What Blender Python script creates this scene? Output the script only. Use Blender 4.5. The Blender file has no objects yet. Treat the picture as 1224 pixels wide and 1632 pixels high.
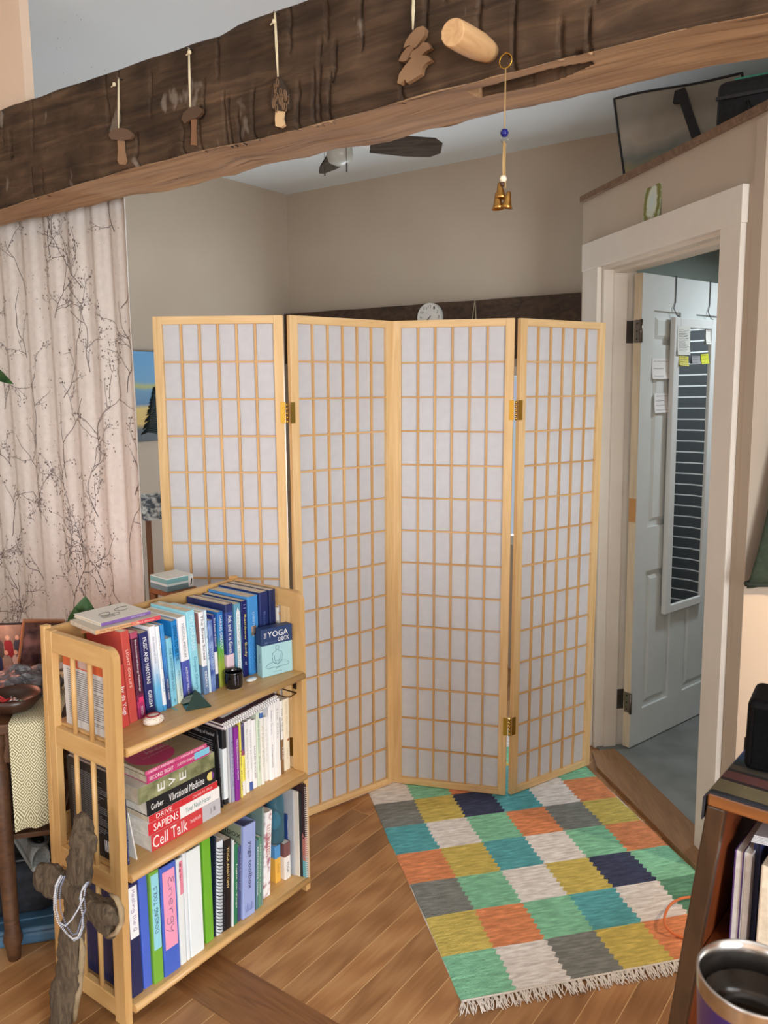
import bpy, bmesh, math, random
from mathutils import Vector, Matrix, noise as mnoise
import numpy as np
random.seed(7)
SC = bpy.context.scene
COL = SC.collection
R = math.radians

# ---------------------------------------------------------------- camera
FPX, PITCH, ROLL, CH = 1284.8, R(9.03), R(-0.27), 1.572
fw = Vector((0, math.cos(PITCH), -math.sin(PITCH)))
rt0 = Vector((1, 0, 0)); up0 = rt0.cross(fw)
rt = rt0*math.cos(ROLL) + up0*math.sin(ROLL)
up = -rt0*math.sin(ROLL) + up0*math.cos(ROLL)
CP = Vector((0, 0, CH))
cd = bpy.data.cameras.new('camera'); cam = bpy.data.objects.new('camera', cd); COL.objects.link(cam)
M = Matrix(((rt.x, up.x, -fw.x, 0), (rt.y, up.y, -fw.y, 0), (rt.z, up.z, -fw.z, CH), (0, 0, 0, 1)))
cam.matrix_world = M
cd.sensor_fit = 'VERTICAL'; cd.sensor_height = 36; cd.sensor_width = 27
cd.lens = FPX/1632*36
cd.clip_start = 0.05; cd.clip_end = 60
cd.dof.use_dof = True; cd.dof.focus_distance = 2.6; cd.dof.aperture_fstop = 13
SC.camera = cam

def ray(u, v): return fw + rt*((u-612)/FPX) - up*((v-816)/FPX)
def atz(u, v, z=0.0):
    d = ray(u, v); return CP + d*((z-CH)/d.z)
def aty(u, v, y):
    d = ray(u, v); return CP + d*(y/d.y)
def onplane(u, v, P, n):
    d = ray(u, v); return CP + d*((Vector(P)-CP).dot(n)/d.dot(n))

# room axes: E1 along the floor boards, E2 along the beam and the back wall
E1 = Vector((math.cos(R(54)), math.sin(R(54)), 0)); E2 = Vector((E1.y, -E1.x, 0))
Z = Vector((0, 0, 1))

# ---------------------------------------------------------------- materials
MATS = {}
def lin(c):
    return tuple((x/12.92 if x <= .04045 else ((x+.055)/1.055)**2.4) for x in [k/255 for k in c])
def newmat(name):
    m = bpy.data.materials.new(name); m.use_nodes = True
    nt = m.node_tree; b = nt.nodes['Principled BSDF']
    return m, nt, b
def P(rgb, rough=.6, metal=0.0, spec=.4, name=None, **kw):
    key = (tuple(rgb), rough, metal, spec, tuple(sorted(kw.items())))
    if key in MATS: return MATS[key]
    m, nt, b = newmat(name or 'm%02x%02x%02x' % tuple(int(k) for k in rgb))
    b.inputs['Base Color'].default_value = (*lin(rgb), 1)
    b.inputs['Roughness'].default_value = rough; b.inputs['Metallic'].default_value = metal
    b.inputs['Specular IOR Level'].default_value = spec
    for k, v in kw.items(): b.inputs[k.replace('_', ' ')].default_value = v
    MATS[key] = m; return m
def N(nt, t, **kw):
    n = nt.nodes.new(t)
    for k, v in kw.items(): setattr(n, k, v)
    return n
def ramp(nt, stops, interp='LINEAR'):
    r = nt.nodes.new('ShaderNodeValToRGB'); cr = r.color_ramp; cr.interpolation = interp
    while len(cr.elements) < len(stops): cr.elements.new(.5)
    for e, (p, c) in zip(cr.elements, stops):
        e.position = p; e.color = (*lin(c), 1) if len(c) == 3 else c
    return r
def wood(name, c1, c2, scale=14, axis=2, rough=.5, bump=.15, stretch=.08, dist=2.0, detail=6, coat=0.0):
    """streaky timber, grain along the given local axis"""
    if name in MATS: return MATS[name]
    m, nt, b = newmat(name); L = nt.links.new
    tc = N(nt, 'ShaderNodeTexCoord'); mp = N(nt, 'ShaderNodeMapping')
    s = [scale]*3; s[axis] = scale*stretch; mp.inputs['Scale'].default_value = s
    oi = N(nt, 'ShaderNodeObjectInfo'); vm = N(nt, 'ShaderNodeVectorMath', operation='SCALE')
    cb = N(nt, 'ShaderNodeCombineXYZ'); L(oi.outputs['Random'], cb.inputs[0]); L(oi.outputs['Random'], cb.inputs[1]); L(oi.outputs['Random'], cb.inputs[2])
    L(cb.outputs[0], vm.inputs[0]); vm.inputs['Scale'].default_value = 9
    ad = N(nt, 'ShaderNodeVectorMath', operation='ADD'); L(tc.outputs['Object'], ad.inputs[0]); L(vm.outputs[0], ad.inputs[1])
    L(ad.outputs[0], mp.inputs[0])
    no = N(nt, 'ShaderNodeTexNoise'); no.inputs['Scale'].default_value = 3; no.inputs['Detail'].default_value = detail; no.inputs['Distortion'].default_value = dist
    L(mp.outputs[0], no.inputs['Vector'])
    rp = ramp(nt, [(.3, c1), (.7, c2)]); L(no.outputs['Fac'], rp.inputs[0])
    L(rp.outputs[0], b.inputs['Base Color'])
    b.inputs['Roughness'].default_value = rough; b.inputs['Coat Weight'].default_value = coat
    if bump:
        bp = N(nt, 'ShaderNodeBump'); bp.inputs['Strength'].default_value = bump; bp.inputs['Distance'].default_value = .004
        L(no.outputs['Fac'], bp.inputs['Height']); L(bp.outputs[0], b.inputs['Normal'])
    MATS[name] = m; return m
def noisy(name, c1, c2, scale=20, rough=.8, bump=.2, dist=.01, lo=.35, hi=.65, spec=.3, detail=6, metal=0):
    if name in MATS: return MATS[name]
    m, nt, b = newmat(name); L = nt.links.new
    tc = N(nt, 'ShaderNodeTexCoord'); no = N(nt, 'ShaderNodeTexNoise')
    no.inputs['Scale'].default_value = scale; no.inputs['Detail'].default_value = detail
    L(tc.outputs['Object'], no.inputs['Vector'])
    rp = ramp(nt, [(lo, c1), (hi, c2)]); L(no.outputs['Fac'], rp.inputs[0]); L(rp.outputs[0], b.inputs['Base Color'])
    b.inputs['Roughness'].default_value = rough; b.inputs['Specular IOR Level'].default_value = spec; b.inputs['Metallic'].default_value = metal
    if bump:
        bp = N(nt, 'ShaderNodeBump'); bp.inputs['Strength'].default_value = bump; bp.inputs['Distance'].default_value = dist
        L(no.outputs['Fac'], bp.inputs['Height']); L(bp.outputs[0], b.inputs['Normal'])
    MATS[name] = m; return m
def bands(name, stops, axis=2, length=1.0, rough=.5, interp='CONSTANT', noise=0.0, nscale=30):
    """printed colour bands along a local axis of the object"""
    m, nt, b = newmat(name); L = nt.links.new
    tc = N(nt, 'ShaderNodeTexCoord'); sp = N(nt, 'ShaderNodeSeparateXYZ'); L(tc.outputs['Object'], sp.inputs[0])
    dv = N(nt, 'ShaderNodeMath', operation='DIVIDE'); L(sp.outputs[axis], dv.inputs[0]); dv.inputs[1].default_value = length
    src = dv.outputs[0]
    if noise:
        no = N(nt, 'ShaderNodeTexNoise'); no.inputs['Scale'].default_value = nscale; L(tc.outputs['Object'], no.inputs['Vector'])
        ma = N(nt, 'ShaderNodeMath', operation='MULTIPLY_ADD'); L(no.outputs['Fac'], ma.inputs[0]); ma.inputs[1].default_value = noise; 
        sb = N(nt, 'ShaderNodeMath', operation='SUBTRACT'); L(src, sb.inputs[0]); sb.inputs[1].default_value = noise*.5
        L(sb.outputs[0], ma.inputs[2]); src = ma.outputs[0]
    rp = ramp(nt, stops, interp); L(src, rp.inputs[0]); L(rp.outputs[0], b.inputs['Base Color'])
    b.inputs['Roughness'].default_value = rough
    return m

# ---------------------------------------------------------------- mesh helpers
def newbm(): return bmesh.new()
def box(bm, x0, x1, y0, y1, z0, z1, bev=0.0, T=None, mi=0, seg=2):
    vs = [bm.verts.new((x, y, z)) for z in (z0, z1) for y in (y0, y1) for x in (x0, x1)]
    fs = [bm.faces.new([vs[i] for i in q]) for q in ((0,2,3,1),(4,5,7,6),(0,1,5,4),(2,6,7,3),(0,4,6,2),(1,3,7,5))]
    for f in fs: f.material_index = mi
    if bev:
        es = list({e for f in fs for e in f.edges})
        r = bmesh.ops.bevel(bm, geom=es, offset=bev, segments=seg, affect='EDGES', profile=.5)
        vs = list({v for f in r['faces'] for v in f.verts} | {v for f in fs if f.is_valid for v in f.verts})
        for f in r['faces']: f.material_index = mi
    if T is not None:
        for v in vs: v.co = T @ v.co
    return vs
def prism(bm, poly, a, b, T=None, mi=0):
    """poly in local XZ, extruded along Y from a to b"""
    n = len(poly)
    v0 = [bm.verts.new((p[0], a, p[1])) for p in poly]; v1 = [bm.verts.new((p[0], b, p[1])) for p in poly]
    fs = [bm.faces.new(v0), bm.faces.new(v1[::-1])]
    for i in range(n): fs.append(bm.faces.new((v0[i], v1[i], v1[(i+1) % n], v0[(i+1) % n])))
    for f in fs: f.material_index = mi
    if T is not None:
        for v in v0+v1: v.co = T @ v.co
    return v0+v1
def prismz(bm, poly, a, b, T=None, mi=0):
    n = len(poly)
    v0 = [bm.verts.new((p[0], p[1], a)) for p in poly]; v1 = [bm.verts.new((p[0], p[1], b)) for p in poly]
    fs = [bm.faces.new(v0[::-1]), bm.faces.new(v1)]
    for i in range(n): fs.append(bm.faces.new((v0[i], v0[(i+1) % n], v1[(i+1) % n], v1[i])))
    for f in fs: f.material_index = mi
    if T is not None:
        for v in v0+v1: v.co = T @ v.co
    return v0+v1
def tube(bm, pts, r, seg=8, cap=True, mi=0, closed=False, flat=1.0):
    pts = [Vector(p) for p in pts]; n = len(pts)
    rs = r if isinstance(r, (list, tuple)) else [r]*n
    rings = []
    prev = None
    for i, p in enumerate(pts):
        if closed: t = pts[(i+1) % n]-pts[i-1]
        else: t = pts[min(i+1, n-1)]-pts[max(i-1, 0)]
        if t.length < 1e-9: t = Vector((0, 0, 1))
        t.normalize()
        if prev is None:
            a = Vector((0, 0, 1)) if abs(t.z) < .9 else Vector((1, 0, 0))
            u = t.cross(a).normalized()
        else:
            u = (prev - t*prev.dot(t)).normalized()
        prev = u; w = t.cross(u)
        rings.append([bm.verts.new(p + (u*math.cos(2*math.pi*k/seg) + w*math.sin(2*math.pi*k/seg)*flat)*rs[i]) for k in range(seg)])
    m = n if closed else n-1
    for i in range(m):
        A, B = rings[i], rings[(i+1) % n]
        for k in range(seg):
            f = bm.faces.new((A[k], A[(k+1) % seg], B[(k+1) % seg], B[k])); f.smooth = True; f.material_index = mi
    if cap and not closed:
        f = bm.faces.new(rings[0][::-1]); f.material_index = mi
        f = bm.faces.new(rings[-1]); f.material_index = mi
    return [v for q in rings for v in q]
def lathe(bm, prof, seg=24, c=(0, 0, 0), mi=0, smooth=True, sx=1, sy=1):
    rings = []
    for r, z in prof:
        if r < 1e-6: rings.append([bm.verts.new((c[0], c[1], c[2]+z))])
        else: rings.append([bm.verts.new((c[0]+r*sx*math.cos(2*math.pi*k/seg), c[1]+r*sy*math.sin(2*math.pi*k/seg), c[2]+z)) for k in range(seg)])
    for A, B in zip(rings, rings[1:]):
        for k in range(seg):
            if len(A) == 1 and len(B) == 1: break
            if len(A) == 1: q = (A[0], B[(k+1) % seg], B[k])
            elif len(B) == 1: q = (A[k], A[(k+1) % seg], B[0])
            else: q = (A[k], A[(k+1) % seg], B[(k+1) % seg], B[k])
            f = bm.faces.new(q); f.smooth = smooth; f.material_index = mi
    return [v for q in rings for v in q]
def obj(name, bm, mats, parent=None, loc=None, rot=None, normals=True):
    me = bpy.data.meshes.new(name)
    if normals: bmesh.ops.recalc_face_normals(bm, faces=bm.faces[:])
    bm.to_mesh(me); bm.free()
    for m in (mats if isinstance(mats, (list, tuple)) else [mats]): me.materials.append(m)
    o = bpy.data.objects.new(name, me); COL.objects.link(o)
    if parent: o.parent = parent
    if loc is not None: o.location = loc
    if rot is not None: o.rotation_euler = rot
    return o
def tag(o, label, cat, group=None):
    o['label'] = label; o['category'] = cat
    if group: o['group'] = group
    return o
def thing(name, label, cat, loc=(0, 0, 0), rot=(0, 0, 0), group=None):
    o = bpy.data.objects.new(name, None); COL.objects.link(o); o.empty_display_size = .05
    o.location = loc; o.rotation_euler = rot
    return tag(o, label, cat, group)
def struct(name, bm, m, parent=None, **kw):
    o = obj(name, bm, m, parent, **kw)
    if not parent: o['kind'] = 'structure'
    return o
def frameM(origin, X, Y, Zv=Z):
    X = Vector(X); Y = Vector(Y); Zv = Vector(Zv); o = Vector(origin)
    return Matrix(((X.x, Y.x, Zv.x, o.x), (X.y, Y.y, Zv.y, o.y), (X.z, Y.z, Zv.z, o.z), (0, 0, 0, 1)))
def text(s, mat, parent, w, h, T, name='title', ext=.0003, shear=0.0):
    """lettering as mesh, fitted into w x h and laid out centred in the plane given by T (local X right, Y up)"""
    cu = bpy.data.curves.new(name, 'FONT'); cu.body = s; cu.align_x = 'CENTER'; cu.align_y = 'CENTER'; cu.extrude = 0; cu.resolution_u = 2; cu.shear = shear
    to = bpy.data.objects.new(name, cu); COL.objects.link(to)
    dg = bpy.context.evaluated_depsgraph_get()
    me = bpy.data.meshes.new_from_object(to.evaluated_get(dg))
    COL.objects.unlink(to); bpy.data.objects.remove(to); bpy.data.curves.remove(cu)
    if not len(me.vertices): return None
    xs = [v.co.x for v in me.vertices]; ys = [v.co.y for v in me.vertices]
    x0, x1, y0, y1 = min(xs), max(xs), min(ys), max(ys)
    k = Matrix.Translation((-(x0+x1)/2, -(y0+y1)/2, 0)); k = Matrix.Diagonal((w/(x1-x0), h/(y1-y0), 1, 1)) @ k
    me.transform(T @ k); me.materials.clear(); me.materials.append(mat); me.name = name
    o = bpy.data.objects.new(name, me); COL.objects.link(o); o.parent = parent
    return o

# common materials
PINE = wood('pine', (216, 176, 118), (234, 200, 148), 16, 2, .5, .05, .06, 1.2)
PINEX = wood('pine_x', (216, 176, 118), (234, 200, 148), 16, 0, .5, .05, .06, 1.2)
LATT = wood('lattice_pine', (206, 160, 102), (226, 186, 130), 16, 2, .55, 0, .06, 1.0)
CASE = wood('bookcase_wood', (196, 152, 94), (214, 174, 116), 9, 2, .4, .04, .08, 1.5)
CASEX = wood('bookcase_wood_x', (196, 152, 94), (214, 174, 116), 9, 0, .4, .04, .08, 1.5)
CASEY = wood('bookcase_wood_y', (196, 152, 94), (214, 174, 116), 9, 1, .4, .04, .08, 1.5)
BRASS = P((200, 160, 70), .25, 1.0)
STEEL = P((150, 145, 138), .3, 1.0)
NICKEL = P((120, 112, 104), .35, .9)
PAGES = noisy('pages', (196, 180, 156), (218, 204, 182), 60, .85, 0)
WPAGES = noisy('white_pages', (214, 208, 198), (232, 228, 220), 60, .85, 0)
WHITE = P((236, 236, 234), .5); BLACK = P((18, 18, 20), .45)
INK = P((30, 30, 34), .6); WINK = P((245, 245, 242), .6)
STRING = P((214, 200, 166), .8)
WALLC = noisy('wall_paint', (184, 168, 150), (188, 173, 155), 3, .9, .03, .002)
PINKC = noisy('pink_wall_paint', (216, 190, 166), (219, 194, 170), 3, .9, .03, .002)
CEILC = P((228, 234, 236), .95); TRIMW = noisy('trim_paint', (220, 211, 199), (225, 217, 205), 6, .6, .03, .002)
exec_after = []
# ================================================================= THE ROOM
Q = Vector((-.594, 5.248, 0)); CEIL = 2.734
def room(a, b, z=0): return Q - E1*a + E2*b + Z*z      # a: away from back wall, b: away from left wall
RM = frameM(Q, E2, -E1)                               # local x = b, y = a
A_END, B_END = 6.2, 5.9
# floor: local X along the boards
def floor_mat():
    m, nt, b = newmat('oak_floor'); L = nt.links.new
    tc = N(nt, 'ShaderNodeTexCoord')
    br = N(nt, 'ShaderNodeTexBrick'); br.offset = .37; br.offset_frequency = 2; br.squash = 1
    br.inputs['Scale'].default_value = 1; br.inputs['Brick Width'].default_value = 1.35; br.inputs['Row Height'].default_value = .0835
    br.inputs['Mortar Size'].default_value = .0011; br.inputs['Mortar Smooth'].default_value = .1; br.inputs['Bias'].default_value = 0
    br.inputs['Color1'].default_value = (0, 0, 0, 1); br.inputs['Color2'].default_value = (1, 1, 1, 1); br.inputs['Mortar'].default_value = (.5, .5, .5, 1)
    L(tc.outputs['Object'], br.inputs['Vector'])
    mp = N(nt, 'ShaderNodeMapping'); mp.inputs['Scale'].default_value = (1.6, 22, 1)
    sh = N(nt, 'ShaderNodeVectorMath', operation='MULTIPLY_ADD'); sh.inputs[1].default_value = (7, 31, 0)
    L(br.outputs['Color'], sh.inputs[0]); L(tc.outputs['Object'], sh.inputs[2]); L(sh.outputs[0], mp.inputs[0])
    no = N(nt, 'ShaderNodeTexNoise'); no.inputs['Scale'].default_value = 1.6; no.inputs['Detail'].default_value = 7; no.inputs['Distortion'].default_value = 1.4
    L(mp.outputs[0], no.inputs['Vector'])
    wv = N(nt, 'ShaderNodeTexWave', wave_type='RINGS', rings_direction='Y'); wv.inputs['Scale'].default_value = .9; wv.inputs['Distortion'].default_value = 7; wv.inputs['Detail'].default_value = 3; wv.inputs['Detail Scale'].default_value = .6
    L(mp.outputs[0], wv.inputs['Vector'])
    mx = N(nt, 'ShaderNodeMix', data_type='FLOAT'); mx.inputs[0].default_value = .3; L(no.outputs['Fac'], mx.inputs[2]); L(wv.outputs['Fac'], mx.inputs[3])
    rp = ramp(nt, [(.2, (134, 92, 54)), (.5, (156, 112, 70)), (.8, (172, 130, 86))]); L(mx.outputs[0], rp.inputs[0])
    hs = N(nt, 'ShaderNodeHueSaturation'); L(rp.outputs[0], hs.inputs['Color'])
    va = N(nt, 'ShaderNodeMath', operation='MULTIPLY_ADD'); L(br.outputs['Color'], va.inputs[0]); va.inputs[1].default_value = .5; va.inputs[2].default_value = .78
    L(va.outputs[0], hs.inputs['Value'])
    mc = N(nt, 'ShaderNodeMix', data_type='RGBA'); L(br.outputs['Fac'], mc.inputs[0]); L(hs.outputs[0], mc.inputs[6]); mc.inputs[7].default_value = (*lin((205, 170, 120)), 1)  # plank seams coloured pale to stand for their glint
    L(mc.outputs[2], b.inputs['Base Color'])
    b.inputs['Roughness'].default_value = .38; b.inputs['Specular IOR Level'].default_value = .4
    bp = N(nt, 'ShaderNodeBump'); bp.inputs['Strength'].default_value = .12; bp.inputs['Distance'].default_value = .002
    L(mx.outputs[0], bp.inputs['Height']); L(bp.outputs[0], b.inputs['Normal'])
    return m
bm = newbm(); box(bm, -8.5, 5.5, -7, 6, -.08, 0)
fl = struct('floor', bm, floor_mat(), loc=(0, 0, 0), rot=(0, 0, R(54)))
# wide dark board laid across the boards
bm = newbm(); box(bm, -.75, 1.6, -.0775, .0775, 0, .0012)
trm = wood('border_board', (112, 72, 40), (138, 94, 56), 12, 0, .4, .1, .07, 2.5)
c0 = Vector((-.494, 2.053, 0)) - E1*.0775
struct('trim_1', bm, trm, loc=(c0.x, c0.y, .0), rot=(0, 0, R(-36)))
# ceiling
bm = newbm(); box(bm, -.1, B_END+.1, -.1, A_END+.1, CEIL, CEIL+.08, T=RM); struct('ceiling', bm, CEILC)
# back wall: full height up to where the bathroom box begins, then only above it
KB0, KB1, KZ0, KZ1 = .55, 1.85, .70, 1.66
bm = newbm(); box(bm, -.1, KB0, -.1, 0, 0, CEIL, T=RM); box(bm, KB1, 2.17, -.1, 0, 0, CEIL, T=RM); box(bm, KB0, KB1, -.1, 0, 0, KZ0, T=RM); box(bm, KB0, KB1, -.1, 0, KZ1, CEIL, T=RM); box(bm, 2.17, B_END, -.1, 0, 2.36, CEIL, T=RM)
struct('wall_back', bm, WALLC)
bm = newbm()
for b0, b1, z0, z1 in ((KB0, KB0+.05, KZ0, KZ1), (KB1-.05, KB1, KZ0, KZ1), (KB0+.05, KB1-.05, KZ0, KZ0+.05), (KB0+.05, KB1-.05, KZ1-.05, KZ1), ((KB0+KB1)/2-.02, (KB0+KB1)/2+.02, KZ0+.05, KZ1-.05)): box(bm, b0, b1, -.06, -.02, z0, z1, T=RM)
struct('window_3', bm, TRIMW)
bm = newbm(); box(bm, -.1, 0, 0, A_END, 0, CEIL, T=RM); struct('wall_left', bm, WALLC)
RB0, RB1, RZ0, RZ1 = 1.3, 3.1, .8, 2.1
bm = newbm(); box(bm, -.1, RB0, A_END, A_END+.1, 0, CEIL, T=RM); box(bm, RB1, B_END+.1, A_END, A_END+.1, 0, CEIL, T=RM); box(bm, RB0, RB1, A_END, A_END+.1, 0, RZ0, T=RM); box(bm, RB0, RB1, A_END, A_END+.1, RZ1, CEIL, T=RM); struct('wall_rear', bm, PINKC)
bm = newbm()
for b0, b1, z0, z1 in ((RB0, RB0+.06, RZ0, RZ1), (RB1-.06, RB1, RZ0, RZ1), (RB0+.06, RB1-.06, RZ0, RZ0+.06), (RB0+.06, RB1-.06, RZ1-.06, RZ1)): box(bm, b0, b1, A_END+.02, A_END+.06, z0, z1, T=RM)
struct('added_window', bm, TRIMW)  # unseen rear window, added to brighten the curtain, beam and ceiling
# right wall with the window that lights the room
WA0, WA1, WZ0, WZ1 = 3.75, 5.55, .55, 2.05
bm = newbm()
box(bm, B_END, B_END+.12, 1.5, WA0, 0, CEIL, T=RM); box(bm, B_END, B_END+.12, WA1, A_END, 0, CEIL, T=RM)
box(bm, B_END, B_END+.12, WA0, WA1, 0, WZ0, T=RM); box(bm, B_END, B_END+.12, WA0, WA1, WZ1, CEIL, T=RM)
box(bm, B_END, B_END+.12, -.1, 1.5, 2.36, CEIL, T=RM)
struct('wall_right', bm, PINKC)
bm = newbm()
for a0, a1, z0, z1 in ((WA0, WA0+.06, WZ0, WZ1), (WA1-.06, WA1, WZ0, WZ1), (WA0+.06, WA1-.06, WZ0, WZ0+.06), (WA0+.06, WA1-.06, WZ1-.06, WZ1), ((WA0+WA1)/2-.02, (WA0+WA1)/2+.02, WZ0+.06, WZ1-.06)):
    box(bm, B_END+.02, B_END+.07, a0, a1, z0, z1, T=RM)
w1 = struct('window_1', bm, TRIMW)


# pale wall above the beam at the far left, its end just past the picture's left edge
BO = Vector((0, 1.75, 0))                              # beam front face passes here
BT = .20
BM_ = frameM(BO, E2, E1)                               # local x along beam, y into the room behind it, z up
xpe = (onplane(50, 80, BO+E1*.06, E1)-BO).dot(E2); bm = newbm(); box(bm, -2.6, xpe, .03, .06, 2.387, CEIL, T=BM_); struct('wall_partition', bm, PINKC)

# ---- beam
def interp(xs, ys, x): return float(np.interp(x, xs, ys))
tt = [-1.46, -1.25, -.9, -.66, -.565, -.466, -.403, -.3, -.2, 2]; tz = [2.388, 2.389, 2.38, 2.379, 2.376, 2.371, 2.38, 2.38, 2.381, 2.384]
ft = [-2.6, -1.46, -1.12, -.79, -.58, -.4, -.26, .02, .18, .28, .44, .57, .72, 3]; fz = [2.11, 2.113, 2.127, 2.137, 2.137, 2.131, 2.13, 2.132, 2.135, 2.138, 2.136, 2.137, 2.129, 2.13]
bt = [-1.8, -1.1, -.88, -.635, -.53, -.385, -.28, -.126, -.005, .154, .29, .485, .59, .685, 3]; bz = [2.131, 2.133, 2.127, 2.128, 2.141, 2.134, 2.139, 2.125, 2.135, 2.138, 2.136, 2.135, 2.136, 2.13, 2.13]
def beam_mat():
    m, nt, b = newmat('hewn_beam'); L = nt.links.new
    tc = N(nt, 'ShaderNodeTexCoord')
    mp = N(nt, 'ShaderNodeMapping'); mp.inputs['Scale'].default_value = (1.2, 14, 14); L(tc.outputs['Object'], mp.inputs[0])
    n1 = N(nt, 'ShaderNodeTexNoise'); n1.inputs['Scale'].default_value = 2; n1.inputs['Detail'].default_value = 8; n1.inputs['Distortion'].default_value = 1.2; L(mp.outputs[0], n1.inputs['Vector'])
    n2 = N(nt, 'ShaderNodeTexNoise'); n2.inputs['Scale'].default_value = 7; n2.inputs['Detail'].default_value = 5; L(tc.outputs['Object'], n2.inputs['Vector'])
    r1 = ramp(nt, [(.25, (56, 42, 31)), (.5, (86, 67, 50)), (.78, (116, 92, 70))]); L(n1.outputs['Fac'], r1.inputs[0])
    r2 = ramp(nt, [(.35, (150, 140, 130)), (.7, (255, 250, 245))]); L(n2.outputs['Fac'], r2.inputs[0])
    mx = N(nt, 'ShaderNodeMix', data_type='RGBA', blend_type='MULTIPLY'); mx.inputs[0].default_value = .8; L(r1.outputs[0], mx.inputs[6]); L(r2.outputs[0], mx.inputs[7])
    # pale flecks of old plaster
    n3 = N(nt, 'ShaderNodeTexNoise'); n3.inputs['Scale'].default_value = 11; n3.inputs['Detail'].default_value = 3
    mp3 = N(nt, 'ShaderNodeMapping'); mp3.inputs['Scale'].default_value = (1.6, 1, .7); mp3.inputs['Location'].default_value = (.4, .2, 3.1); L(tc.outputs['Object'], mp3.inputs[0]); L(mp3.outputs[0], n3.inputs['Vector'])
    r3 = ramp(nt, [(.66, (0, 0, 0)), (.72, (150, 150, 150))]); L(n3.outputs['Fac'], r3.inputs[0])
    m2 = N(nt, 'ShaderNodeMix', data_type='RGBA'); L(r3.outputs[0], m2.inputs[0]); L(mx.outputs[2], m2.inputs[6]); m2.inputs[7].default_value = (*lin((176, 162, 146)), 1)
    L(m2.outputs[2], b.inputs['Base Color']); b.inputs['Roughness'].default_value = .75; b.inputs['Specular IOR Level'].default_value = .25
    bp = N(nt, 'ShaderNodeBump'); bp.inputs['Strength'].default_value = .8; bp.inputs['Distance'].default_value = .012
    L(n1.outputs['Fac'], bp.inputs['Height']); L(bp.outputs[0], b.inputs['Normal'])
    return m
def under_mat():
    m, nt, b = newmat('beam_underside'); L = nt.links.new
    tc = N(nt, 'ShaderNodeTexCoord')
    mp = N(nt, 'ShaderNodeMapping'); mp.inputs['Scale'].default_value = (1, 16, 16); L(tc.outputs['Object'], mp.inputs[0])
    n1 = N(nt, 'ShaderNodeTexNoise'); n1.inputs['Scale'].default_value = 2.2; n1.inputs['Detail'].default_value = 7; n1.inputs['Distortion'].default_value = 1.5; L(mp.outputs[0], n1.inputs['Vector'])
    r1 = ramp(nt, [(.3, (120, 92, 66)), (.42, (158, 126, 94)), (.75, (184, 152, 116))]); L(n1.outputs['Fac'], r1.inputs[0])
    L(r1.outputs[0], b.inputs['Base Color']); b.inputs['Roughness'].default_value = .7; b.inputs['Specular IOR Level'].default_value = .25
    bp = N(nt, 'ShaderNodeBump'); bp.inputs['Strength'].default_value = .4; bp.inputs['Distance'].default_value = .006
    L(n1.outputs['Fac'], bp.inputs['Height']); L(bp.outputs[0], b.inputs['Normal'])
    return m
def make_beam():
    bm = newbm(); x0, x1, st = -2.75, 2.75, .005
    n = int((x1-x0)/st); nz, ny = 18, 16
    rows = []
    checks = [(random.uniform(-1.6, .9), random.choice((0, 0, .3, .5, .65)), random.uniform(.22, .5)) for _ in range(40)]
    for i in range(n+1):
        x = x0+(x1-x0)*i/n
        f0 = interp(ft, fz, x)-.002; t0 = interp(tt, tz, x); b0 = interp(bt, bz, x)
        ring = []
        def nz_(p, s, a): return a*mnoise.noise(Vector(p)*s)
        # front face bottom -> top
        for k in range(nz):
            u = k/nz; z = f0+(t0-f0)*u
            d = nz_((x*1.3, 0, z*2), 6, .007)+nz_((x*2.4, 3, z*4), 9, .004)+nz_((x*1.5, 8, z*9), 8, .003)
            for cx, cu, cl in checks:
                xx = x-cx-(u-cu)*.012-.0025*math.sin(u*6+cx*7)
                if abs(xx) < .0045 and cu <= u <= cu+cl: d += .022*(1-abs(xx)/.0045)
            e = .006 if k == 0 else 0
            ring.append((x, d+e, z, 0))
        for k in range(ny):
            u = k/ny; ring.append((x, u*BT, t0+nz_((x, u, 9), 7, .005), 0))
        for k in range(nz):
            u = k/nz; ring.append((x, BT+nz_((x, 7, u), 6, .006), t0+(b0-t0)*u, 0))
        nb2 = 56
        for k in range(nb2):
            u = 1-k/nb2; z = f0+(b0-f0)*u + nz_((x, u*.6, 17), 5, .006)
            if k == 0: z += nz_((x*3, 0, 4), 4, .006)
            # mortise slot in the underside, square at one end and ploughed out at the other
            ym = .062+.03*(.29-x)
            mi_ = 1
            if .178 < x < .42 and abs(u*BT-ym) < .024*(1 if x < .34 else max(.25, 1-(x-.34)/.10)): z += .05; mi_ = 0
            ring.append((x, u*BT, z, mi_))
        rows.append([(bm.verts.new(r[:3]), r[3]) for r in ring])
    L = len(rows[0])
    for A, B in zip(rows, rows[1:]):
        for k in range(L):
            k2 = (k+1) % L
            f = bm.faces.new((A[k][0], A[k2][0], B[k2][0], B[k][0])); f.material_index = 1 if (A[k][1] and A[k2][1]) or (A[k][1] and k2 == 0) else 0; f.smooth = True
    bm.faces.new([v[0] for v in rows[0]]); bm.faces.new([v[0] for v in rows[-1]])
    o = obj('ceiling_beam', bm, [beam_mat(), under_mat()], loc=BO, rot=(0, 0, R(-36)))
    return tag(o, 'thick rough-hewn brown timber beam crossing the top of the picture', 'beam')
beam = make_beam()
def bpt(u, v, off=0.0):
    X = onplane(u, v, BO - E1*off, E1); return (X-BO).dot(E2), X.z
def beamT(off): return frameM(BO - E1*off, E2, E1)

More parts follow.
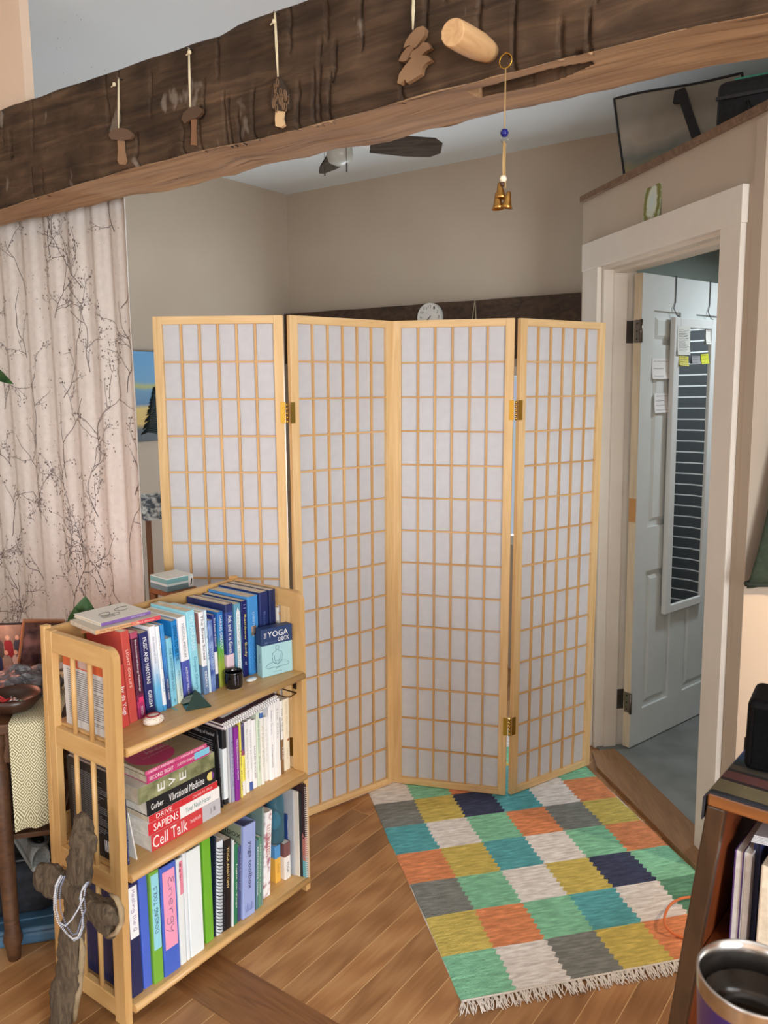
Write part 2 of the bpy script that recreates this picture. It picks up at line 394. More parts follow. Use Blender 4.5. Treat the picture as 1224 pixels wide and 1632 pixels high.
# the second, darker timber let into the back wall
bm = newbm(); 
n = 60
for i in range(n):
    x = i/n*2.15; x2 = (i+1)/n*2.15
    box(bm, x, x2, .002, .05+.004*mnoise.noise(Vector((x*5, 0, 0))), 1.70, 2.008+.004*mnoise.noise(Vector((x*4, 2, 0))), T=RM)
bmesh.ops.remove_doubles(bm, verts=bm.verts[:], dist=.0001)
bt_m = wood('dark_timber', (52, 38, 28), (84, 62, 46), 8, 0, .8, .4, .1, 1.5)
me_o = obj('wall_timber', bm, bt_m); tag(me_o, 'dark old timber set in the back wall behind the folding screen', 'beam')

# round wall clock on the dark timber
def on_back(u, v, off=.06):
    return onplane(u, v, Q - E1*off, E1)
pc = on_back(686, 506); th = thing('wall_clock', 'small round white wall clock hung on the dark timber above the screen', 'clock', pc, (0, 0, R(-36)))
rc = .078
def disc(bm, r0, r1, y0, y1, seg=40, mi=0):
    a = []
    for r, y in ((0, y0), (r0, y0), (r1, y1), (0, y1)):
        a.append([bm.verts.new((r*math.cos(2*math.pi*k/seg), y, r*math.sin(2*math.pi*k/seg))) for k in range(seg)] if r > 0 else [bm.verts.new((0, y, 0))])
    for A, B in zip(a, a[1:]):
        for k in range(seg):
            if len(A) == 1: f = bm.faces.new((A[0], B[(k+1) % seg], B[k]))
            elif len(B) == 1: f = bm.faces.new((A[k], A[(k+1) % seg], B[0]))
            else: f = bm.faces.new((A[k], A[(k+1) % seg], B[(k+1) % seg], B[k]))
            f.material_index = mi
bm = newbm(); disc(bm, rc, rc*.97, .0, .0); bm.free()
bm = newbm()
pr = [(rc*.93, 0), (rc*.93, -.012), (rc*.97, -.016), (rc, -.013), (rc, .008), (.0, .008)]
seg = 40; rings = [[bm.verts.new((r*math.cos(2*math.pi*k/seg), y, r*math.sin(2*math.pi*k/seg))) for k in range(seg)] for r, y in pr[:-1]]
for A, B in zip(rings, rings[1:]):
    for k in range(seg): bm.faces.new((A[k], A[(k+1) % seg], B[(k+1) % seg], B[k])).smooth = True
obj('rim', bm, P((225, 225, 222), .4), th)
bm = newbm(); disc(bm, rc*.94, rc*.94, -.008, .006); obj('dial', bm, P((232, 230, 224), .6), th)
for h in range(1, 13):
    a = R(90-30*h); T = Matrix.Translation((math.cos(a)*rc*.74, -.0085, math.sin(a)*rc*.74)) @ Matrix.Rotation(R(90), 4, 'X')
    text(str(h), INK, th, .010*len(str(h)), .016, T, 'numeral')
for ang, ln, wd in ((R(90-7.6*30), .04, .004), (R(90-37*6), .055, .003)):
    bm = newbm(); d = Vector((math.cos(ang), 0, math.sin(ang))); s = Vector((-d.z, 0, d.x))
    T = frameM((0, -.010, 0), d, (0, 1, 0), s); box(bm, -.01, ln, -.0006, .0006, -wd/2, wd/2, T=T)
    obj('clock_hand', bm, INK, th)
# little ornament on a string on the timber, right of the clock
p = on_back(757, 478); th = thing('string_ornament', 'tiny beaded ornament on a string hung on the dark timber right of the clock', 'ornament', p, (0, 0, R(-36)))
bm = newbm(); tube(bm, [(0, 0, 0), (-.012, -.006, -.1)], .0015, 6); tube(bm, [(0, 0, 0), (.012, -.006, -.1)], .0015, 6); obj('string', bm, STRING, th)
bm = newbm(); lathe(bm, [(0, -.008), (.008, -.004), (.009, 0), (.006, .007), (0, .009)], 12, (-.012, -.006, -.105)); lathe(bm, [(0, -.008), (.008, -.004), (.009, 0), (.006, .007), (0, .009)], 12, (.012, -.006, -.105)); lathe(bm, [(0, -.02), (.006, -.015), (.005, 0), (0, .003)], 12, (-.02, -.006, -.12))
obj('bead', bm, P((170, 165, 150), .4), th)
# ================================================================= FOLDING SCREEN
HS, WS, ZF = 1.79, .44, .0075
pan = [((-.771, 2.769), -4.29), ((-.314, 2.730), 38.69), ((.036, 3.005), -14.21), ((.479, 2.899), 34.26)]
def paper_mat():
    m, nt, b = newmat('screen_paper'); L = nt.links.new
    b.inputs['Base Color'].default_value = (*lin((226, 225, 226)), 1); b.inputs['Roughness'].default_value = .9; b.inputs['Specular IOR Level'].default_value = .1
    tr = N(nt, 'ShaderNodeBsdfTranslucent'); tr.inputs[0].default_value = (*lin((226, 225, 226)), 1)
    ms = N(nt, 'ShaderNodeMixShader'); ms.inputs[0].default_value = .42
    L(b.outputs[0], ms.inputs[1]); L(tr.outputs[0], ms.inputs[2])
    L(ms.outputs[0], nt.nodes['Material Output'].inputs[0])
    tc = N(nt, 'ShaderNodeTexCoord'); no = N(nt, 'ShaderNodeTexNoise'); no.inputs['Scale'].default_value = 40; no.inputs['Detail'].default_value = 4
    L(tc.outputs['Object'], no.inputs['Vector']); rp = ramp(nt, [(.3, (221, 220, 222)), (.7, (229, 228, 229))]); L(no.outputs['Fac'], rp.inputs[0]); L(rp.outputs[0], b.inputs['Base Color'])
    return m
PAPER = paper_mat()
scr = thing('folding_screen', 'four-panel folding screen of pale wood lattice and white paper', 'screen', (0, 0, ZF))
SW, SD = .031, .019
LV = wood('lattice_v', (196, 150, 94), (220, 178, 122), 16, 2, .55, 0, .06, 1.0); LH = wood('lattice_h', (196, 150, 94), (220, 178, 122), 16, 0, .55, 0, .06, 1.0)
vb = newbm(); box(vb, -.0035, .0035, -.004, .004, 0, HS-.05); vme = bpy.data.meshes.new('lattice_bar'); vb.to_mesh(vme); vb.free(); vme.materials.append(LV)
hb = newbm(); box(hb, 0, WS-2*SW, -.0045, .0015, -.003, .003); hme = bpy.data.meshes.new('lattice_bar'); hb.to_mesh(hme); hb.free(); hme.materials.append(LH)
for i, ((px, py), ang) in enumerate(pan):
    bm = newbm(); box(bm, SW, WS-SW, .0045, .0055, .02, HS-.02)
    pn = obj('panel', bm, PAPER, scr, (px, py, 0), (0, 0, R(ang)))
    pn['label'] = 'white paper sheet of one screen panel'
    for x0 in (0, WS-SW):
        bm = newbm(); box(bm, x0, x0+SW, -SD/2, SD/2, 0, HS, .0015); obj('stile', bm, PINE, pn)
    bm = newbm(); box(bm, SW, WS-SW, -SD/2, SD/2, HS-.026, HS, .0012); obj('rail', bm, PINEX, pn)
    bm = newbm(); box(bm, SW, WS-SW, -SD/2, SD/2, 0, .026, .0012); obj('rail', bm, PINEX, pn)
    for k in range(1, 6):
        o = bpy.data.objects.new('lattice_bar', vme); COL.objects.link(o); o.parent = pn; o.location = (SW+(WS-2*SW)*k/6, 0, .025)
    for k in range(1, 14):
        o = bpy.data.objects.new('lattice_bar', hme); COL.objects.link(o); o.parent = pn; o.location = (SW, -.0002, .026+(HS-.052)*k/14)
# brass hinges in the gaps
ends = [Vector((px+WS*math.cos(R(a)), py+WS*math.sin(R(a)), 0)) for (px, py), a in pan]
for i in range(3):
    a = ends[i]; b = Vector((*pan[i+1][0], 0)); mid = (a+b)/2; d = (b-a)
    front = i in (0, 2)
    for z in (.28, 1.47):
        bm = newbm()
        off = Vector((0, -.0125 if front else .0125, 0))
        for k in range(5):
            tube(bm, [mid+off+Z*(z+.014*k-.035), mid+off+Z*(z+.014*k-.023)], .0048, 10)
        for (p0, an, sg) in ((a, pan[i][1], -1), (b, pan[i+1][1], 1)):
            T = frameM(p0+Z*z, Vector((math.cos(R(an)), math.sin(R(an)), 0))*sg, Vector((-math.sin(R(an)), math.cos(R(an)), 0)))
            yy = -.0112 if front else .0098
            box(bm, -.004, .013, yy, yy+.0014, -.035, .035, T=T)
        obj('hinge', bm, BRASS, scr)

# ================================================================= RUG
ROX, ROY, RPH, RSX, RSY = -.043, 2.833, R(13.48), .1536, .16895
r1 = Vector((math.cos(RPH), math.sin(RPH), 0)); r2 = Vector((r1.y, -r1.x, 0))
RC = dict(w=(232, 228, 224), g=(136, 200, 166), y=(206, 188, 104), o=(224, 146, 102), t=(96, 172, 180), n=(66, 72, 98), k=(132, 136, 132), d=(100, 152, 126))
grid = {-2: 'ygtowk', -1: 'twkygo', 0: 'wgotwg', 1: 'kyntwo', 2: 'twgoky', 3: 'oytwgo', 4: 'kgwyng', 5: 'yogtwd', 6: 'gwkyok'}
def weave(c, name):
    m, nt, b = newmat('rag_'+name); L = nt.links.new
    tc = N(nt, 'ShaderNodeTexCoord'); mp = N(nt, 'ShaderNodeMapping'); mp.inputs['Scale'].default_value = (20, 110, 1); L(tc.outputs['Object'], mp.inputs[0])
    no = N(nt, 'ShaderNodeTexNoise'); no.inputs['Scale'].default_value = 1; no.inputs['Detail'].default_value = 3; L(mp.outputs[0], no.inputs['Vector'])
    d = tuple(int(x*.88) for x in c); l = tuple(min(255, int(x*1.1+8)) for x in c)
    rp = ramp(nt, [(.3, d), (.5, c), (.72, l)]); L(no.outputs['Fac'], rp.inputs[0]); L(rp.outputs[0], b.inputs['Base Color'])
    b.inputs['Roughness'].default_value = .95; b.inputs['Specular IOR Level'].default_value = .1
    ch = N(nt, 'ShaderNodeTexVoronoi'); mp2 = N(nt, 'ShaderNodeMapping'); mp2.inputs['Scale'].default_value = (170, 240, 1); L(tc.outputs['Object'], mp2.inputs[0]); L(mp2.outputs[0], ch.inputs['Vector']); ch.inputs['Scale'].default_value = 1
    bp = N(nt, 'ShaderNodeBump'); bp.inputs['Strength'].default_value = .6; bp.inputs['Distance'].default_value = .003; bp.invert = True
    L(ch.outputs['Distance'], bp.inputs['Height']); L(bp.outputs[0], b.inputs['Normal'])
    return m
rk = list(RC); rm = [weave(RC[k], k) for k in rk]
rug = thing('woven_rug', 'multicoloured patchwork rag rug with white fringe on the wooden floor', 'rug', (ROX, ROY, .0005), (0, 0, RPH))
bm = newbm(); NX, NY = 16, 14
r0, r1_ = -3, 6            # k range in rows
cols = 6*NX; rows_ = (r1_-r0)*NY
vg = []
for j in range(rows_+1):
    y = -(r0 + j/NY)*RSY
    row = []
    for i in range(cols+1):
        x = i/NX*RSX
        c = int(i/NX); edge = (i == 0 or i == cols)
        wob = .004*mnoise.noise(Vector((x*3, y*14, 0)))+.006*mnoise.noise(Vector((0, y*2.2, 3)))
        xx = x + wob
        if i % NX == 0 and 0 < i < cols: xx += .0045*(1 if j % 2 else -1)
        zz = .0045 + .0017*(1 if j % 2 else -1) + .0008*mnoise.noise(Vector((x*30, y*60, 1)))
        if edge: zz = .0006
        row.append(bm.verts.new((xx, y+.004*mnoise.noise(Vector((x*4, y*3, 7))), zz)))
    vg.append(row)
for j in range(rows_):
    rr = j//NY + r0 + 1
    for i in range(cols):
        c = i//NX
        key = grid.get(rr, 'wgkyot')[c]
        f = bm.faces.new((vg[j][i], vg[j+1][i], vg[j+1][i+1], vg[j][i+1])); f.material_index = rk.index(key); f.smooth = True
# underside
q = [bm.verts.new((a, b, 0)) for a, b in ((0, -r0*RSY), (6*RSX, -r0*RSY), (6*RSX, -r1_*RSY), (0, -r1_*RSY))]; bm.faces.new(q)
obj('weave', bm, rm, rug)
bm = newbm(); yb = -r1_*RSY
for k in range(84):
    x = (k+.5)/84*6*RSX; x += random.uniform(-.003, .003)
    for s in range(4):
        a = random.gauss(-.1, .28); l = random.uniform(.032, .05); dx = math.sin(a)*l; dy = -math.cos(a)*l
        mx_ = random.uniform(-.006, .006)
        tube(bm, [(x, yb+.004, .004), (x+dx*.3+mx_*.4, yb+dy*.3, .005), (x+dx*.65+mx_, yb+dy*.65, .0035), (x+dx, yb+dy, .0022)], [.0018, .0018, .0016, .001], 5)
tube(bm, [(i/40*6*RSX, yb, .004) for i in range(41)], .003, 6)
obj('fringe', bm, P((232, 226, 218), .9), rug)

# ================================================================= CURTAIN
def curtain():
    o0 = BO + E1*(BT+.055)                        # hangs just behind the beam
    tx1 = -1.16                                    # beam coordinate of the free edge (found below)
    X = onplane(229, 640, o0, E1); tx1 = (X-o0).dot(E2)
    tx0 = tx1-1.25; z0, z1 = .04, 2.42
    T = frameM(o0, E2, E1)
    ph = [random.uniform(0, 6.28) for _ in range(8)]
    def cs(x, z):
        s = x-tx0; k = (z1-z)/(z1-z0)
        y = .007*math.sin(s*2*math.pi/.13+ph[0]+.8*math.sin(s*5))*(.75+.35*k) + .0025*math.sin(s*2*math.pi/.047+ph[1])*.4 + .010*math.sin(s*4.1+ph[2])
        y += .006*mnoise.noise(Vector((s*6, z*1.2, 2)))
        e = max(0, (x-(tx1-.06))/.06); y -= .035*e*(1+.2*k)
        xx = x + .012*math.sin(z*2.3)*e*0 + (.01*k if e > 0 else 0)
        return Vector((xx, y, z))
    bm = newbm(); nx, nz = 260, 60
    g = [[bm.verts.new(cs(tx0+(tx1-tx0)*i/nx, z0+(z1-z0)*j/nz)) for i in range(nx+1)] for j in range(nz+1)]
    for j in range(nz):
        for i in range(nx):
            f = bm.faces.new((g[j][i], g[j][i+1], g[j+1][i+1], g[j+1][i])); f.smooth = True
    # back layer gives the cloth its thickness
    g2 = [[bm.verts.new(cs(tx0+(tx1-tx0)*i/nx, z0+(z1-z0)*j/nz)+Vector((0, .003, 0))) for i in range(0, nx+1, 2)] for j in range(nz+1)]
    for j in range(nz):
        for i in range(nx//2):
            f = bm.faces.new((g2[j][i], g2[j+1][i], g2[j+1][i+1], g2[j][i+1])); f.smooth = True
    def hem(A, B):
        for a, b, c, d in zip(A, A[1:], B, B[1:]): bm.faces.new((a, b, d, c))
    hem([r[-1] for r in g], [r[-1] for r in g2])
    # printed twigs: thin ribbons and small buds that follow the folds
    def pt(x, z): return cs(x, z)+Vector((0, -.0012, 0))
    rnd = random.Random(11)
    def ribbon(pts, w0, w1, mi=1):
        vs = []
        n = len(pts)
        for i, (x, z) in enumerate(pts):
            a = pts[max(0, i-1)]; b = pts[min(n-1, i+1)]; dx, dz = b[0]-a[0], b[1]-a[1]; l = math.hypot(dx, dz) or 1
            w = w0+(w1-w0)*i/max(1, n-1); nx_, nz_ = -dz/l*w, dx/l*w
            vs.append((bm.verts.new(pt(x+nx_, z+nz_)), bm.verts.new(pt(x-nx_, z-nz_))))
        for A, B in zip(vs, vs[1:]):
            f = bm.faces.new((A[0], A[1], B[1], B[0])); f.material_index = mi
    def bud(x, z, r, mi=1):
        n = 6; a0 = rnd.random()*6; el = rnd.uniform(.9, 1.5); r *= .8
        f = bm.faces.new([bm.verts.new(pt(x+r*math.cos(a0+6.283*k/n), z+r*el*math.sin(a0+6.283*k/n))) for k in range(n)]); f.material_index = mi
    def grow(x, z, a, ln, w, dep):
        pts = [(x, z)]; n = max(3, int(ln/.013)); 
        for i in range(n):
            a += rnd.gauss(0, .17); x += .013*math.sin(a); z += .013*math.cos(a)
            if not (tx0+.01 < x < tx1-.006 and z0+.05 < z < z1-.01): break
            pts.append((x, z))
            if dep < 3 and rnd.random() < (.20, .16, .10)[dep]:
                grow(x, z, a+rnd.choice((-1, 1))*rnd.uniform(.5, 1.0), ln*rnd.uniform(.3, .55), w*.7, dep+1)
            if dep >= 1 and rnd.random() < .42:
                bud(x+rnd.uniform(-.010, .010), z+rnd.uniform(-.010, .010), rnd.uniform(.0022, .0042), rnd.choice((1, 1, 2)))
        if len(pts) > 1: ribbon(pts, w, w*.55)
        if dep >= 1:
            for _ in range(4): bud(x+rnd.gauss(0, .012), z+rnd.gauss(0, .012), rnd.uniform(.002, .0042), rnd.choice((1, 2)))
    for cx in range(7):
        for cz in range(9):
            x = tx0+.02+cx*.19+rnd.uniform(-.03, .03); z = z0+.12+cz*.27+(cx % 2)*.13+rnd.uniform(-.04, .04)
            grow(x, z, rnd.choice((-1, 1))*rnd.uniform(.1, .75), rnd.uniform(.22, .34), .0017, 0)
            for _ in range(14): bud(x+rnd.uniform(-.1, .1), z+rnd.uniform(0, .3), rnd.uniform(.001, .003), 2)
    cm = noisy('curtain_cloth', (208, 203, 196), (215, 210, 203), 50, .9, .1, .001)
    o = obj('curtain', bm, [cm, P((116, 106, 104), .9), P((160, 152, 150), .9)], normals=False)
    o.matrix_world = T
    tag(o, 'off-white curtain printed with thin dark twigs hanging below the beam', 'curtain')
    return o0
curtain()

# ================================================================= CEILING FAN
fc = aty(541, 205, 3.5); fc = Vector((fc.x, 3.5, 0))
fan = thing('ceiling_fan', 'dark-bladed ceiling fan partly hidden behind the beam', 'fan', (fc.x, fc.y, 0))
bm = newbm(); lathe(bm, [(0, CEIL), (.07, CEIL), (.065, CEIL-.03), (.02, CEIL-.04), (.02, CEIL-.075), (.09, CEIL-.09), (.10, CEIL-.15), (.085, CEIL-.185), (0, CEIL-.185)], 32); obj('motor_housing', bm, P((200, 196, 190), .4), fan)
gz = CEIL-.186
bm = newbm(); lathe(bm, [(.04, gz), (.052, gz-.02), (.055, gz-.05), (.045, gz-.075), (.02, gz-.086), (0, gz-.088)], 24); obj('glass_shade', bm, P((186, 186, 178), .3), fan)
bz_ = CEIL-.19
FBM = wood('fan_blade', (60, 52, 45), (84, 75, 66), 10, 0, .95, .05); FBM.node_tree.nodes['Principled BSDF'].inputs['Specular IOR Level'].default_value = .05
for k in range(4):
    ang = R(9+90*k)
    T = Matrix.Rotation(ang, 4, 'Z') @ Matrix.Translation((0, 0, bz_)) @ Matrix.Rotation(R(-20), 4, 'X')
    poly = [(.13, -.05), (.28, -.066), (.39, -.06), (.425, -.03), (.43, .03), (.39, .058), (.28, .062), (.13, .046)]
    bm = newbm(); prismz(bm, poly, -.003, .003, T); obj('blade', bm, FBM, fan)
    bm = newbm(); prismz(bm, [(.08, -.02), (.19, -.03), (.19, .03), (.08, .02)], .003, .008, T); obj('blade_bracket', bm, NICKEL, fan)
for (x, y, l) in ((-.06, -.04, .10), (.03, -.055, .09)):
    bm = newbm(); tube(bm, [(x, y, gz), (x, y, gz-l)], .0012, 6); lathe(bm, [(0, -.04), (.003, -.036), (.003, -.002), (0, 0)], 8, (x, y, gz-l)); obj('pull_chain', bm, P((70, 64, 56), .5), fan)

# ================================================================= ORNAMENTS ON THE BEAM
def flat_on_beam(px, th, off):
    """outline in picture coordinates laid on the beam face -> (x, z) in beam frame"""
    return [bpt(u, v, off) for u, v in px]
def arc(cx, cy, rx, ry, a0, a1, n=10): return [(cx+rx*math.cos(R(a0+(a1-a0)*i/n)), cy+ry*math.sin(R(a0+(a1-a0)*i/n))) for i in range(n+1)]
def cut(name, px, mat, root, org, y0=-.016, y1=-.008):
    pts = [(bpt(u, v, -y0)[0]-org[0], bpt(u, v, -y0)[1]-org[1]) for u, v in px]
    bm = newbm(); prism(bm, pts, y0, y1); return obj(name, bm, mat, root)
def strand(px0, px1, root, org, sp=.004, knot=None):
    bm = newbm(); a = bpt(*px0, .012); b = bpt(*px1, .012)
    A = Vector((a[0]-org[0], -.012, a[1]-org[1])); B = Vector((b[0]-org[0], -.014, b[1]-org[1]))
    tube(bm, [A+Vector((-.001, 0, 0)), (A+B)/2+Vector((-sp/2, 0, 0)), B], .0016, 6); tube(bm, [A+Vector((.001, 0, 0)), (A+B)/2+Vector((sp/2, 0, 0)), B], .0016, 6)
    if knot:
        k = bpt(*knot, .012); K = Vector((k[0]-org[0], -.014, k[1]-org[1]))
        lathe(bm, [(0, -.005), (.0045, -.003), (.005, 0), (.004, .004), (0, .005)], 10, K)
        tube(bm, [K, K+Vector((-.010, -.002, -.005))], .0016, 6)
    obj('string', bm, STRING, root)
    n = newbm(); tube(n, [A+Vector((0, .014, .002)), A+Vector((0, -.004, .002))], .002, 8); obj('nail', n, NICKEL, root)
DKW = P((84, 62, 44), .6); MDW = P((140, 108, 78), .6); LTW = P((210, 176, 132), .6); TAN = P((150, 108, 72), .6)
def orn(label, anchor):
    a = bpt(*anchor); X = BO + E2*a[0] + Z*a[1]
    return thing('wooden_ornament', label, 'ornament', X, (0, 0, R(-36)), 'wooden ornaments hanging on the beam'), a
r, g = orn('flat-capped brown wooden mushroom, leftmost ornament on the beam', (188, 128))
strand((189, 126), (190, 206), r, g, knot=(183, 135))
cut('cap', arc(192, 216, 19, 12, 180, 360)+[(207, 222), (192, 224), (177, 222)], P((100, 76, 58), .6), r, g)
cut('stem', [(187, 223), (195, 223), (196, 240), (199, 256), (196, 262), (190, 262), (187, 256), (188, 240)], P((146, 112, 82), .6), r, g, -.014, -.006)
r, g = orn('tilted dark-capped wooden mushroom, second ornament from the left on the beam', (301, 77))
strand((301, 78), (304, 171), r, g, knot=(303, 84))
cut('cap', [(289, 190), (292, 180), (300, 173), (310, 169), (320, 172), (322, 178), (316, 186), (303, 191), (294, 197)], DKW, r, g)
cut('stem', [(304, 189), (310, 188), (309, 205), (310, 231), (304, 231), (305, 205)], P((128, 90, 62), .6), r, g, -.014, -.006)
r, g = orn('honeycombed wooden morel ornament with a pale stem on the beam', (437, 22))
strand((438, 21), (444, 124), r, g, knot=(438, 35))
mo = [(443, 122), (450, 128), (457, 142), (462, 162), (459, 174), (448, 177), (436, 175), (431, 166), (433, 146), (438, 129)]
cut('cap', mo, P((58, 44, 32), .7), r, g)
bm = newbm(); rr_ = random.Random(3)
for k in range(26):
    u = 435+rr_.random()*24; v = 130+rr_.random()*42
    if not (433+abs(v-160)*.12 < u < 461-abs(v-165)*.18): continue
    c = bpt(u, v, .017); c = Vector((c[0]-g[0], -.017, c[1]-g[1])); a = rr_.random()*1.2
    tube(bm, [c+Vector((.0045*math.cos(t)*.7, 0, .008*math.sin(t)+.002*math.cos(t*2+a))) for t in [6.283*i/8 for i in range(8)]], .0011, 5, closed=True)
obj('ridges', bm, P((120, 92, 66), .7), r)
cut('stem', [(439, 176), (451, 176), (449, 188), (452, 200), (447, 203), (439, 201), (438, 190)], LTW, r, g, -.014, -.006)
r, g = orn('leafy layered wooden mushroom cluster left of the round peg on the beam', (660, -12))
strand((659, -12), (659, 48), r, g)
for nm, q in (('frond', [(643, 76), (646, 66), (654, 54), (664, 44), (674, 41), (678, 46), (676, 56), (668, 68), (662, 76), (652, 72)]),
              ('frond', [(635, 97), (640, 86), (648, 76), (657, 72), (660, 76), (654, 84), (648, 96), (642, 98)]),
              ('frond', [(652, 92), (656, 82), (666, 76), (674, 67), (682, 68), (687, 77), (678, 82), (672, 88), (660, 92)]),
              ('frond', [(633, 132), (636, 118), (644, 106), (656, 92), (668, 88), (682, 89), (687, 96), (678, 101), (673, 108), (671, 118), (660, 125), (648, 132), (645, 126), (638, 134)])):
    cut(nm, q, MDW if len(q) != 8 else P((132, 100, 72), .6), r, g, -.018-.002*random.random(), -.008)
# peg
pa = bpt(781, 84); X = BO + E2*pa[0] + Z*pa[1]
tip = onplane(741, 47, X - E1*.13, E1)
peg = newbm()
ax = Vector((0, -1, 0)); n = 9
prof = [(.0, .02), (-.02, .023), (-.05, .0265), (-.10, .027), (-.13, .026), (-.135, .024)]
rings = []
for y, rr2 in prof:
    rings.append([peg.verts.new((rr2*.9*math.cos(6.283*k/24)*(1+.03*math.sin(3*k)), y, rr2*.9*math.sin(6.283*k/24)+ (tip.z-X.z)*(-y/.13))) for k in range(24)])
for A, B in zip(rings, rings[1:]):
    for k in range(24): f = peg.faces.new((A[k], A[(k+1) % 24], B[(k+1) % 24], B[k])); f.smooth = True
peg.faces.new(rings[-1]); peg.faces.new(rings[0])
o = obj('wooden_peg', peg, wood('peg_wood', (186, 144, 98), (206, 166, 118), 14, 1, .65, .2), None, X, (0, 0, R(-36)))
o['_'] = 0; del o['_']
tag(o, 'thick round wooden peg sticking out of the beam face', 'peg')
# bell chime
ca = bpt(806, 97, .02); X = BO - E1*.02 + E2*ca[0] + Z*ca[1]
ch = thing('bell_chime', 'brass bell chime with blue bead hanging from a ring on the beam', 'chime', X, (0, 0, R(-36)))
def cz(v): return bpt(804, v, .02)[1]-ca[1]
bm = newbm(); tube(bm, [(.0125*math.cos(t), 0, .0125*math.sin(t)) for t in [6.283*i/24 for i in range(24)]], .0011, 6, closed=True); obj('ring', bm, BRASS, ch)
bm = newbm(); tube(bm, [(0, .021, .012), (0, .004, .014), (0, -.002, .0125)], .0012, 6); obj('hook', bm, BRASS, ch)
bm = newbm(); tube(bm, [(0, 0, -.0125), (0, 0, cz(207))], .0012, 6); tube(bm, [(-.001, 0, cz(225)), (-.002, 0, cz(260)), (-.001, 0, cz(286))], .0018, 6); tube(bm, [(.002, 0, cz(228)), (.001, .001, cz(262)), (.004, 0, cz(300))], .0014, 6); obj('cord', bm, P((176, 146, 96), .7), ch)
bm = newbm(); lathe(bm, [(0, -.008), (.005, -.006), (.008, 0), (.005, .006), (0, .008)], 16, (0, 0, cz(212))); obj('bead', bm, P((24, 30, 110), .15), ch)['label'] = 'dark blue glass bead'
bm = newbm(); tube(bm, [(.0075*math.cos(t), 0, cz(221)+.0075*math.sin(t)) for t in [6.283*i/16 for i in range(16)]], .0007, 5, closed=True); obj('ring', bm, STEEL, ch)
bm = newbm(); lathe(bm, [(0, -.007), (.005, -.005), (.0068, 0), (.005, .005), (0, .007)], 16, (-.001, 0, cz(285))); obj('bead', bm, P((226, 214, 190), .5), ch)['label'] = 'cream bead'
bm = newbm(); lathe(bm, [(0, -.005), (.005, -.003), (.005, .003), (0, .005)], 12, (-.002, 0, cz(293))); obj('bead', bm, P((70, 42, 28), .4), ch)['label'] = 'brown bead'
for (dx, dy, v) in ((-.005, 0, 316), (-.007, -.006, 333), (.008, -.003, 333)):
    bm = newbm(); zc = cz(v); T = Matrix.Translation((dx, dy, zc)) @ Matrix.Rotation(R(-6 if dx < 0 else 10), 4, 'Y')
    vs = lathe(bm, [(.001, .030), (.004, .028), (.006, .018), (.009, .006), (.0125, 0), (.0115, 0), (.008, .008), (.003, .022)], 16)
    for v_ in vs: v_.co = T @ v_.co
    obj('bell', bm, P((176, 132, 70), .3, 1.0), ch)
# ================================================================= BATHROOM BOX WITH ITS DOORWAY
wv = Vector((math.cos(R(-78.5)), math.sin(R(-78.5)), 0)); wn = Vector((-wv.y, wv.x, 0))
WT = frameM(Vector((.883+.016, 3.272, 0)), wv, wn, (-.016, 0, 1))      # the old partition leans slightly
def Wp(s, d, z=0): return WT @ Vector((s, d, z))
ZT = 2.312
bm = newbm()
box(bm, -.238, -.05, .02, .16, 0, ZT, T=WT); box(bm, .76, .93, .02, .16, 0, ZT, T=WT); box(bm, -.05, .76, .02, .16, 2.03, ZT, T=WT)
struct('wall_door', bm, WALLC)
bm = newbm(); box(bm, .84, .93, .16, 3.9, 0, ZT, T=WT); struct('wall_front', bm, PINKC)
# inside of the bathroom
TEAL = noisy('bath_paint', (150, 160, 154), (156, 166, 160), 4, .9, .02, .002)
K = Wp(-.238, .16); dirL = Vector((math.cos(R(42)), math.sin(R(42)), 0)); p1 = K + dirL*2.0; p2 = Vector((3.2, 3.7, 0)); p3 = Wp(.84, 2.4)
def wallseg(name, a, b, m, th=.06, z1=2.25):
    a = Vector((a.x, a.y, 0)); b = Vector((b.x, b.y, 0)); d = (b-a).normalized(); n = Vector((-d.y, d.x, 0))
    bm = newbm(); box(bm, 0, (b-a).length, 0, th, 0, z1, T=frameM(a, d, n)); struct(name, bm, m)
wallseg('wall_bath_left', K, p1, TEAL); wallseg('wall_bath_far', p1, p2, TEAL); wallseg('wall_bath_right', p2, p3, TEAL)
poly = [(K.x, K.y), (Wp(.84, .16).x, Wp(.84, .16).y), (p3.x, p3.y), (p2.x, p2.y), (p1.x, p1.y)]
bm = newbm(); prismz(bm, poly, 2.25, 2.31); struct('ceiling_bath', bm, TEAL)
bm = newbm(); prismz(bm, poly, 0, .006); box(bm, -.034, .744, .03, .161, .0002, .0058, T=WT)
struct('floor_bath', bm, noisy('vinyl', (112, 116, 114), (136, 140, 138), 5, .5, .05, .002))
# oak threshold
q = [(.868, 3.10), (1.03, 2.305), (1.145, 2.40), (1.005, 3.193), (.985, 3.262), (.885, 3.245)][::1]
bm = newbm(); prismz(bm, q, .0006, .018); struct('trim_2', bm, wood('threshold_oak', (120, 84, 52), (146, 106, 68), 12, 1, .5, .1, .1))
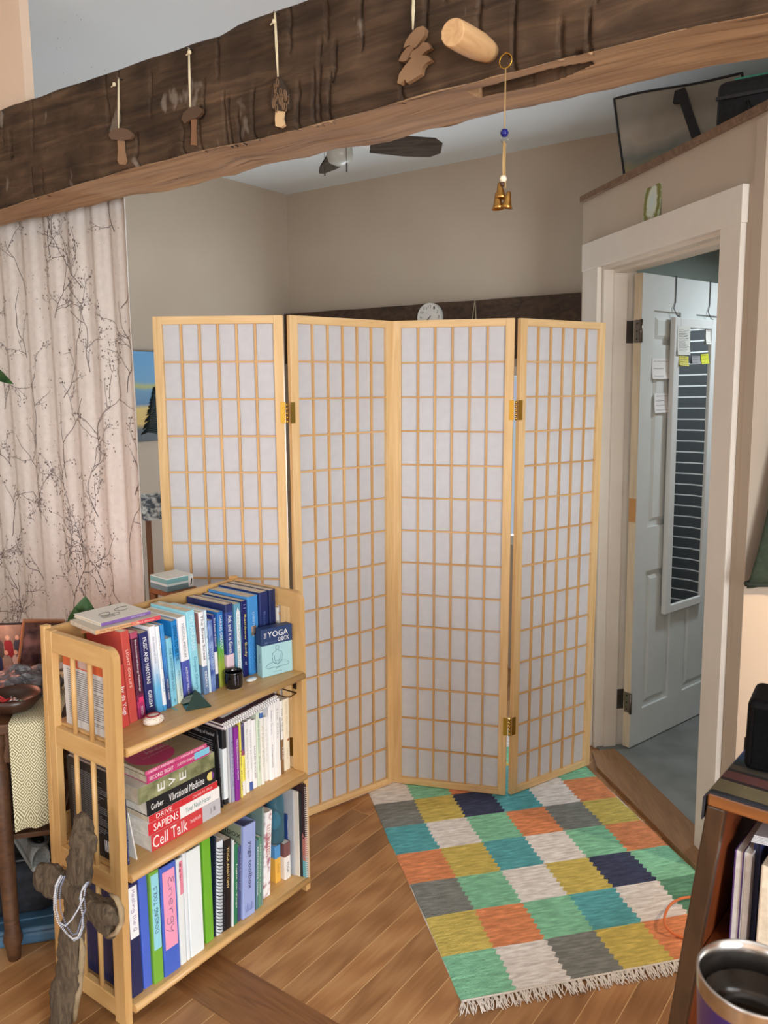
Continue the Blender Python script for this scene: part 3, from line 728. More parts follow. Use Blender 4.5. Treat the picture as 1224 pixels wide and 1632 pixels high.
# casings, jambs, header
bm = newbm(); box(bm, -.19, -.055, 0, .02, 0, 2.028, .002, T=WT); struct('trim_3', bm, TRIMW)
bm = newbm(); box(bm, .755, .855, 0, .02, 0, 2.032, .002, T=WT); struct('trim_4', bm, TRIMW)
bm = newbm(); box(bm, -.195, .86, -.003, .02, 2.028, 2.135, .002, T=WT); struct('trim_5', bm, TRIMW)
bm = newbm()
box(bm, -.05, -.035, .02, .162, 0, 2.03, T=WT); box(bm, .745, .76, .02, .175, 0, 2.03, T=WT); box(bm, -.035, .745, .02, .175, 2.015, 2.03, T=WT)
box(bm, -.035, -.023, .06, .115, 0, 2.015, T=WT); box(bm, .733, .745, .06, .115, 0, 2.015, T=WT); box(bm, -.023, .733, .06, .115, 2.003, 2.015, T=WT)
struct('trim_6', bm, TRIMW)
bm = newbm(); box(bm, .885, .931, .015, .02, 0, ZT-.01, .001, T=WT); struct('trim_7', bm, WALLC)
# brown ledge board along the top of the box
bm = newbm(); 
for s0, s1 in ((-.245, .03), (.032, .50), (.502, .94)): box(bm, s0, s1, .006, .2, ZT, ZT+.024, .002, T=WT)
struct('trim_8', bm, wood('ledge_wood', (104, 78, 56), (134, 104, 78), 10, 0, .7, .2))

# ---- door leaf
da = R(39.2); dd = Vector((math.cos(da), math.sin(da), 0)); dn = Vector((-dd.y, dd.x, 0))
DT = frameM(Vector((1.057, 3.283, 0)), dd, dn, (-.016, 0, 1))
DW, DZ0, DZ1, TH = .71, .012, 2.0, .036
colx = [(.085, .285), (.405, .615)]; rowz = [(.17, .78), (.97, 1.665), (1.725, 1.86)]
DOORW = noisy('door_paint', (206, 212, 212), (212, 218, 218), 5, .5, .02, .002)
bm = newbm()
xs = [0, .085, .285, .405, .615, DW]
for a, b in ((0, 1), (2, 3), (4, 5)): box(bm, xs[a], xs[b], 0, TH, DZ0, DZ1, T=DT)
for a, b in colx:
    z = DZ0
    for r0_, r1__ in rowz: box(bm, a, b, 0, TH, z, r0_, T=DT); z = r1__
    box(bm, a, b, 0, TH, z, DZ1, T=DT)
    for r0_, r1__ in rowz:
        box(bm, a, b, .010, TH-.010, r0_, r1__, T=DT)
        vs = box(bm, a+.018, b-.018, .0, .012, r0_+.018, r1__-.018, T=None)
        for v in vs:
            if v.co.y < .006:
                v.co.x += .02*(1 if v.co.x < (a+b)/2 else -1); v.co.z += .02*(1 if v.co.z < (r0_+r1__)/2 else -1); v.co.y = .003
            v.co = DT @ v.co
# hidden edge grain of the leaf
box(bm, -.0012, 0, .001, TH-.001, DZ0, DZ1, T=DT, mi=1)
door = struct('door_1', bm, [DOORW, wood('raw_door_edge', (196, 180, 152), (214, 200, 172), 12, 2, .7, .05)])
bm = newbm(); box(bm, -.0022, -.0012, .002, TH-.002, 1.0, 1.10, T=DT); obj('edge_patch', bm, P((190, 142, 88), .6), door)
for hz in (1.775, .215):
    bm = newbm()
    box(bm, -.0035, -.0012, .003, TH-.004, hz-.045, hz+.045, .001, T=DT)
    tube(bm, [DT @ Vector((-.008, -.004, hz-.045)), DT @ Vector((-.008, -.004, hz+.045))], .006, 10)
    box(bm, -.0365, -.0345, .108, .158, hz-.045, hz+.045, .001, T=WT)
    obj('hinge', bm, NICKEL, door)
    bm = newbm()
    for k in (-.03, 0, .03):
        T = DT @ Matrix.Translation((-.0042, .018, hz+k)); lathe_v = box(bm, -.0005, .0005, -.003, .003, -.003, .003, T=T)
    obj('screw', bm, P((60, 56, 52), .4, .9), door)

# ---- mirror over the door, reflecting the striped shower curtain
mir = thing('door_mirror', 'long white-framed mirror hooked over the open white door', 'mirror', (0, 0, 0))
MX0, MX1, MZ0, MZ1 = .20, .535, .575, 1.838; MY = -.026
bm = newbm(); fwid = .043
for a, b, c, d in ((MX0, MX0+fwid, MZ0, MZ1), (MX1-fwid, MX1, MZ0, MZ1), (MX0+fwid, MX1-fwid, MZ0, MZ0+.035), (MX0+fwid, MX1-fwid, MZ1-.04, MZ1)):
    box(bm, a, b, MY, -.004, c, d, .003, T=DT)
obj('frame', bm, P((216, 220, 220), .45), mir)
bm = newbm(); box(bm, MX0+fwid, MX1-fwid, MY+.008, -.005, MZ0+.035, MZ1-.04, T=DT)
mm, nt, b = newmat('mirror_glass'); b.inputs['Base Color'].default_value = (.82, .85, .85, 1); b.inputs['Metallic'].default_value = 1; b.inputs['Roughness'].default_value = .02
obj('glass', bm, mm, mir)
for x in (.235, .505):
    bm = newbm(); tube(bm, [DT @ Vector(p) for p in ((x, TH+.002, 1.96), (x, TH+.002, 2.004), (x, -.003, 2.004), (x, -.003, 1.90), (x-.018, -.006, 1.875), (x+.004, -.010, 1.845), (x+.004, -.02, 1.842))], .0022, 6)
    obj('hook', bm, P((90, 92, 90), .4, .6), mir)
# papers stuck on door and mirror
def on_door(u, v, off):
    X = onplane(u, v, Vector((1.057+.016*-1.5, 3.283, 0)) - dn*off, dn)
    i = DT.inverted() @ X; return i.x, i.z
def paper(label, px0, px1, off, rgb, lines=4, cat='note', rot=0, group=None, lc=(70, 70, 76)):
    (x0, z1), (x1, z0) = on_door(*px0, off), on_door(*px1, off)
    w, h = x1-x0, z1-z0
    T = DT @ Matrix.Translation(((x0+x1)/2, -off, (z0+z1)/2)) @ Matrix.Rotation(R(rot), 4, 'Y')
    o = thing('paper_note', label, cat, (0, 0, 0), group=group); o.matrix_world = T
    bm = newbm(); n = 6; vg = []
    for j in range(n+1):
        k = j/n; vg.append([(bm.verts.new((sx*w/2, -.0006-.006*(1-k)**3, -h/2+h*k)), bm.verts.new((sx*w/2, -.0001-.006*(1-k)**3, -h/2+h*k))) for sx in (-1, 1)])
    for A, B in zip(vg, vg[1:]):
        for q in (0, 1): bm.faces.new((A[0][q], A[1][q], B[1][q], B[0][q]))
    obj('sheet', bm, P(rgb, .8), o)
    bm = newbm(); rn = random.Random(len(label))
    for k in range(lines):
        z = h*(.36-.72*k/max(1, lines-1)) if lines > 1 else 0; l = w*rn.uniform(.5, .8)
        kk = (z+h/2)/h; yy = -.0009-.006*(1-kk)**3
        pts = [(-w*.4+l*i/10, yy, z+rn.uniform(-1, 1)*h*.012) for i in range(11)]
        tube(bm, pts, .0007, 4)
    obj('writing', bm, P(lc, .7), o)
    return o
paper('white handwritten note on the door, upper of the two beside the mirror', (1040, 571), (1067, 604), .0005, (226, 226, 226), 3)
paper('white handwritten note on the door, lower of the two beside the mirror', (1043, 627), (1067, 657), .0005, (228, 228, 230), 4)
MO = -MY-.008+.001
paper('white written list taped to the upper left of the mirror', (1081, 519), (1099, 566), -MY+.0005, (214, 216, 212), 14)
paper('yellow sticky note at the left of the mirror below the list', (1083, 567), (1097, 583), -MY+.001, (206, 200, 104), 4, 'sticky note', 3)
paper('grey printed card between the two yellow notes on the mirror', (1103, 567), (1116, 580), MO, (150, 152, 156), 3)
paper('bright yellow-green sticky note at the right of the mirror', (1118, 564), (1129, 580), MO, (206, 212, 60), 3, 'sticky note', -4)
paper('small white card at the upper right corner of the mirror', (1126, 524), (1134, 549), MO, (220, 220, 216), 2)

# shower curtain inside the bathroom
sc = thing('shower_curtain', 'charcoal shower curtain with thin white stripes seen in the mirror', 'curtain', (2.32, 3.0, 0))
bm = newbm(); nx, nz = 120, 4
g = [[bm.verts.new((.048*math.sin(i/nx*34)+.012*math.sin(i/nx*81+1), 1.45*i/nx, .12+1.95*j/nz)) for i in range(nx+1)] for j in range(nz+1)]
for j in range(nz):
    for i in range(nx): bm.faces.new((g[j][i], g[j][i+1], g[j+1][i+1], g[j+1][i])).smooth = True
m, nt, b = newmat('striped_cloth'); L = nt.links.new
tc = N(nt, 'ShaderNodeTexCoord'); sp = N(nt, 'ShaderNodeSeparateXYZ'); L(tc.outputs['Object'], sp.inputs[0])
mo_ = N(nt, 'ShaderNodeMath', operation='MODULO'); L(sp.outputs[2], mo_.inputs[0]); mo_.inputs[1].default_value = .060
gt = N(nt, 'ShaderNodeMath', operation='LESS_THAN'); L(mo_.outputs[0], gt.inputs[0]); gt.inputs[1].default_value = .0065
mx = N(nt, 'ShaderNodeMix', data_type='RGBA'); L(gt.outputs[0], mx.inputs[0]); mx.inputs[6].default_value = (*lin((74, 78, 82)), 1); mx.inputs[7].default_value = (*lin((230, 232, 232)), 1)
L(mx.outputs[2], b.inputs['Base Color']); b.inputs['Roughness'].default_value = .85
obj('cloth', bm, m, sc, normals=False)
bm = newbm(); tube(bm, [(0, -.1, 2.1), (0, 1.55, 2.1)], .012, 12); obj('rod', bm, STEEL, sc)
bm = newbm()
for k in range(12): tube(bm, [(.018*math.cos(t), .06+k*.12, 2.092+.022*math.sin(t)) for t in [6.283*i/12 for i in range(12)]], .002, 6, closed=True)
obj('rings', bm, STEEL, sc)

# card standing on the door header
(cA, cB) = ((WT.inverted() @ onplane(1030, 352, Wp(0, 0), wn)), (WT.inverted() @ onplane(1056, 345, Wp(0, 0), wn)))
T = WT @ Matrix.Translation((.265, .012, 2.136)) @ Matrix.Rotation(R(-4), 4, 'X')
cdn = thing('art_card', 'small painted card of a pale oval in green leaves on the door header', 'card', (0, 0, 0)); cdn.matrix_world = T
bm = newbm(); box(bm, 0, .115, 0, .002, 0, .135); obj('back_board', bm, P((150, 160, 120), .7), cdn)
def card_mat():
    m, nt, b = newmat('card_print'); L = nt.links.new
    tc = N(nt, 'ShaderNodeTexCoord'); mp = N(nt, 'ShaderNodeMapping'); mp.inputs['Location'].default_value = (-.058/.046, 0, -.06/.075); mp.inputs['Scale'].default_value = (1/.046, 0, 1/.075)
    L(tc.outputs['Object'], mp.inputs[0]); ln = N(nt, 'ShaderNodeVectorMath', operation='LENGTH'); L(mp.outputs[0], ln.inputs[0])
    no = N(nt, 'ShaderNodeTexNoise'); no.inputs['Scale'].default_value = 60; L(tc.outputs['Object'], no.inputs['Vector'])
    ad = N(nt, 'ShaderNodeMath', operation='MULTIPLY_ADD'); L(no.outputs['Fac'], ad.inputs[0]); ad.inputs[1].default_value = .5; L(ln.outputs['Value'], ad.inputs[2])
    rp = ramp(nt, [(.25, (196, 210, 206)), (.62, (206, 212, 192)), (.78, (120, 116, 50)), (1.0, (128, 128, 66)), (1.0, (176, 188, 160))]); 
    dv = N(nt, 'ShaderNodeMath', operation='DIVIDE'); L(ad.outputs[0], dv.inputs[0]); dv.inputs[1].default_value = 1.45
    L(dv.outputs[0], rp.inputs[0]); L(rp.outputs[0], b.inputs['Base Color']); b.inputs['Roughness'].default_value = .6
    return m
bm = newbm(); box(bm, .002, .112, -.0012, 0, .002, .133); obj('picture', bm, card_mat(), cdn)

# ---- things stored on top of the box
def on_ledge(u, v, d=.03): 
    return WT.inverted() @ onplane(u, v, Wp(0, d), wn)
a = on_ledge(990, 285); b_ = on_ledge(976, 155); c = on_ledge(1140, 120)
s0 = a.x; s1 = on_ledge(1190, 180).x
CDIR = Vector((math.cos(R(-33)), math.sin(R(-33)), 0)); CNR = Vector((-CDIR.y, CDIR.x, 0))
b0c = Wp(s0+.012, .075, ZT+.0005)
bag = thing('printed_cushion', 'grey-beige cloth cushion with black piping and a black numeral on the ledge', 'cushion', (0, 0, 0)); bag.matrix_world = frameM(b0c, CDIR, CNR)
pb0 = onplane(985, 288, b0c, CNR); 
def cu_(u, v): q = bag.matrix_world.inverted() @ onplane(u, v, b0c, CNR); return q.x, q.z
tl_, tr_ = cu_(975, 154), cu_(1142, 121)
Wd = tr_[0]-tl_[0]+.08; 
bm = newbm(); gf, gb = [], []
nx, nz = 30, 16
for j in range(nz+1):
    rf, rb = [], []
    for i in range(nx+1):
        u, w_ = i/nx, j/nz
        k = (4*u*(1-u))**.45*(4*w_*(1-w_))**.45
        zt = tl_[1]+(tr_[1]-tl_[1])*u
        zz = zt*w_ + .003*math.sin(u*7)*w_; xx = tl_[0]*w_ + Wd*u
        y = -.03*k + .008*mnoise.noise(Vector((u*5, w_*4, 1)))*k
        rf.append(bm.verts.new((xx, .03+y, zz))); rb.append(bm.verts.new((xx, .03+.04*k+.0005, zz)))
    gf.append(rf); gb.append(rb)
for j in range(nz):
    for i in range(nx):
        bm.faces.new((gf[j][i], gf[j][i+1], gf[j+1][i+1], gf[j+1][i])).smooth = True
        bm.faces.new((gb[j][i], gb[j+1][i], gb[j+1][i+1], gb[j][i+1])).smooth = True
cm = bands('cushion_print', [(0, (120, 124, 106)), (.2, (150, 138, 100)), (.34, (120, 124, 120)), (.5, (164, 156, 144)), (.75, (138, 132, 122)), (1, (150, 144, 132))], 2, .34, .9, 'LINEAR', .5, 7)
edge = [v.co.copy() for v in gf[0]] + [r[-1].co.copy() for r in gf[1:]] + [v.co.copy() for v in gf[-1][::-1]][1:] + [r[0].co.copy() for r in gf[::-1]][1:-1]
obj('cover', bm, cm, bag, normals=False)
bm = newbm(); tube(bm, edge, .0055, 6, closed=True); obj('piping', bm, BLACK, bag)
q1 = [cu_(u, v) for u, v in ((1076, 146), (1092, 140), (1117, 214), (1103, 222), (1084, 165), (1073, 165))]
bm = newbm(); prism(bm, q1, -.008, .012); obj('numeral', bm, BLACK, bag)
s2 = on_ledge(1140, 200).x
bg = thing('black_bag', 'black soft bag on the ledge above the doorway', 'bag', (0, 0, 0)); bg.matrix_world = frameM(Wp(s2+.01, .05, ZT+.0245), CDIR, CNR)
bh = (bg.matrix_world.inverted() @ onplane(1145, 128, Wp(s2+.01, .05, ZT), CNR)).z
bm = newbm(); vs = box(bm, 0, .40, 0, .10, 0, bh, .03, seg=4)
for v in vs: v.co.x += .010*math.sin(v.co.z*20); v.co.y += .004*math.sin(v.co.x*30)
obj('body', bm, noisy('black_nylon', (20, 21, 23), (30, 31, 34), 80, .6, .2, .002), bg)
bm = newbm(); box(bm, .006, .39, -.006, .004, bh*.62, bh*.69, .002); obj('zip', bm, P((40, 40, 44), .4), bg)
bm = newbm(); tube(bm, [(.10, -.004, .08), (.11, -.02, .05), (.2, -.024, .035), (.3, -.02, .05), (.31, -.004, .08)], .006, 8); obj('handle', bm, BLACK, bg)
tl = thing('teal_box', 'teal box on top of the bathroom box behind the black bag', 'box', (0, 0, 0)); tl.matrix_world = frameM(Wp(s2+.0, .05, ZT+.0005)+CNR*.14+CDIR*.035, CDIR, CNR)
bm = newbm(); box(bm, 0, .5, 0, .25, 0, bh+.03, .006); obj('body', bm, P((60, 150, 130), .5), tl)
bm = newbm(); box(bm, 0, .5, 0, .25, bh+.0305, bh+.07, .004); obj('lid', bm, P((70, 164, 142), .5), tl)

# ---- green jacket hanging on the wall at the right edge
jt = thing('jacket', 'dark green jacket hanging at the right edge of the picture', 'jacket', (0, 0, 0))
jp = WT.inverted() @ onplane(1192, 938, Wp(.98, 0), wv)
j0 = jp.y; jz = jp.z
jt.matrix_world = WT @ Matrix.Translation((.942, j0, jz))
# local: x away from the wall (towards camera), y right along the wall, z up
bm = newbm(); n = 28; secs = []
for k in range(14):
    t = k/13; z = .62*t
    w0 = .06+.14*min(1, t*1.6)     # left outline runs out to the right as it rises
    x0 = .105*t**.9; x1 = .46-.1*t**3
    th_ = .035+.02*math.sin(t*3)
    ring = []
    for i in range(n):
        a = 6.283*i/n; cx = (x0+x1)/2; hw = (x1-x0)/2
        ring.append(bm.verts.new((th_+th_*math.sin(a)*(.8+.15*math.sin(a*5+t*6)), cx+hw*math.cos(a), z + (.006*math.sin(a*3) if k == 0 else 0))))
    secs.append(ring)
for A, B in zip(secs, secs[1:]):
    for i in range(n): bm.faces.new((A[i], A[(i+1) % n], B[(i+1) % n], B[i])).smooth = True
bm.faces.new(secs[0]); bm.faces.new(secs[-1])
JM = noisy('jacket_cloth', (52, 62, 48), (64, 74, 58), 60, .9, .3, .002)
obj('body', bm, JM, jt)
bm = newbm(); ring = [(.035+.0385*math.sin(6.283*i/n), .2325+.235*math.cos(6.283*i/n), .012) for i in range(n)]
tube(bm, ring, .007, 6, closed=True); obj('hem', bm, P((44, 52, 42), .9), jt)
bm = newbm()
tube(bm, [(.052, .40, .60), (.06, .47, .5), (.06, .50, .25), (.06, .505, .02)], [.046, .05, .048, .045], 14); obj('sleeve', bm, JM, jt)
bm = newbm(); tube(bm, [(.002, .30, .70), (.045, .30, .70), (.055, .30, .72)], .006, 8); tube(bm, [(.03, .30, .70), (.03, .30, .63)], .004, 6); obj('wall_hook', bm, NICKEL, jt)
# ================================================================= BOOKCASE
FX, FY = -.238, 2.329
EB = E1; NB = Vector((-E1.y, E1.x, 0))               # along the shelves, into the bookcase
BTm = frameM((FX, FY, 0), EB, NB)                    # local x = along (0 at the right outer edge, negative to the left), y = depth
BINV = BTm.inverted()
HB = .968; DB = .30; PT = .02
def xl(z): return -.665-.026*(1-z/HB)                 # the left side leans out a little at the foot
SHZ = [.721, .400, .053]
bc = thing('bookcase', 'light wooden three-shelf bookcase with slatted sides full of books', 'bookcase', (FX, FY, 0), (0, 0, R(54)))
LT = Matrix(((1, 0, .026/HB, -.691), (0, 1, 0, 0), (0, 0, 1, 0), (0, 0, 0, 1)))      # left side frame, leaning
RTm = Matrix.Translation((-PT, 0, 0))
for nm, T, sgn in (('left', LT, 1), ('right', RTm, -1)):
    # rounded front corner of the post
    bm = newbm(); w = .042
    pr = [(0, 0), (w, 0), (w, HB-.004), (.035, HB-.004)] + [(.03-.03*math.sin(t), HB-.034+.03*math.cos(t)) for t in [i/6*math.pi/2 for i in range(7)]]
    Tp = T @ Matrix(((0, 1, 0, 0), (1, 0, 0, 0), (0, 0, 1, 0), (0, 0, 0, 1)))
    prism(bm, pr, 0, PT, Tp); obj('post', bm, CASE, bc)
    bm = newbm(); box(bm, 0, PT, DB-.048, DB-.022, 0, HB-.002, .002, T=T); obj('post', bm, CASE, bc)
    bm = newbm(); box(bm, 0, PT, DB-.020, DB, 0, HB+.006, .002, T=T); obj('post', bm, CASE, bc)
    for z0, z1, n2 in ((HB-.056, HB-.004, 'top_rail'), (SHZ[0]-.055, SHZ[0]-.005, 'side_rail'), (SHZ[1]-.060, SHZ[1]-.008, 'side_rail'), (.012, .062, 'side_rail')):
        bm = newbm(); box(bm, .001, PT-.001, w-.001, DB-.047, z0, z1, .002, T=T); obj(n2, bm, CASEY, bc)
    for (za, zb) in ((.058, SHZ[1]-.056), (SHZ[1]-.01, SHZ[0]-.051), (SHZ[0]-.007, HB-.052)):
        for y in (.108, .178):
            bm = newbm(); tube(bm, [T @ Vector((PT/2, y, za)), T @ Vector((PT/2, y, zb))], .0065, 12); obj('slat', bm, CASE, bc)
SHT = .021
for z in SHZ:
    bm = newbm(); x0 = xl(z)+PT+.0005
    pr = [(x0, -.006+.006*math.cos(t)-.0, ) for t in [0]]
    vs = box(bm, x0, -PT-.0005, -.008, DB-.021, z-SHT, z)
    obj('shelf', bm, CASEX, bc)
    bm = newbm(); tube(bm, [(x0, -.008, z-SHT/2), (-PT-.0005, -.008, z-SHT/2)], SHT/2, 14); obj('shelf_nosing', bm, CASEX, bc)
bm = newbm(); box(bm, xl(.9)+PT+.001, -.415, DB-.019, DB-.003, HB-.10, HB-.003, .001); box(bm, -.414, -PT-.001, DB-.019, DB-.003, HB-.10, HB-.003, .001); obj('back_rail', bm, CASEX, bc)
bm = newbm(); box(bm, xl(.4)+PT+.001, -PT-.001, DB-.019, DB-.012, .37, .46, .001); obj('back_rail', bm, CASEX, bc)
for z in (SHZ[0]-.03, SHZ[1]-.03):
    bm = newbm(); box(bm, -PT-.004, -PT, .02, .034, z-.03, z+.03, .002); obj('bracket', bm, P((70, 60, 48), .4, .8), bc)

# ---------------------------------------------------------------- books
def so(u, v, z):
    X = BINV @ atz(u, v, z); return X.x, X.y
def sz(u, v, o):
    X = BINV @ onplane(u, v, BTm @ Vector((0, o, 0)), NB); return X.x, X.z
def cover_mesh(bm, T, D, H, c=.0016, rnd=.0035, hard=False, mi=0):
    r = min(rnd, T*.35); n = 4
    out = [(0, D)] + [(r-r*math.cos(a), r-r*math.sin(a)) for a in [i/n*math.pi/2 for i in range(n+1)]] + [(T-r+r*math.sin(a), r-r*math.cos(a)) for a in [i/n*math.pi/2 for i in range(n+1)]] + [(T, D)]
    inn = [(T-c, D), (T-c, c*1.6), (c, c*1.6), (c, D)]
    prismz(bm, out+inn, 0, H, mi=mi)
GRP = None
def book(label, x, o, z, T, D, H, lean, mat, title=None, tcol=(245, 245, 242), group=None, spans=None, pages=PAGES, up=False, twist=0.0, kind='book', cover=.0016, name='book'):
    """upright book; x,o = left front foot of the spine on the shelf, lean in radians (top towards the right is positive)"""
    zz = z + (T*math.sin(lean) if lean > 0 else 0) + .0004
    r = thing(name, label, kind, BTm @ Vector((x, o, zz)), (0, 0, 0), group)
    r.matrix_world = Matrix.Translation(BTm @ Vector((x, o, zz))) @ Matrix.Rotation(R(54)+twist, 4, 'Z') @ Matrix.Rotation(lean, 4, 'Y')
    bm = newbm(); cover_mesh(bm, T, D, H, cover); obj('cover', bm, mat, r)
    ins = .0025 if cover > .002 else .0006
    if T > .005:
        bm = newbm(); box(bm, cover+.0002, T-cover-.0002, cover*1.8, D-ins-.001, ins, H-ins-.0004); obj('pages', bm, pages, r)
    if title:
        parts = title if isinstance(title, list) else [(title, .12, .88, tcol)]
        for p in parts:
            s, a, b, c = p[:4]; fr = p[4] if len(p) > 4 else .55
            ang = -90 if not up else 90
            cz_ = H*(1-(a+b)/2)
            Tm = Matrix.Translation((T/2, -.0006, cz_)) @ Matrix.Rotation(R(90), 4, 'X') @ Matrix.Rotation(R(ang), 4, 'Z')
            text(s, P(c, .6), r, H*(b-a), T*fr, Tm)
    return r
def px_books(rows, z, off, sc, group, Dd=.15, o_lim=(.02, .12), omin=None):
    """rows: (label, BL, BR, TL, mat, title kwargs) measured in a crop; keeps neighbours apart and lean monotone"""
    ox, oy = off; out = []
    for row in rows:
        lab, BL, BR, TL = row[:4]
        s0, o0 = so(ox+BL[0]/sc, oy+BL[1]/sc, z); s1, o1 = so(ox+BR[0]/sc, oy+BR[1]/sc, z)
        o = max(o_lim[0], min(o_lim[1], (o0+o1)/2))
        s0 = sz(ox+BL[0]/sc, oy+BL[1]/sc, o)[0]; s1 = sz(ox+BR[0]/sc, oy+BR[1]/sc, o)[0]
        st, zt = sz(ox+TL[0]/sc, oy+TL[1]/sc, o)
        out.append([s0, s1, o, st, zt-z])
    # bottoms in order
    prev = None
    for q in out:
        if prev is not None and q[0] < prev+.0008: q[0] = prev+.0008
        q[1] = max(q[1], q[0]+.004); prev = q[1]
    lean = [math.atan2(q[3]-q[0], q[4]) for q in out]
    return out, lean
# simple pen strokes for hand-lettered labels
GLY = dict(E=[[(.55,.95),(.2,.92),(.08,.74),(.38,.56),(.1,.42),(.03,.16),(.28,0),(.6,.1)]], n=[[(0,.55),(.05,0),(.1,.4),(.3,.58),(.45,.4),(.5,0)]], e=[[(.05,.3),(.45,.35),(.4,.55),(.15,.56),(.04,.25),(.2,0),(.5,.1)]],
 r=[[(0,.55),(.08,0),(.1,.35),(.25,.55),(.42,.5)]], g=[[(.45,.5),(.2,.58),(.05,.35),(.2,.1),(.42,.25),(.45,.5),(.45,-.3),(.2,-.45),(0,-.3)]], y=[[(0,.55),(.1,.2),(.3,.15),(.48,.55),(.36,-.1),(.1,-.7)]],
 D=[[(0,0),(.02,1),(.36,.85),(.5,.5),(.35,.1),(0,0)]], O=[[(.25,1),(.04,.7),(.05,.25),(.25,0),(.46,.25),(.46,.72),(.25,1)]], W=[[(0,1),(.14,0),(.28,.7),(.42,0),(.56,1)]], S=[[(.44,.9),(.22,1),(.05,.78),(.4,.38),(.4,.1),(.18,0),(0,.14)]],
 I=[[(.1,1),(.1,0)]], N=[[(0,0),(.02,1),(.42,0),(.44,1)]], G=[[(.46,.85),(.24,1),(.03,.6),(.1,.1),(.34,0),(.46,.4),(.26,.4)]], T=[[(0,1),(.5,1)],[(.25,1),(.25,0)]], L=[[(.02,1),(.0,0),(.4,0)]],
 H=[[(0,1),(.02,0)],[(.4,1),(.42,0)],[(0,.5),(.42,.5)]], a=[[(.4,.5),(.15,.56),(.03,.2),(.2,0),(.4,.2),(.4,.55),(.44,0)]], l=[[(.06,1),(.04,.1),(.14,0)]], i=[[(.06,.55),(.06,0)],[(.06,.75),(.07,.8)]], t=[[(.12,.9),(.12,.05),(.25,0)],[(0,.6),(.28,.6)]], h=[[(0,1),(.02,0),(.05,.4),(.25,.55),(.38,.4),(.4,0)]],
 Q=[[(.25,1),(.04,.6),(.1,.1),(.3,0),(.46,.4),(.42,.85),(.25,1)],[(.3,.25),(.5,-.1)]], q=[[]], R=[[(0,0),(.02,1),(.36,.9),(.36,.6),(.04,.5),(.4,0)]], k=[[(0,1),(.02,0)],[(.35,.55),(.03,.25),(.38,0)]])
def strokes(s_, mat, parent, w, h, T, r=.0006, name='handwriting'):
    pls = []; x = 0
    for ch_ in s_:
        if ch_ == ' ': x += .35; continue
        g_ = GLY.get(ch_, [[(.05, 0), (.07, .04)]]); mxx = max((p[0] for st in g_ for p in st), default=.3)
        pls += [[(x+a, b) for a, b in st] for st in g_ if len(st) > 1]; x += mxx+.16
    xs = [p[0] for st in pls for p in st]; ys = [p[1] for st in pls for p in st]; x0, x1, y0, y1 = min(xs), max(xs), min(ys), max(ys)
    bm = newbm()
    for st in pls:
        P3 = [Vector((((a-x0)/(x1-x0)-.5)*w, ((b-y0)/(y1-y0)-.5)*h, 0)) for a, b in st]; f_ = []
        for k in range(len(P3)-1):
            p0, q1, q2, p3_ = P3[max(0, k-1)], P3[k], P3[k+1], P3[min(len(P3)-1, k+2)]
            for i in range(4):
                t = i/4; f_.append(.5*((2*q1)+(q2-p0)*t+(2*p0-5*q1+4*q2-p3_)*t*t+(3*q1-p0-3*q2+p3_)*t**3))
        f_.append(P3[-1]); tube(bm, [T @ v for v in f_], r, 5)
    return obj(name, bm, mat, parent)
TG, MG, BG = 'books on the top shelf of the bookcase', 'books on the middle shelf of the bookcase', 'binders and books on the bottom shelf of the bookcase'
W_, K_ = (245, 245, 242), (30, 30, 34)
def soft(rgb): return P(rgb, .45, 0, .4)
def two(name, stops, H, **kw): return bands(name, stops, 2, H, **kw)
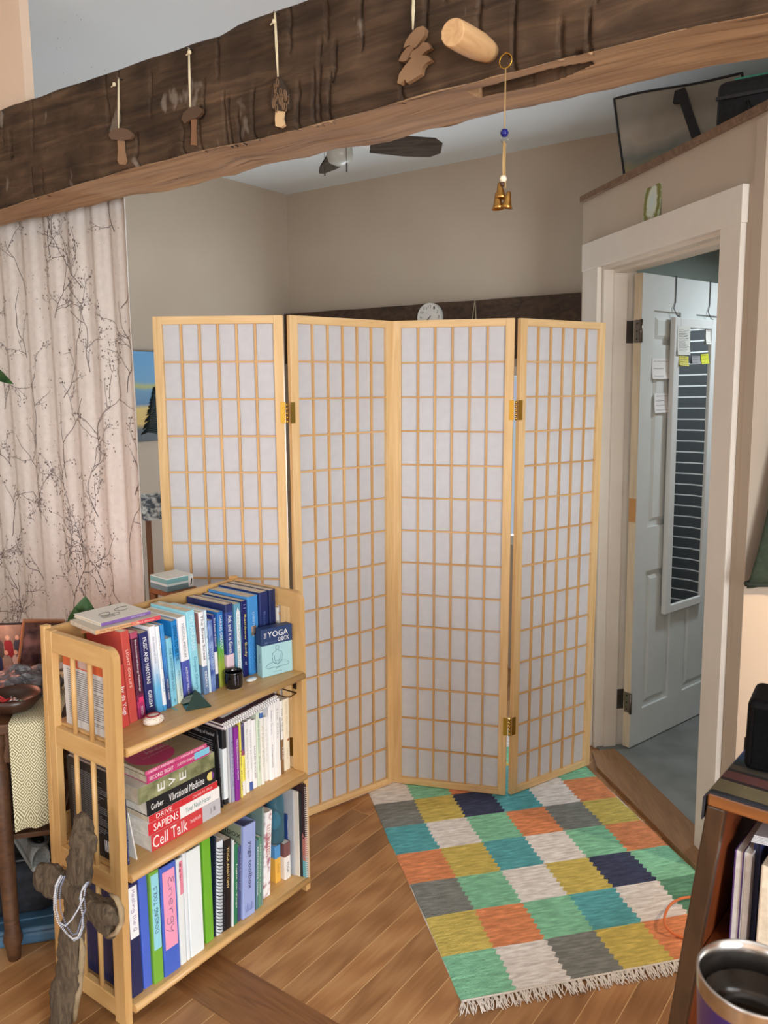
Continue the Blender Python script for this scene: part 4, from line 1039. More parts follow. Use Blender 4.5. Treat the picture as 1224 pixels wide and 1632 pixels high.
# ---------- top shelf.  crop A: (185,960) x7.65 ; crop B: (300,920) x6.442
A_ = ((185, 960), 7.65); B_ = ((300, 920), 6.442)
top = [
 # src, BL, BR, TL, depth, label, material factory, titles
 (A_, (80, 1550), (172, 1492), (-8, 760), .14, 'short red paperback at the left end of the top shelf, beside a taller red book', soft((196, 70, 62)), [('by da Yogi', .35, .8, W_, .6)]),
 (A_, (178, 1488), (275, 1432), (20, 385), .15, 'coral red book with white spaced capitals on the top shelf', soft((196, 78, 68)), [('LIGHT ON LIFE', .2, .62, (240, 214, 200), .3)]),
 (A_, (285, 1420), (372, 1372), (132, 395), .15, 'maroon book with a pink foot beside the navy book on the top shelf', 'maroon', [('The Promise of Energy Psychology', .08, .68, W_, .3), ('Revolutionary Tools for Dramatic Personal Change', .1, .68, (230, 200, 215), .16), ('FEINSTEIN', .86, .96, (240, 210, 220), .3)]),
 (A_, (385, 1372), (492, 1330), (245, 400), .155, 'navy book with bold white capitals between maroon and white books, top shelf', soft((44, 46, 100)), [('MUSIC AND MANTRAS', .06, .62, W_, .42), ('GIRISH', .7, .9, W_, .4)]),
 (A_, (510, 1352), (582, 1325), (375, 315), .145, 'white book fading to sky blue right of the navy book, top shelf', 'whiteblue', [('the untethered mind', .12, .42, (140, 150, 170), .35), ('SINGER', .55, .7, (120, 180, 220), .35)]),
 (A_, (588, 1325), (630, 1305), (455, 310), .145, 'thin white book with a blue foot on the top shelf', 'thinwhite', [('living untethered', .12, .5, (150, 160, 170), .4), ('SINGER', .62, .78, (90, 150, 200), .5)]),
 (A_, (638, 1300), (682, 1278), (510, 290), .145, 'mid-blue thin book with a navy foot on the top shelf', 'midblue', [('The Surrender Experiment', .1, .6, (120, 190, 235), .45), ('MICHAEL A. SINGER', .65, .9, W_, .3)]),
 (A_, (690, 1275), (757, 1242), (585, 460), .14, 'short pale cyan book with dark capitals on the top shelf', soft((132, 200, 222)), [('THE UNTETHERED SOUL', .14, .78, (40, 80, 110), .36), ('@', .9, .95, (30, 50, 80), .3)]),
 (A_, (766, 1215), (832, 1178), (660, 240), .145, 'bright blue book fading to cream with black capitals, top shelf', 'dying', [('DYING TO BE ME', .06, .48, (12, 40, 76), .55), ('ANITA MOORJANI', .6, .92, (80, 110, 130), .35)]),
 (A_, (845, 1160), (940, 1120), (725, 205), .15, 'thick white book with a royal blue lower half on the top shelf', 'medical', [('MEDICAL MEDIUM', .08, .48, (120, 124, 132), .32), ('ANTHONY WILLIAM', .6, .95, W_, .26)]),
 (A_, (950, 1128), (1046, 1090), (855, 120), .15, 'tall pale turquoise book with big pale capitals on the top shelf', soft((150, 214, 230)), [('METAHUMAN', .06, .46, (216, 240, 246), .5), ('Deepak Chopra', .54, .92, (60, 120, 150), .4)]),
 (A_, (1085, 1130), (1142, 1105), (1010, 130), .15, 'white and slate blue book with a grey side cover, top shelf', 'brave', [('The Brave Stress', .04, .58, (40, 44, 60), .5), ('EBERLE', .72, .92, W_, .4)]),
 (A_, (1146, 1102), (1172, 1090), (1078, 105), .14, 'very thin white and pale blue book on the top shelf', soft((206, 226, 236)), [('healing waters', .1, .6, (70, 120, 170), .6)]),
 (B_, (250, 1180), (294, 1156), (205, 450), .14, 'short mottled blue book right of the thin pale one, top shelf', 'mottled', [('oneness', .3, .7, (190, 210, 240), .4)]),
 (B_, (297, 1150), (326, 1136), (245, 395), .145, 'navy thin book with white italics and a white patch, top shelf', 'navywhite', [('The Power of Eternal', .04, .42, W_, .55)]),
 (B_, (331, 1134), (388, 1108), (298, 365), .15, 'blue book fading to green and lime on the top shelf', 'daring', [('DARING GREATLY', .05, .5, W_, .42)]),
 (B_, (412, 1095), (486, 1062), (390, 285), .165, 'tall navy book with a pale pink foot on the top shelf', 'ask', [('Ask and it is Given', .14, .62, W_, .5)]),
 (B_, (500, 1058), (566, 1030), (480, 280), .165, 'teal book with a long white arrow on its spine, top shelf', 'arrow', [('RECIPROCAL HEALING', .14, .88, (120, 170, 180), .28)]),
 (B_, (570, 1026), (628, 1008), (548, 250), .17, 'deep navy book with yellow serif title on the top shelf', soft((24, 30, 96)), [('Rainbow Body', .18, .74, (236, 222, 110), .45), ('and', .8, .84, W_, .3), ('11', .05, .1, (150, 160, 210), .4)]),
 (B_, (632, 1006), (738, 972), (610, 210), .175, 'wide sky blue book with a small portrait on its spine, top shelf', soft((66, 142, 208)), [('CHRISTOPHER', .2, .52, (190, 220, 240), .2), ('GOODMAN', .6, .95, (40, 90, 140), .3)]),
 (B_, (752, 968), (842, 942), (748, 160), .18, 'dark navy hardback behind the boxed card deck, left of two', soft((28, 44, 98)), [('Book of', .25, .6, (90, 110, 160), .25)]),
 (B_, (850, 938), (916, 918), (848, 135), .18, 'dark navy hardback behind the boxed card deck, right of two', soft((26, 38, 84)), None),
]
def topmat(k, H):
    if not isinstance(k, str): return k
    return {
     'maroon': lambda: two('c_maroon', [(0, (150, 36, 92)), (.13, (176, 50, 100)), (.2, (120, 30, 70)), (.28, (84, 26, 54)), (.93, (176, 74, 104))], H),
     'whiteblue': lambda: two('c_whiteblue', [(0, (70, 158, 212)), (.3, (110, 184, 226)), (.62, (228, 232, 240)), (1, (240, 240, 244))], H, interp='LINEAR'),
     'thinwhite': lambda: two('c_thinwhite', [(0, (70, 150, 200)), (.06, (236, 240, 242))], H),
     'midblue': lambda: two('c_midblue', [(0, (44, 62, 110)), (.3, (44, 66, 120)), (.5, (46, 120, 190)), (1, (60, 150, 216))], H, interp='LINEAR'),
     'dying': lambda: two('c_dying', [(0, (222, 220, 196)), (.15, (214, 226, 214)), (.4, (150, 208, 226)), (.6, (30, 136, 200)), (1, (24, 124, 194))], H, interp='LINEAR'),
     'medical': lambda: two('c_medical', [(0, (76, 88, 174)), (.475, (240, 241, 243))], H),
     'brave': lambda: two('c_brave', [(0, (104, 130, 170)), (.34, (238, 238, 240))], H),
     'mottled': lambda: noisy('c_mottled', (40, 70, 150), (150, 176, 220), 26, .5, 0),
     'navywhite': lambda: two('c_navywhite', [(0, (32, 42, 86)), (.2, (240, 236, 236)), (.5, (36, 52, 130))], H),
     'daring': lambda: two('c_daring', [(0, (150, 150, 50)), (.3, (150, 170, 60)), (.5, (90, 170, 70)), (.68, (30, 120, 180)), (1, (36, 110, 190))], H, interp='LINEAR'),
     'ask': lambda: two('c_ask', [(0, (60, 76, 130)), (.14, (232, 204, 214)), (.36, (52, 72, 140)), (.9, (40, 50, 100))], H),
     'arrow': lambda: soft((96, 152, 178)),
    }[k]()
meas = []
for (off, sc_), BL, BR, TL, D, lab, mk, tt_ in top:
    q, l = px_books([(lab, BL, BR, TL)], SHZ[0], off, sc_, TG, o_lim=(.035, .105)); meas.append(q[0])
x0s = xl(SHZ[0]+.23)+PT+.004
prev = x0s+.0125; tops = []
for i, q in enumerate(meas):
    if q[0] < prev+.0008: 
        d = prev+.0008-q[0]; q[0] += d
    q[1] = max(q[1], q[0]+.006); prev = q[1]
over = prev-(-PT-.006)
lean = [math.atan2(q[3]-q[0], q[4]) for q in meas]
# leaning books keep each other up: slopes may only straighten towards the right
for i in range(1, len(lean)): lean[i] = max(lean[i], lean[i-1])
lean = [min(0.0, l) for l in lean]
l0 = math.atan2(.0, 1)
for i, ((off, sc_), BL, BR, TL, D, lab, mk, tt_) in enumerate(top):
    s0, s1, o, st, h = meas[i]
    H = h/math.cos(lean[i]); T = (s1-s0)*.985
    if i == 0: H = .165
    if T*1 > .06: T = .06
    b = book(lab, s0, o, SHZ[0], T, min(D, DB-.03-o), H, lean[i], topmat(mk, H), tt_, group=TG)
    if mk == 'brave':
        bm = newbm(); box(bm, -.0006, -.0001, .004, D-.006, H*.62, H-.002); obj('cover_print', bm, P((150, 104, 100), .6), b); bm = newbm(); box(bm, -.0006, -.0001, .004, D-.006, .002, H*.36); obj('cover_print', bm, P((92, 112, 140), .6), b); bm = newbm(); box(bm, -.0006, -.0001, .004, D-.006, H*.36, H*.62); obj('cover_print', bm, P((196, 190, 170), .6), b)
    if mk == 'arrow':
        bm = newbm(); prism(bm, [(T*.25, H*.08), (T*.75, H*.08), (T*.75, H*.88), (T*.5, H*.95), (T*.25, H*.88)], -.0005, .0001); obj('arrow_print', bm, WHITE, b)
    if lab.startswith('wide sky blue'):
        bm = newbm(); box(bm, T*.25, T*.75, -.0006, 0, H*.5, H*.62); obj('portrait_print', bm, noisy('portrait', (60, 50, 48), (190, 160, 140), 60, .6, 0), b)
    if lab.startswith('maroon'):
        bm = newbm(); box(bm, T*.2, T*.8, -.0006, 0, H*.19, H*.25); obj('cover_print', bm, P((220, 60, 110), .5), b)
last = meas[-1]
# thin white booklet at the right end
book('thin white booklet right of the navy hardbacks, top shelf', last[1]+.001, .085, SHZ[0], .006, .17, .185, 0, soft((226, 220, 210)), None, group=TG)
# tall book whose text-covered back shows through the left slats
hb_ = .222
bb = book('orange and white book whose printed back shows through the left slats', x0s-.002, .048, SHZ[0], .013, .195, hb_, 0, bands('c_backcover', [(0, (206, 206, 206)), (.70, (206, 96, 56))], 2, hb_), None, group=TG)
bm = newbm(); rn = random.Random(21)
for k in range(24):
    z = hb_*(.66-.0245*k); l = rn.uniform(.13, .165) if k % 7 else .08
    box(bm, -.0003, 0, .175-l, .178, z, z+.0016)
obj('printed_lines', bm, P((96, 96, 100), .7), bb)
bm = newbm(); box(bm, -.0003, 0, .07, .13, hb_*.72, hb_*.84); obj('cover_print', bm, P((196, 170, 160), .7), bb)

# card deck in front
s0, o0 = so(300+800/6.442, 920+1022/6.442, SHZ[0]); s1, o1 = so(300+1108/6.442, 920+942/6.442, SHZ[0])
o0 = max(.004, o0); o1 = max(.004, o1); st, zt = sz(300+797/6.442, 920+525/6.442, o0)
sh_dk = min(0, -PT-.006-s1-.002); s0 += sh_dk; s1 += sh_dk; wdk = math.hypot(s1-s0, o1-o0); hdk = zt-SHZ[0]-.001
dk = thing('card_deck', 'pale blue boxed card deck with a navy top and seated figure drawing', 'card deck', (0, 0, 0))
tw = math.atan2(o1-o0, s1-s0)
dk.matrix_world = Matrix.Translation(BTm @ Vector((s0, o0, SHZ[0]+.0006))) @ Matrix.Rotation(R(54)+tw, 4, 'Z')
ND = .030
zc = hdk*.655
bm = newbm(); box(bm, 0, wdk, 0, ND, 0, zc, .0012); obj('box', bm, soft((166, 208, 212)), dk)
bm = newbm(); box(bm, -.0008, wdk+.0008, -.0008, ND+.0008, zc, hdk, .0012); obj('lid', bm, soft((40, 62, 104)), dk)
FR = Matrix.Rotation(R(90), 4, 'X')
text('YOGA', WHITE, dk, wdk*.66, hdk*.12, Matrix.Translation((wdk*.53, -.0012, hdk*.87)) @ FR)
text('DECK', WHITE, dk, wdk*.36, hdk*.085, Matrix.Translation((wdk*.72, -.0012, hdk*.74)) @ FR)
text('THE', WHITE, dk, hdk*.12, wdk*.07, Matrix.Translation((wdk*.12, -.0012, hdk*.86)) @ FR @ Matrix.Rotation(R(90), 4, 'Z'))
text('50', P((120, 140, 170), .6), dk, wdk*.09, hdk*.04, Matrix.Translation((wdk*.14, -.0012, hdk*.71)) @ FR)
text('poses and meditations', P((110, 130, 165), .6), dk, wdk*.34, hdk*.03, Matrix.Translation((wdk*.36, -.0012, hdk*.71)) @ FR)
text('YOGA', P((60, 90, 110), .6), dk, hdk*.18, ND*.3, Matrix.Translation((-.0004, ND/2, hdk*.38)) @ Matrix.Rotation(R(-90), 4, 'Z') @ FR @ Matrix.Rotation(R(-90), 4, 'Z'))
text('by Mary Pullig', P((90, 120, 130), .6), dk, wdk*.26, hdk*.02, Matrix.Translation((wdk*.5, -.0006, hdk*.07)) @ FR)
bm = newbm()
def ln(pts, close=False): tube(bm, [(wdk*x, -.0006, hdk*z) for x, z in pts], .0005, 5, closed=close)
ln([(.5+.055*math.cos(t), .57+.05*math.sin(t)) for t in [6.283*i/16 for i in range(16)]], True)
ln([(.47, .53), (.46, .5), (.36, .47), (.33, .40), (.35, .30), (.42, .24), (.5, .22)]); ln([(.53, .53), (.54, .5), (.64, .47), (.67, .40), (.65, .30), (.58, .24), (.5, .22)])
ln([(.40, .42), (.41, .32), (.46, .26)]); ln([(.60, .42), (.59, .32), (.54, .26)])
ln([(.5, .22), (.36, .28), (.2, .26), (.11, .2), (.2, .16), (.4, .17), (.56, .15), (.46, .13)]); ln([(.5, .22), (.64, .28), (.8, .26), (.89, .2), (.8, .16), (.6, .17), (.44, .15)])
ln([(.43, .31), (.5, .295), (.57, .31)])
obj('figure_drawing', bm, P((70, 100, 112), .6), dk)

# little things on the front of the top shelf
def on_shelf(u, v, z): return atz(u, v, z)
p = on_shelf(312, 1123, SHZ[0]); pyr = newbm(); h = .043; w = .040
base = [pyr.verts.new((sx*w, sy*w, 0)) for sx, sy in ((-1, -1), (1, -1), (1, 1), (-1, 1))]; base2 = [pyr.verts.new((v.co.x, v.co.y, .003)) for v in base]; ap = pyr.verts.new((0, 0, h))
pyr.faces.new(base[::-1])
for k in range(4): pyr.faces.new((base[k], base[(k+1) % 4], base2[(k+1) % 4], base2[k])); pyr.faces.new((base2[k], base2[(k+1) % 4], ap))
gm, nt, b = newmat('green_stone'); b.inputs['Base Color'].default_value = (*lin((6, 48, 38)), 1); b.inputs['Roughness'].default_value = .12; b.inputs['Coat Weight'].default_value = .5
dq = BINV @ p
o = obj('green_pyramid', pyr, gm, None, BTm @ Vector((dq.x, max(.04, dq.y), SHZ[0]+.0005)), (0, 0, R(54-28))); o.scale = (.84, .84, 1.0); tag(o, 'dark green polished pyramid on the front of the top shelf', 'pyramid')
p = BINV @ on_shelf(373, 1096, SHZ[0]); p.y = max(p.y, .034)
mug = thing('cup', 'small black glazed handleless cup on the top shelf', 'cup', BTm @ Vector((p.x, p.y, SHZ[0]+.0005)))
bm = newbm(); lathe(bm, [(0, .002), (.020, 0), (.0225, .001), (.0245, .006), (.0265, .02), (.0272, .034), (.0262, .045), (.0275, .049), (.0262, .0505), (.0245, .049), (.0245, .034), (.022, .008), (0, .006)], 40); obj('body', bm, P((12, 12, 18), .12, Coat_Weight=.6), mug)
bm = newbm(); lathe(bm, [(.0195, -.0003), (.0232, .0), (.0238, .003), (.0222, .003)], 32); obj('foot_ring', bm, P((150, 130, 104), .8), mug)
bm = newbm(); a0 = R(-70)
for k, (aa, r_) in enumerate(((a0, .0277), (a0+.3, .0277))):
    tube(bm, [(.0268*math.cos(aa)*(1+.02*math.sin(t)), .0268*math.sin(aa), .044-.03*t) for t in [i/6 for i in range(7)]], [.0012, .0008, .0012, .0006, .001, .0006, .0004], 6)
obj('glaze_drip', bm, P((120, 124, 140), .2), mug)
p = BINV @ on_shelf(401, 1085, SHZ[0]); p.y = max(p.y, .02)
bm = newbm(); lathe(bm, [(0, 0), (.014, .001), (.019, .004), (.017, .007), (.008, .009), (0, .0095)], 28, sx=1, sy=.7)
o = obj('white_stone', bm, P((222, 226, 224), .35), None, BTm @ Vector((p.x, p.y, SHZ[0]+.0004)), (0, 0, R(54))); tag(o, 'flat white oval stone with a pale mark beside the black cup', 'stone')
bm = newbm(); lathe(bm, [(0, .0), (.004, .0), (.004, .0005), (0, .0006)], 12, (0, 0, .0093)); obj('painted_mark', bm, P((150, 190, 200), .4), o)
# painted shell at the left
p = BINV @ on_shelf(245, 1153, SHZ[0]); p.y = max(p.y, .02)
shs = 1.22
sh = thing('painted_stone', 'white painted stone covered in red, brown and tan dots, top shelf left', 'painted stone', BTm @ Vector((p.x, p.y, SHZ[0]+.0004)), (0, 0, R(54-8))); sh.scale = (shs, shs, shs)
bm = newbm(); lathe(bm, [(0, 0), (.018, .001), (.0235, .006), (.022, .013), (.015, .018), (0, .0205)], 32, sy=.72); obj('stone', bm, P((232, 222, 206), .5), sh)
rn = random.Random(5)
def shell_pt(a, k):
    pr = [(.0235, .006), (.022, .013), (.015, .018), (0, .0205)]
    t = k*(len(pr)-1); i = min(int(t), len(pr)-2); f_ = t-i; r_ = pr[i][0]+(pr[i+1][0]-pr[i][0])*f_; z_ = pr[i][1]+(pr[i+1][1]-pr[i][1])*f_
    return Vector((r_*math.cos(a), r_*.72*math.sin(a), z_))
for col, cnt in (((168, 62, 44), 22), ((116, 62, 44), 16), ((206, 150, 90), 18)):
    bm = newbm()
    for _ in range(cnt):
        c = shell_pt(rn.random()*6.283, rn.random()*.62); r_ = rn.uniform(.0009, .0019); lathe(bm, [(0, -r_*.6), (r_, 0), (0, r_*.6)], 8, c)
    obj('painted_dots', bm, P(col, .5), sh)
bm = newbm(); tube(bm, [shell_pt(t, .68)+Vector((0, 0, .0005)) for t in [6.283*i/20 for i in range(20)]], .0016, 6, closed=True); obj('painted_ring', bm, P((150, 40, 44), .5), sh)
# teal ribbon marker hanging out of the cyan book
p = BINV @ on_shelf(278, 1130, SHZ[0])
bm = newbm(); box(bm, -.002, .002, -.012, .012, .0002, .0008); o = obj('ribbon_bookmark', bm, P((110, 190, 196), .7), None, BTm @ Vector((p.x, max(.024, p.y), SHZ[0]+.0003)), (0, 0, R(54))); tag(o, 'short teal ribbon lying on the top shelf below the cyan book', 'bookmark')

# ---------- books lying across the left end of the top shelf
ztop = HB+.0005
def flat(label, corners, z, H, mat, spine, title=None, group=None, pages=PAGES, curl=0):
    """a closed book lying flat; corners = spine-left, spine-right in world xy, width = page depth to the back"""
    a, b, dep = corners
    d = (b-a); L_ = d.length; d.normalize(); n = Vector((-d.y, d.x, 0))
    r = thing('book', label, 'book', (0, 0, 0), group=group); r.matrix_world = frameM(Vector((a.x, a.y, z)), d, n)
    bm = newbm(); c = .0016
    prism_pts = [(dep, 0), (0, 0), (0, H), (dep, H), (dep, H-c), (c*1.5, H-c), (c*1.5, c), (dep, c)]
    v0 = []
    T = Matrix(((0, 1, 0, 0), (1, 0, 0, 0), (0, 0, 1, 0), (0, 0, 0, 1)))
    vs = prism(bm, prism_pts, 0, L_, T)
    obj('cover', bm, mat, r)
    bm = newbm(); box(bm, .001, L_-.001, c*1.7, dep-.002, c+.0002, H-c-.0002); obj('pages', bm, pages, r)
    if spine:
        bm = newbm(); box(bm, .0002, L_-.0002, -.0008, .0, .0003, H-.0003); obj('spine', bm, spine, r)
    for t in (title or []):
        s, x0_, x1_, col_, fr = t[:5]
        Tm = Matrix.Translation((L_*(x0_+x1_)/2, -.0012, H*(t[5] if len(t) > 5 else .5))) @ Matrix.Rotation(R(90), 4, 'X')
        text(s, P(col_, .6), r, L_*(x1_-x0_), H*fr, Tm)
    return r, L_
# coral/tan book: spine from (152,1011) to (256,985)
zt1 = HB-.004+.0008
a = atz(152, 1012, zt1); b = atz(256, 987, zt1)
TFL = 'books lying flat on top of the bookcase'
zb = zt1
r, L_ = flat('tan and coral book lying flat across the bookcase corner, under the white book', (a, b, .135), zb, .011, soft((206, 196, 180)), bands('c_tapping', [(0, (214, 164, 116)), (.5, (216, 130, 100)), (.62, (210, 72, 80))], 0, .19), [('The Tapping Solution', .06, .55, (96, 60, 40), .45), ('Nick Ortner', .62, .9, (240, 220, 210), .4)], TFL)
r2_, L2 = flat('white book with a purple spine lying flat on top of the coral book', (atz(161, 999, zb+.0115), atz(240, 979, zb+.0115), .13), zb+.0118, .009, soft((226, 224, 216)), soft((126, 92, 156)), [('NEW WORLD', .58, .88, (206, 190, 222), .5)], TFL)
bm = newbm()
rn = random.Random(9)
for (x, y, k) in ((.35, .5, 1), (.75, .6, 1.2), (.5, .35, .7)):
    pts = [(L2*x+.016*k*math.cos(t)*(1+.2*math.sin(3*t)), .13*y+.014*k*math.sin(t*1.0+.3), .0094) for t in [6.283*i/18 for i in range(18)]]
    tube(bm, pts, .0005, 5, closed=True)
for i in range(7):
    tube(bm, [(L2*(.2+.035*i), .03, .0094), (L2*(.22+.035*i), .055, .0094)], .0005, 4)
obj('cover_drawing', bm, INK, r2_)
c = bands('c_card', [(0, (170, 100, 62)), (.5, (196, 120, 76))], 0, .05)
bm = newbm(); box(bm, 0, .05, 0, .035, 0, .0008); pc_ = atz(128, 1009, HB-.003); o = obj('orange_card', bm, P((180, 108, 66), .7), None, Vector((pc_.x, pc_.y, HB-.0035)), (0, 0, R(12))); tag(o, 'small brown-orange card sticking out below the coral book at the corner', 'card')
# ---------- middle shelf
z2 = SHZ[1]; C7 = ((180, 1080), 3.825); C_ = ((330, 1080), 7.65)
def px7(x, y): return 180+x/3.825, 1080+y/3.825
x0m = xl(z2+.24)+PT+.003
hb2 = .235
bk = book('tall black book whose printed back cover shows through the left slats', x0m, .045, z2, .012, .2, hb2, 0, soft((26, 26, 30)), None, group=MG, pages=WPAGES)
bm = newbm(); rn = random.Random(4)
for k in range(30):
    z = hb2*(.9-.022*k); l = rn.uniform(.10, .16)
    box(bm, -.0003, 0, .180-l, .182, z, z+.0013)
obj('printed_lines', bm, P((130, 130, 132), .7), bk)
bm = newbm(); box(bm, -.0004, 0, .02, .055, .02, .05); obj('barcode', bm, bands('barcode', [(0, (235, 235, 235))]+[(k/16, (20, 20, 20) if k % 2 else (235, 235, 235)) for k in range(1, 16)], 1, .06), bk)
book('thin navy book squeezed beside the tall black one, left end of the middle shelf', x0m+.0128, .030, z2, .0075, .16, .17, 0, soft((40, 44, 80)), [('natural healing', .3, .95, (150, 160, 200), .5)], group=MG)
# white card leaning against the books
st_ = so(*px7(180, 1080), z2); 
wl = thing('white_board', 'blank white board leaning left on the middle shelf beside the stack', 'board', (0, 0, 0))
lx = x0m+.028
o_ = .03
bm = newbm(); box(bm, 0, .003, 0, .16, 0, .135, .0005)
ln_ = -math.atan2(.018, .135)
wl.matrix_world = Matrix.Translation(BTm @ Vector((lx+.0115, o_, z2+.0004))) @ Matrix.Rotation(R(54), 4, 'Z') @ Matrix.Rotation(ln_, 4, 'Y')
obj('board', bm, P((226, 224, 218), .6), wl)
SG = 'books stacked flat on the middle shelf'
stack = [
 ('thick red and grey book at the bottom of the flat stack, big white title', (235, 1045), (655, 800), (235, 957), bands('c_cell', [(0, (204, 62, 66)), (.70, (190, 190, 196))], 0, .24), soft((214, 208, 206)), WPAGES, [('Cell Talk', .02, .5, W_, .72), ('Transmuting Mind into DNA', .54, .7, (240, 220, 220), .3), ('J. B.', .84, .93, (60, 60, 70), .35)]),
 ('red and white book with white serif capitals, second from the stack bottom', (215, 950), (650, 722), (215, 898), bands('c_sap', [(0, (208, 44, 54)), (.44, (240, 238, 236))], 0, .23), soft((240, 238, 236)), WPAGES, [('SAPIENS', .07, .4, W_, .62), ('Yuval Noah Harari', .5, .86, (70, 130, 130), .42)]),
 ('thin red and white book with slanted capitals, third from the stack bottom', (218, 872), (636, 668), (218, 836), bands('c_drive', [(0, (206, 44, 52)), (1, (206, 44, 52))], 0, .23), soft((236, 232, 230)), PAGES, [('DRIVE', .1, .32, W_, .6), ('Daniel H. Pink', .62, .92, (240, 210, 210), .4)]),
 ('black book with large white serif title in the middle of the flat stack', (210, 830), (625, 617), (208, 768), soft((30, 31, 36)), soft((34, 35, 40)), WPAGES, [('Gerber', .05, .22, W_, .4), ('Vibrational Medicine', .30, .82, W_, .5)]),
 ('mottled green book with widely spaced white letters in the flat stack', (155, 760), (620, 562), (152, 690), noisy('c_eve', (96, 100, 66), (160, 160, 118), 26, .5, 0), soft((190, 190, 178)), PAGES, None),
 ('magenta book with white capitals and a pale blue sticker, second from top', (208, 630), (590, 470), (208, 597), soft((194, 60, 116)), soft((200, 90, 130)), PAGES, [('SECOND SIGHT', .03, .4, W_, .45), ('JUDITH ORLOFF', .46, .76, W_, .4)]),
 ('pink and olive book with a magenta circle on its cover, top of the flat stack', (195, 582), (570, 412), (195, 553), soft((208, 88, 132)), None, PAGES, [('HEART MINDED', .05, .46, (250, 226, 234), .5), ('SARAH BLONDIN', .56, .95, (250, 226, 234), .45)]),
]
oS = .028
zc_ = z2+.0005
for i, (lab, BL, BR, TL, smat, cmat, pg, tl_) in enumerate(stack):
    s0, _ = sz(*px7(*BL), oS); s1, _ = sz(*px7(*BR), oS)
    zb_i = sz(*px7(*BL), oS)[1]; zn_i = sz(*px7(*stack[i+1][1]), oS)[1] if i+1 < len(stack) else sz(*px7(*TL), oS)[1]
    if i == 0: zoff = z2+.0005-zb_i
    zc_ = max(zb_i+zoff, z2+.0005); H = max(.010, zn_i+zoff-zc_-.0006)
    s0 = max(s0, x0m+.047)
    if s1-s0 > .25: s1 = s0+.25
    dep = .15 if i != 4 else .165
    cm_ = cmat
    if cm_ is None:
        m, nt, b = newmat('c_heart'); L = nt.links.new
        tc = N(nt, 'ShaderNodeTexCoord'); mp = N(nt, 'ShaderNodeMapping'); mp.inputs['Location'].default_value = (-.07, -.07, 0); mp.inputs['Scale'].default_value = (1, 1, 0)
        L(tc.outputs['Object'], mp.inputs[0]); lnn = N(nt, 'ShaderNodeVectorMath', operation='LENGTH'); L(mp.outputs[0], lnn.inputs[0])
        dv = N(nt, 'ShaderNodeMath', operation='DIVIDE'); L(lnn.outputs['Value'], dv.inputs[0]); dv.inputs[1].default_value = .2
        rp = ramp(nt, [(0, (186, 62, 112)), (.30, (186, 62, 112)), (.31, (150, 138, 108)), (1, (150, 138, 108))], 'CONSTANT'); L(dv.outputs[0], rp.inputs[0]); L(rp.outputs[0], b.inputs['Base Color']); b.inputs['Roughness'].default_value = .4
        cm_ = m
    r, L_ = flat(lab, (BTm @ Vector((s0, oS, 0)), BTm @ Vector((s1, oS, 0)), dep), zc_, H, cm_, smat, tl_, SG, pg)
    if i == 4:
        for ch_, xx in (('E', .28), ('V', .42), ('E', .56)):
            text(ch_, WHITE, r, H*.5, H*.5, Matrix.Translation((L_*xx, -.0013, H*.5)) @ Matrix.Rotation(R(90), 4, 'X') @ Matrix.Rotation(R(90), 4, 'Z'))
        bm = newbm(); box(bm, .0, L_, -.0004, dep-.003, H-.0002, H+.0002)
        obj('dust_jacket', bm, P((206, 206, 196), .3), r)
    if i == 5:
        bm = newbm(); box(bm, L_*.74, L_*.99, -.0014, -.0008, H*.2, H*.98); obj('sticker', bm, P((130, 200, 226), .5), r)
    if i == 3:
        bm = newbm(); T = Matrix.Translation((L_*.92, -.0012, H*.55)); disc(bm, H*.3, H*.3, -.0003, 0, 20); 
        for v in bm.verts: v.co = T @ v.co
        obj('emblem', bm, bands('emblem', [(0, (226, 206, 120)), (.94*L_/L_, (120, 60, 140))], 0, L_), r)
    if i == 6:
        for k, (t_, w_) in enumerate((('HEART', .06), ('MINDED', .07), ('how to hold yourself and others in love', .12))):
            text(t_, P((226, 206, 196), .6), r, w_, .012 if k < 2 else .006, Matrix.Translation((L_*.5, .10-.02*k, H+.0004)))

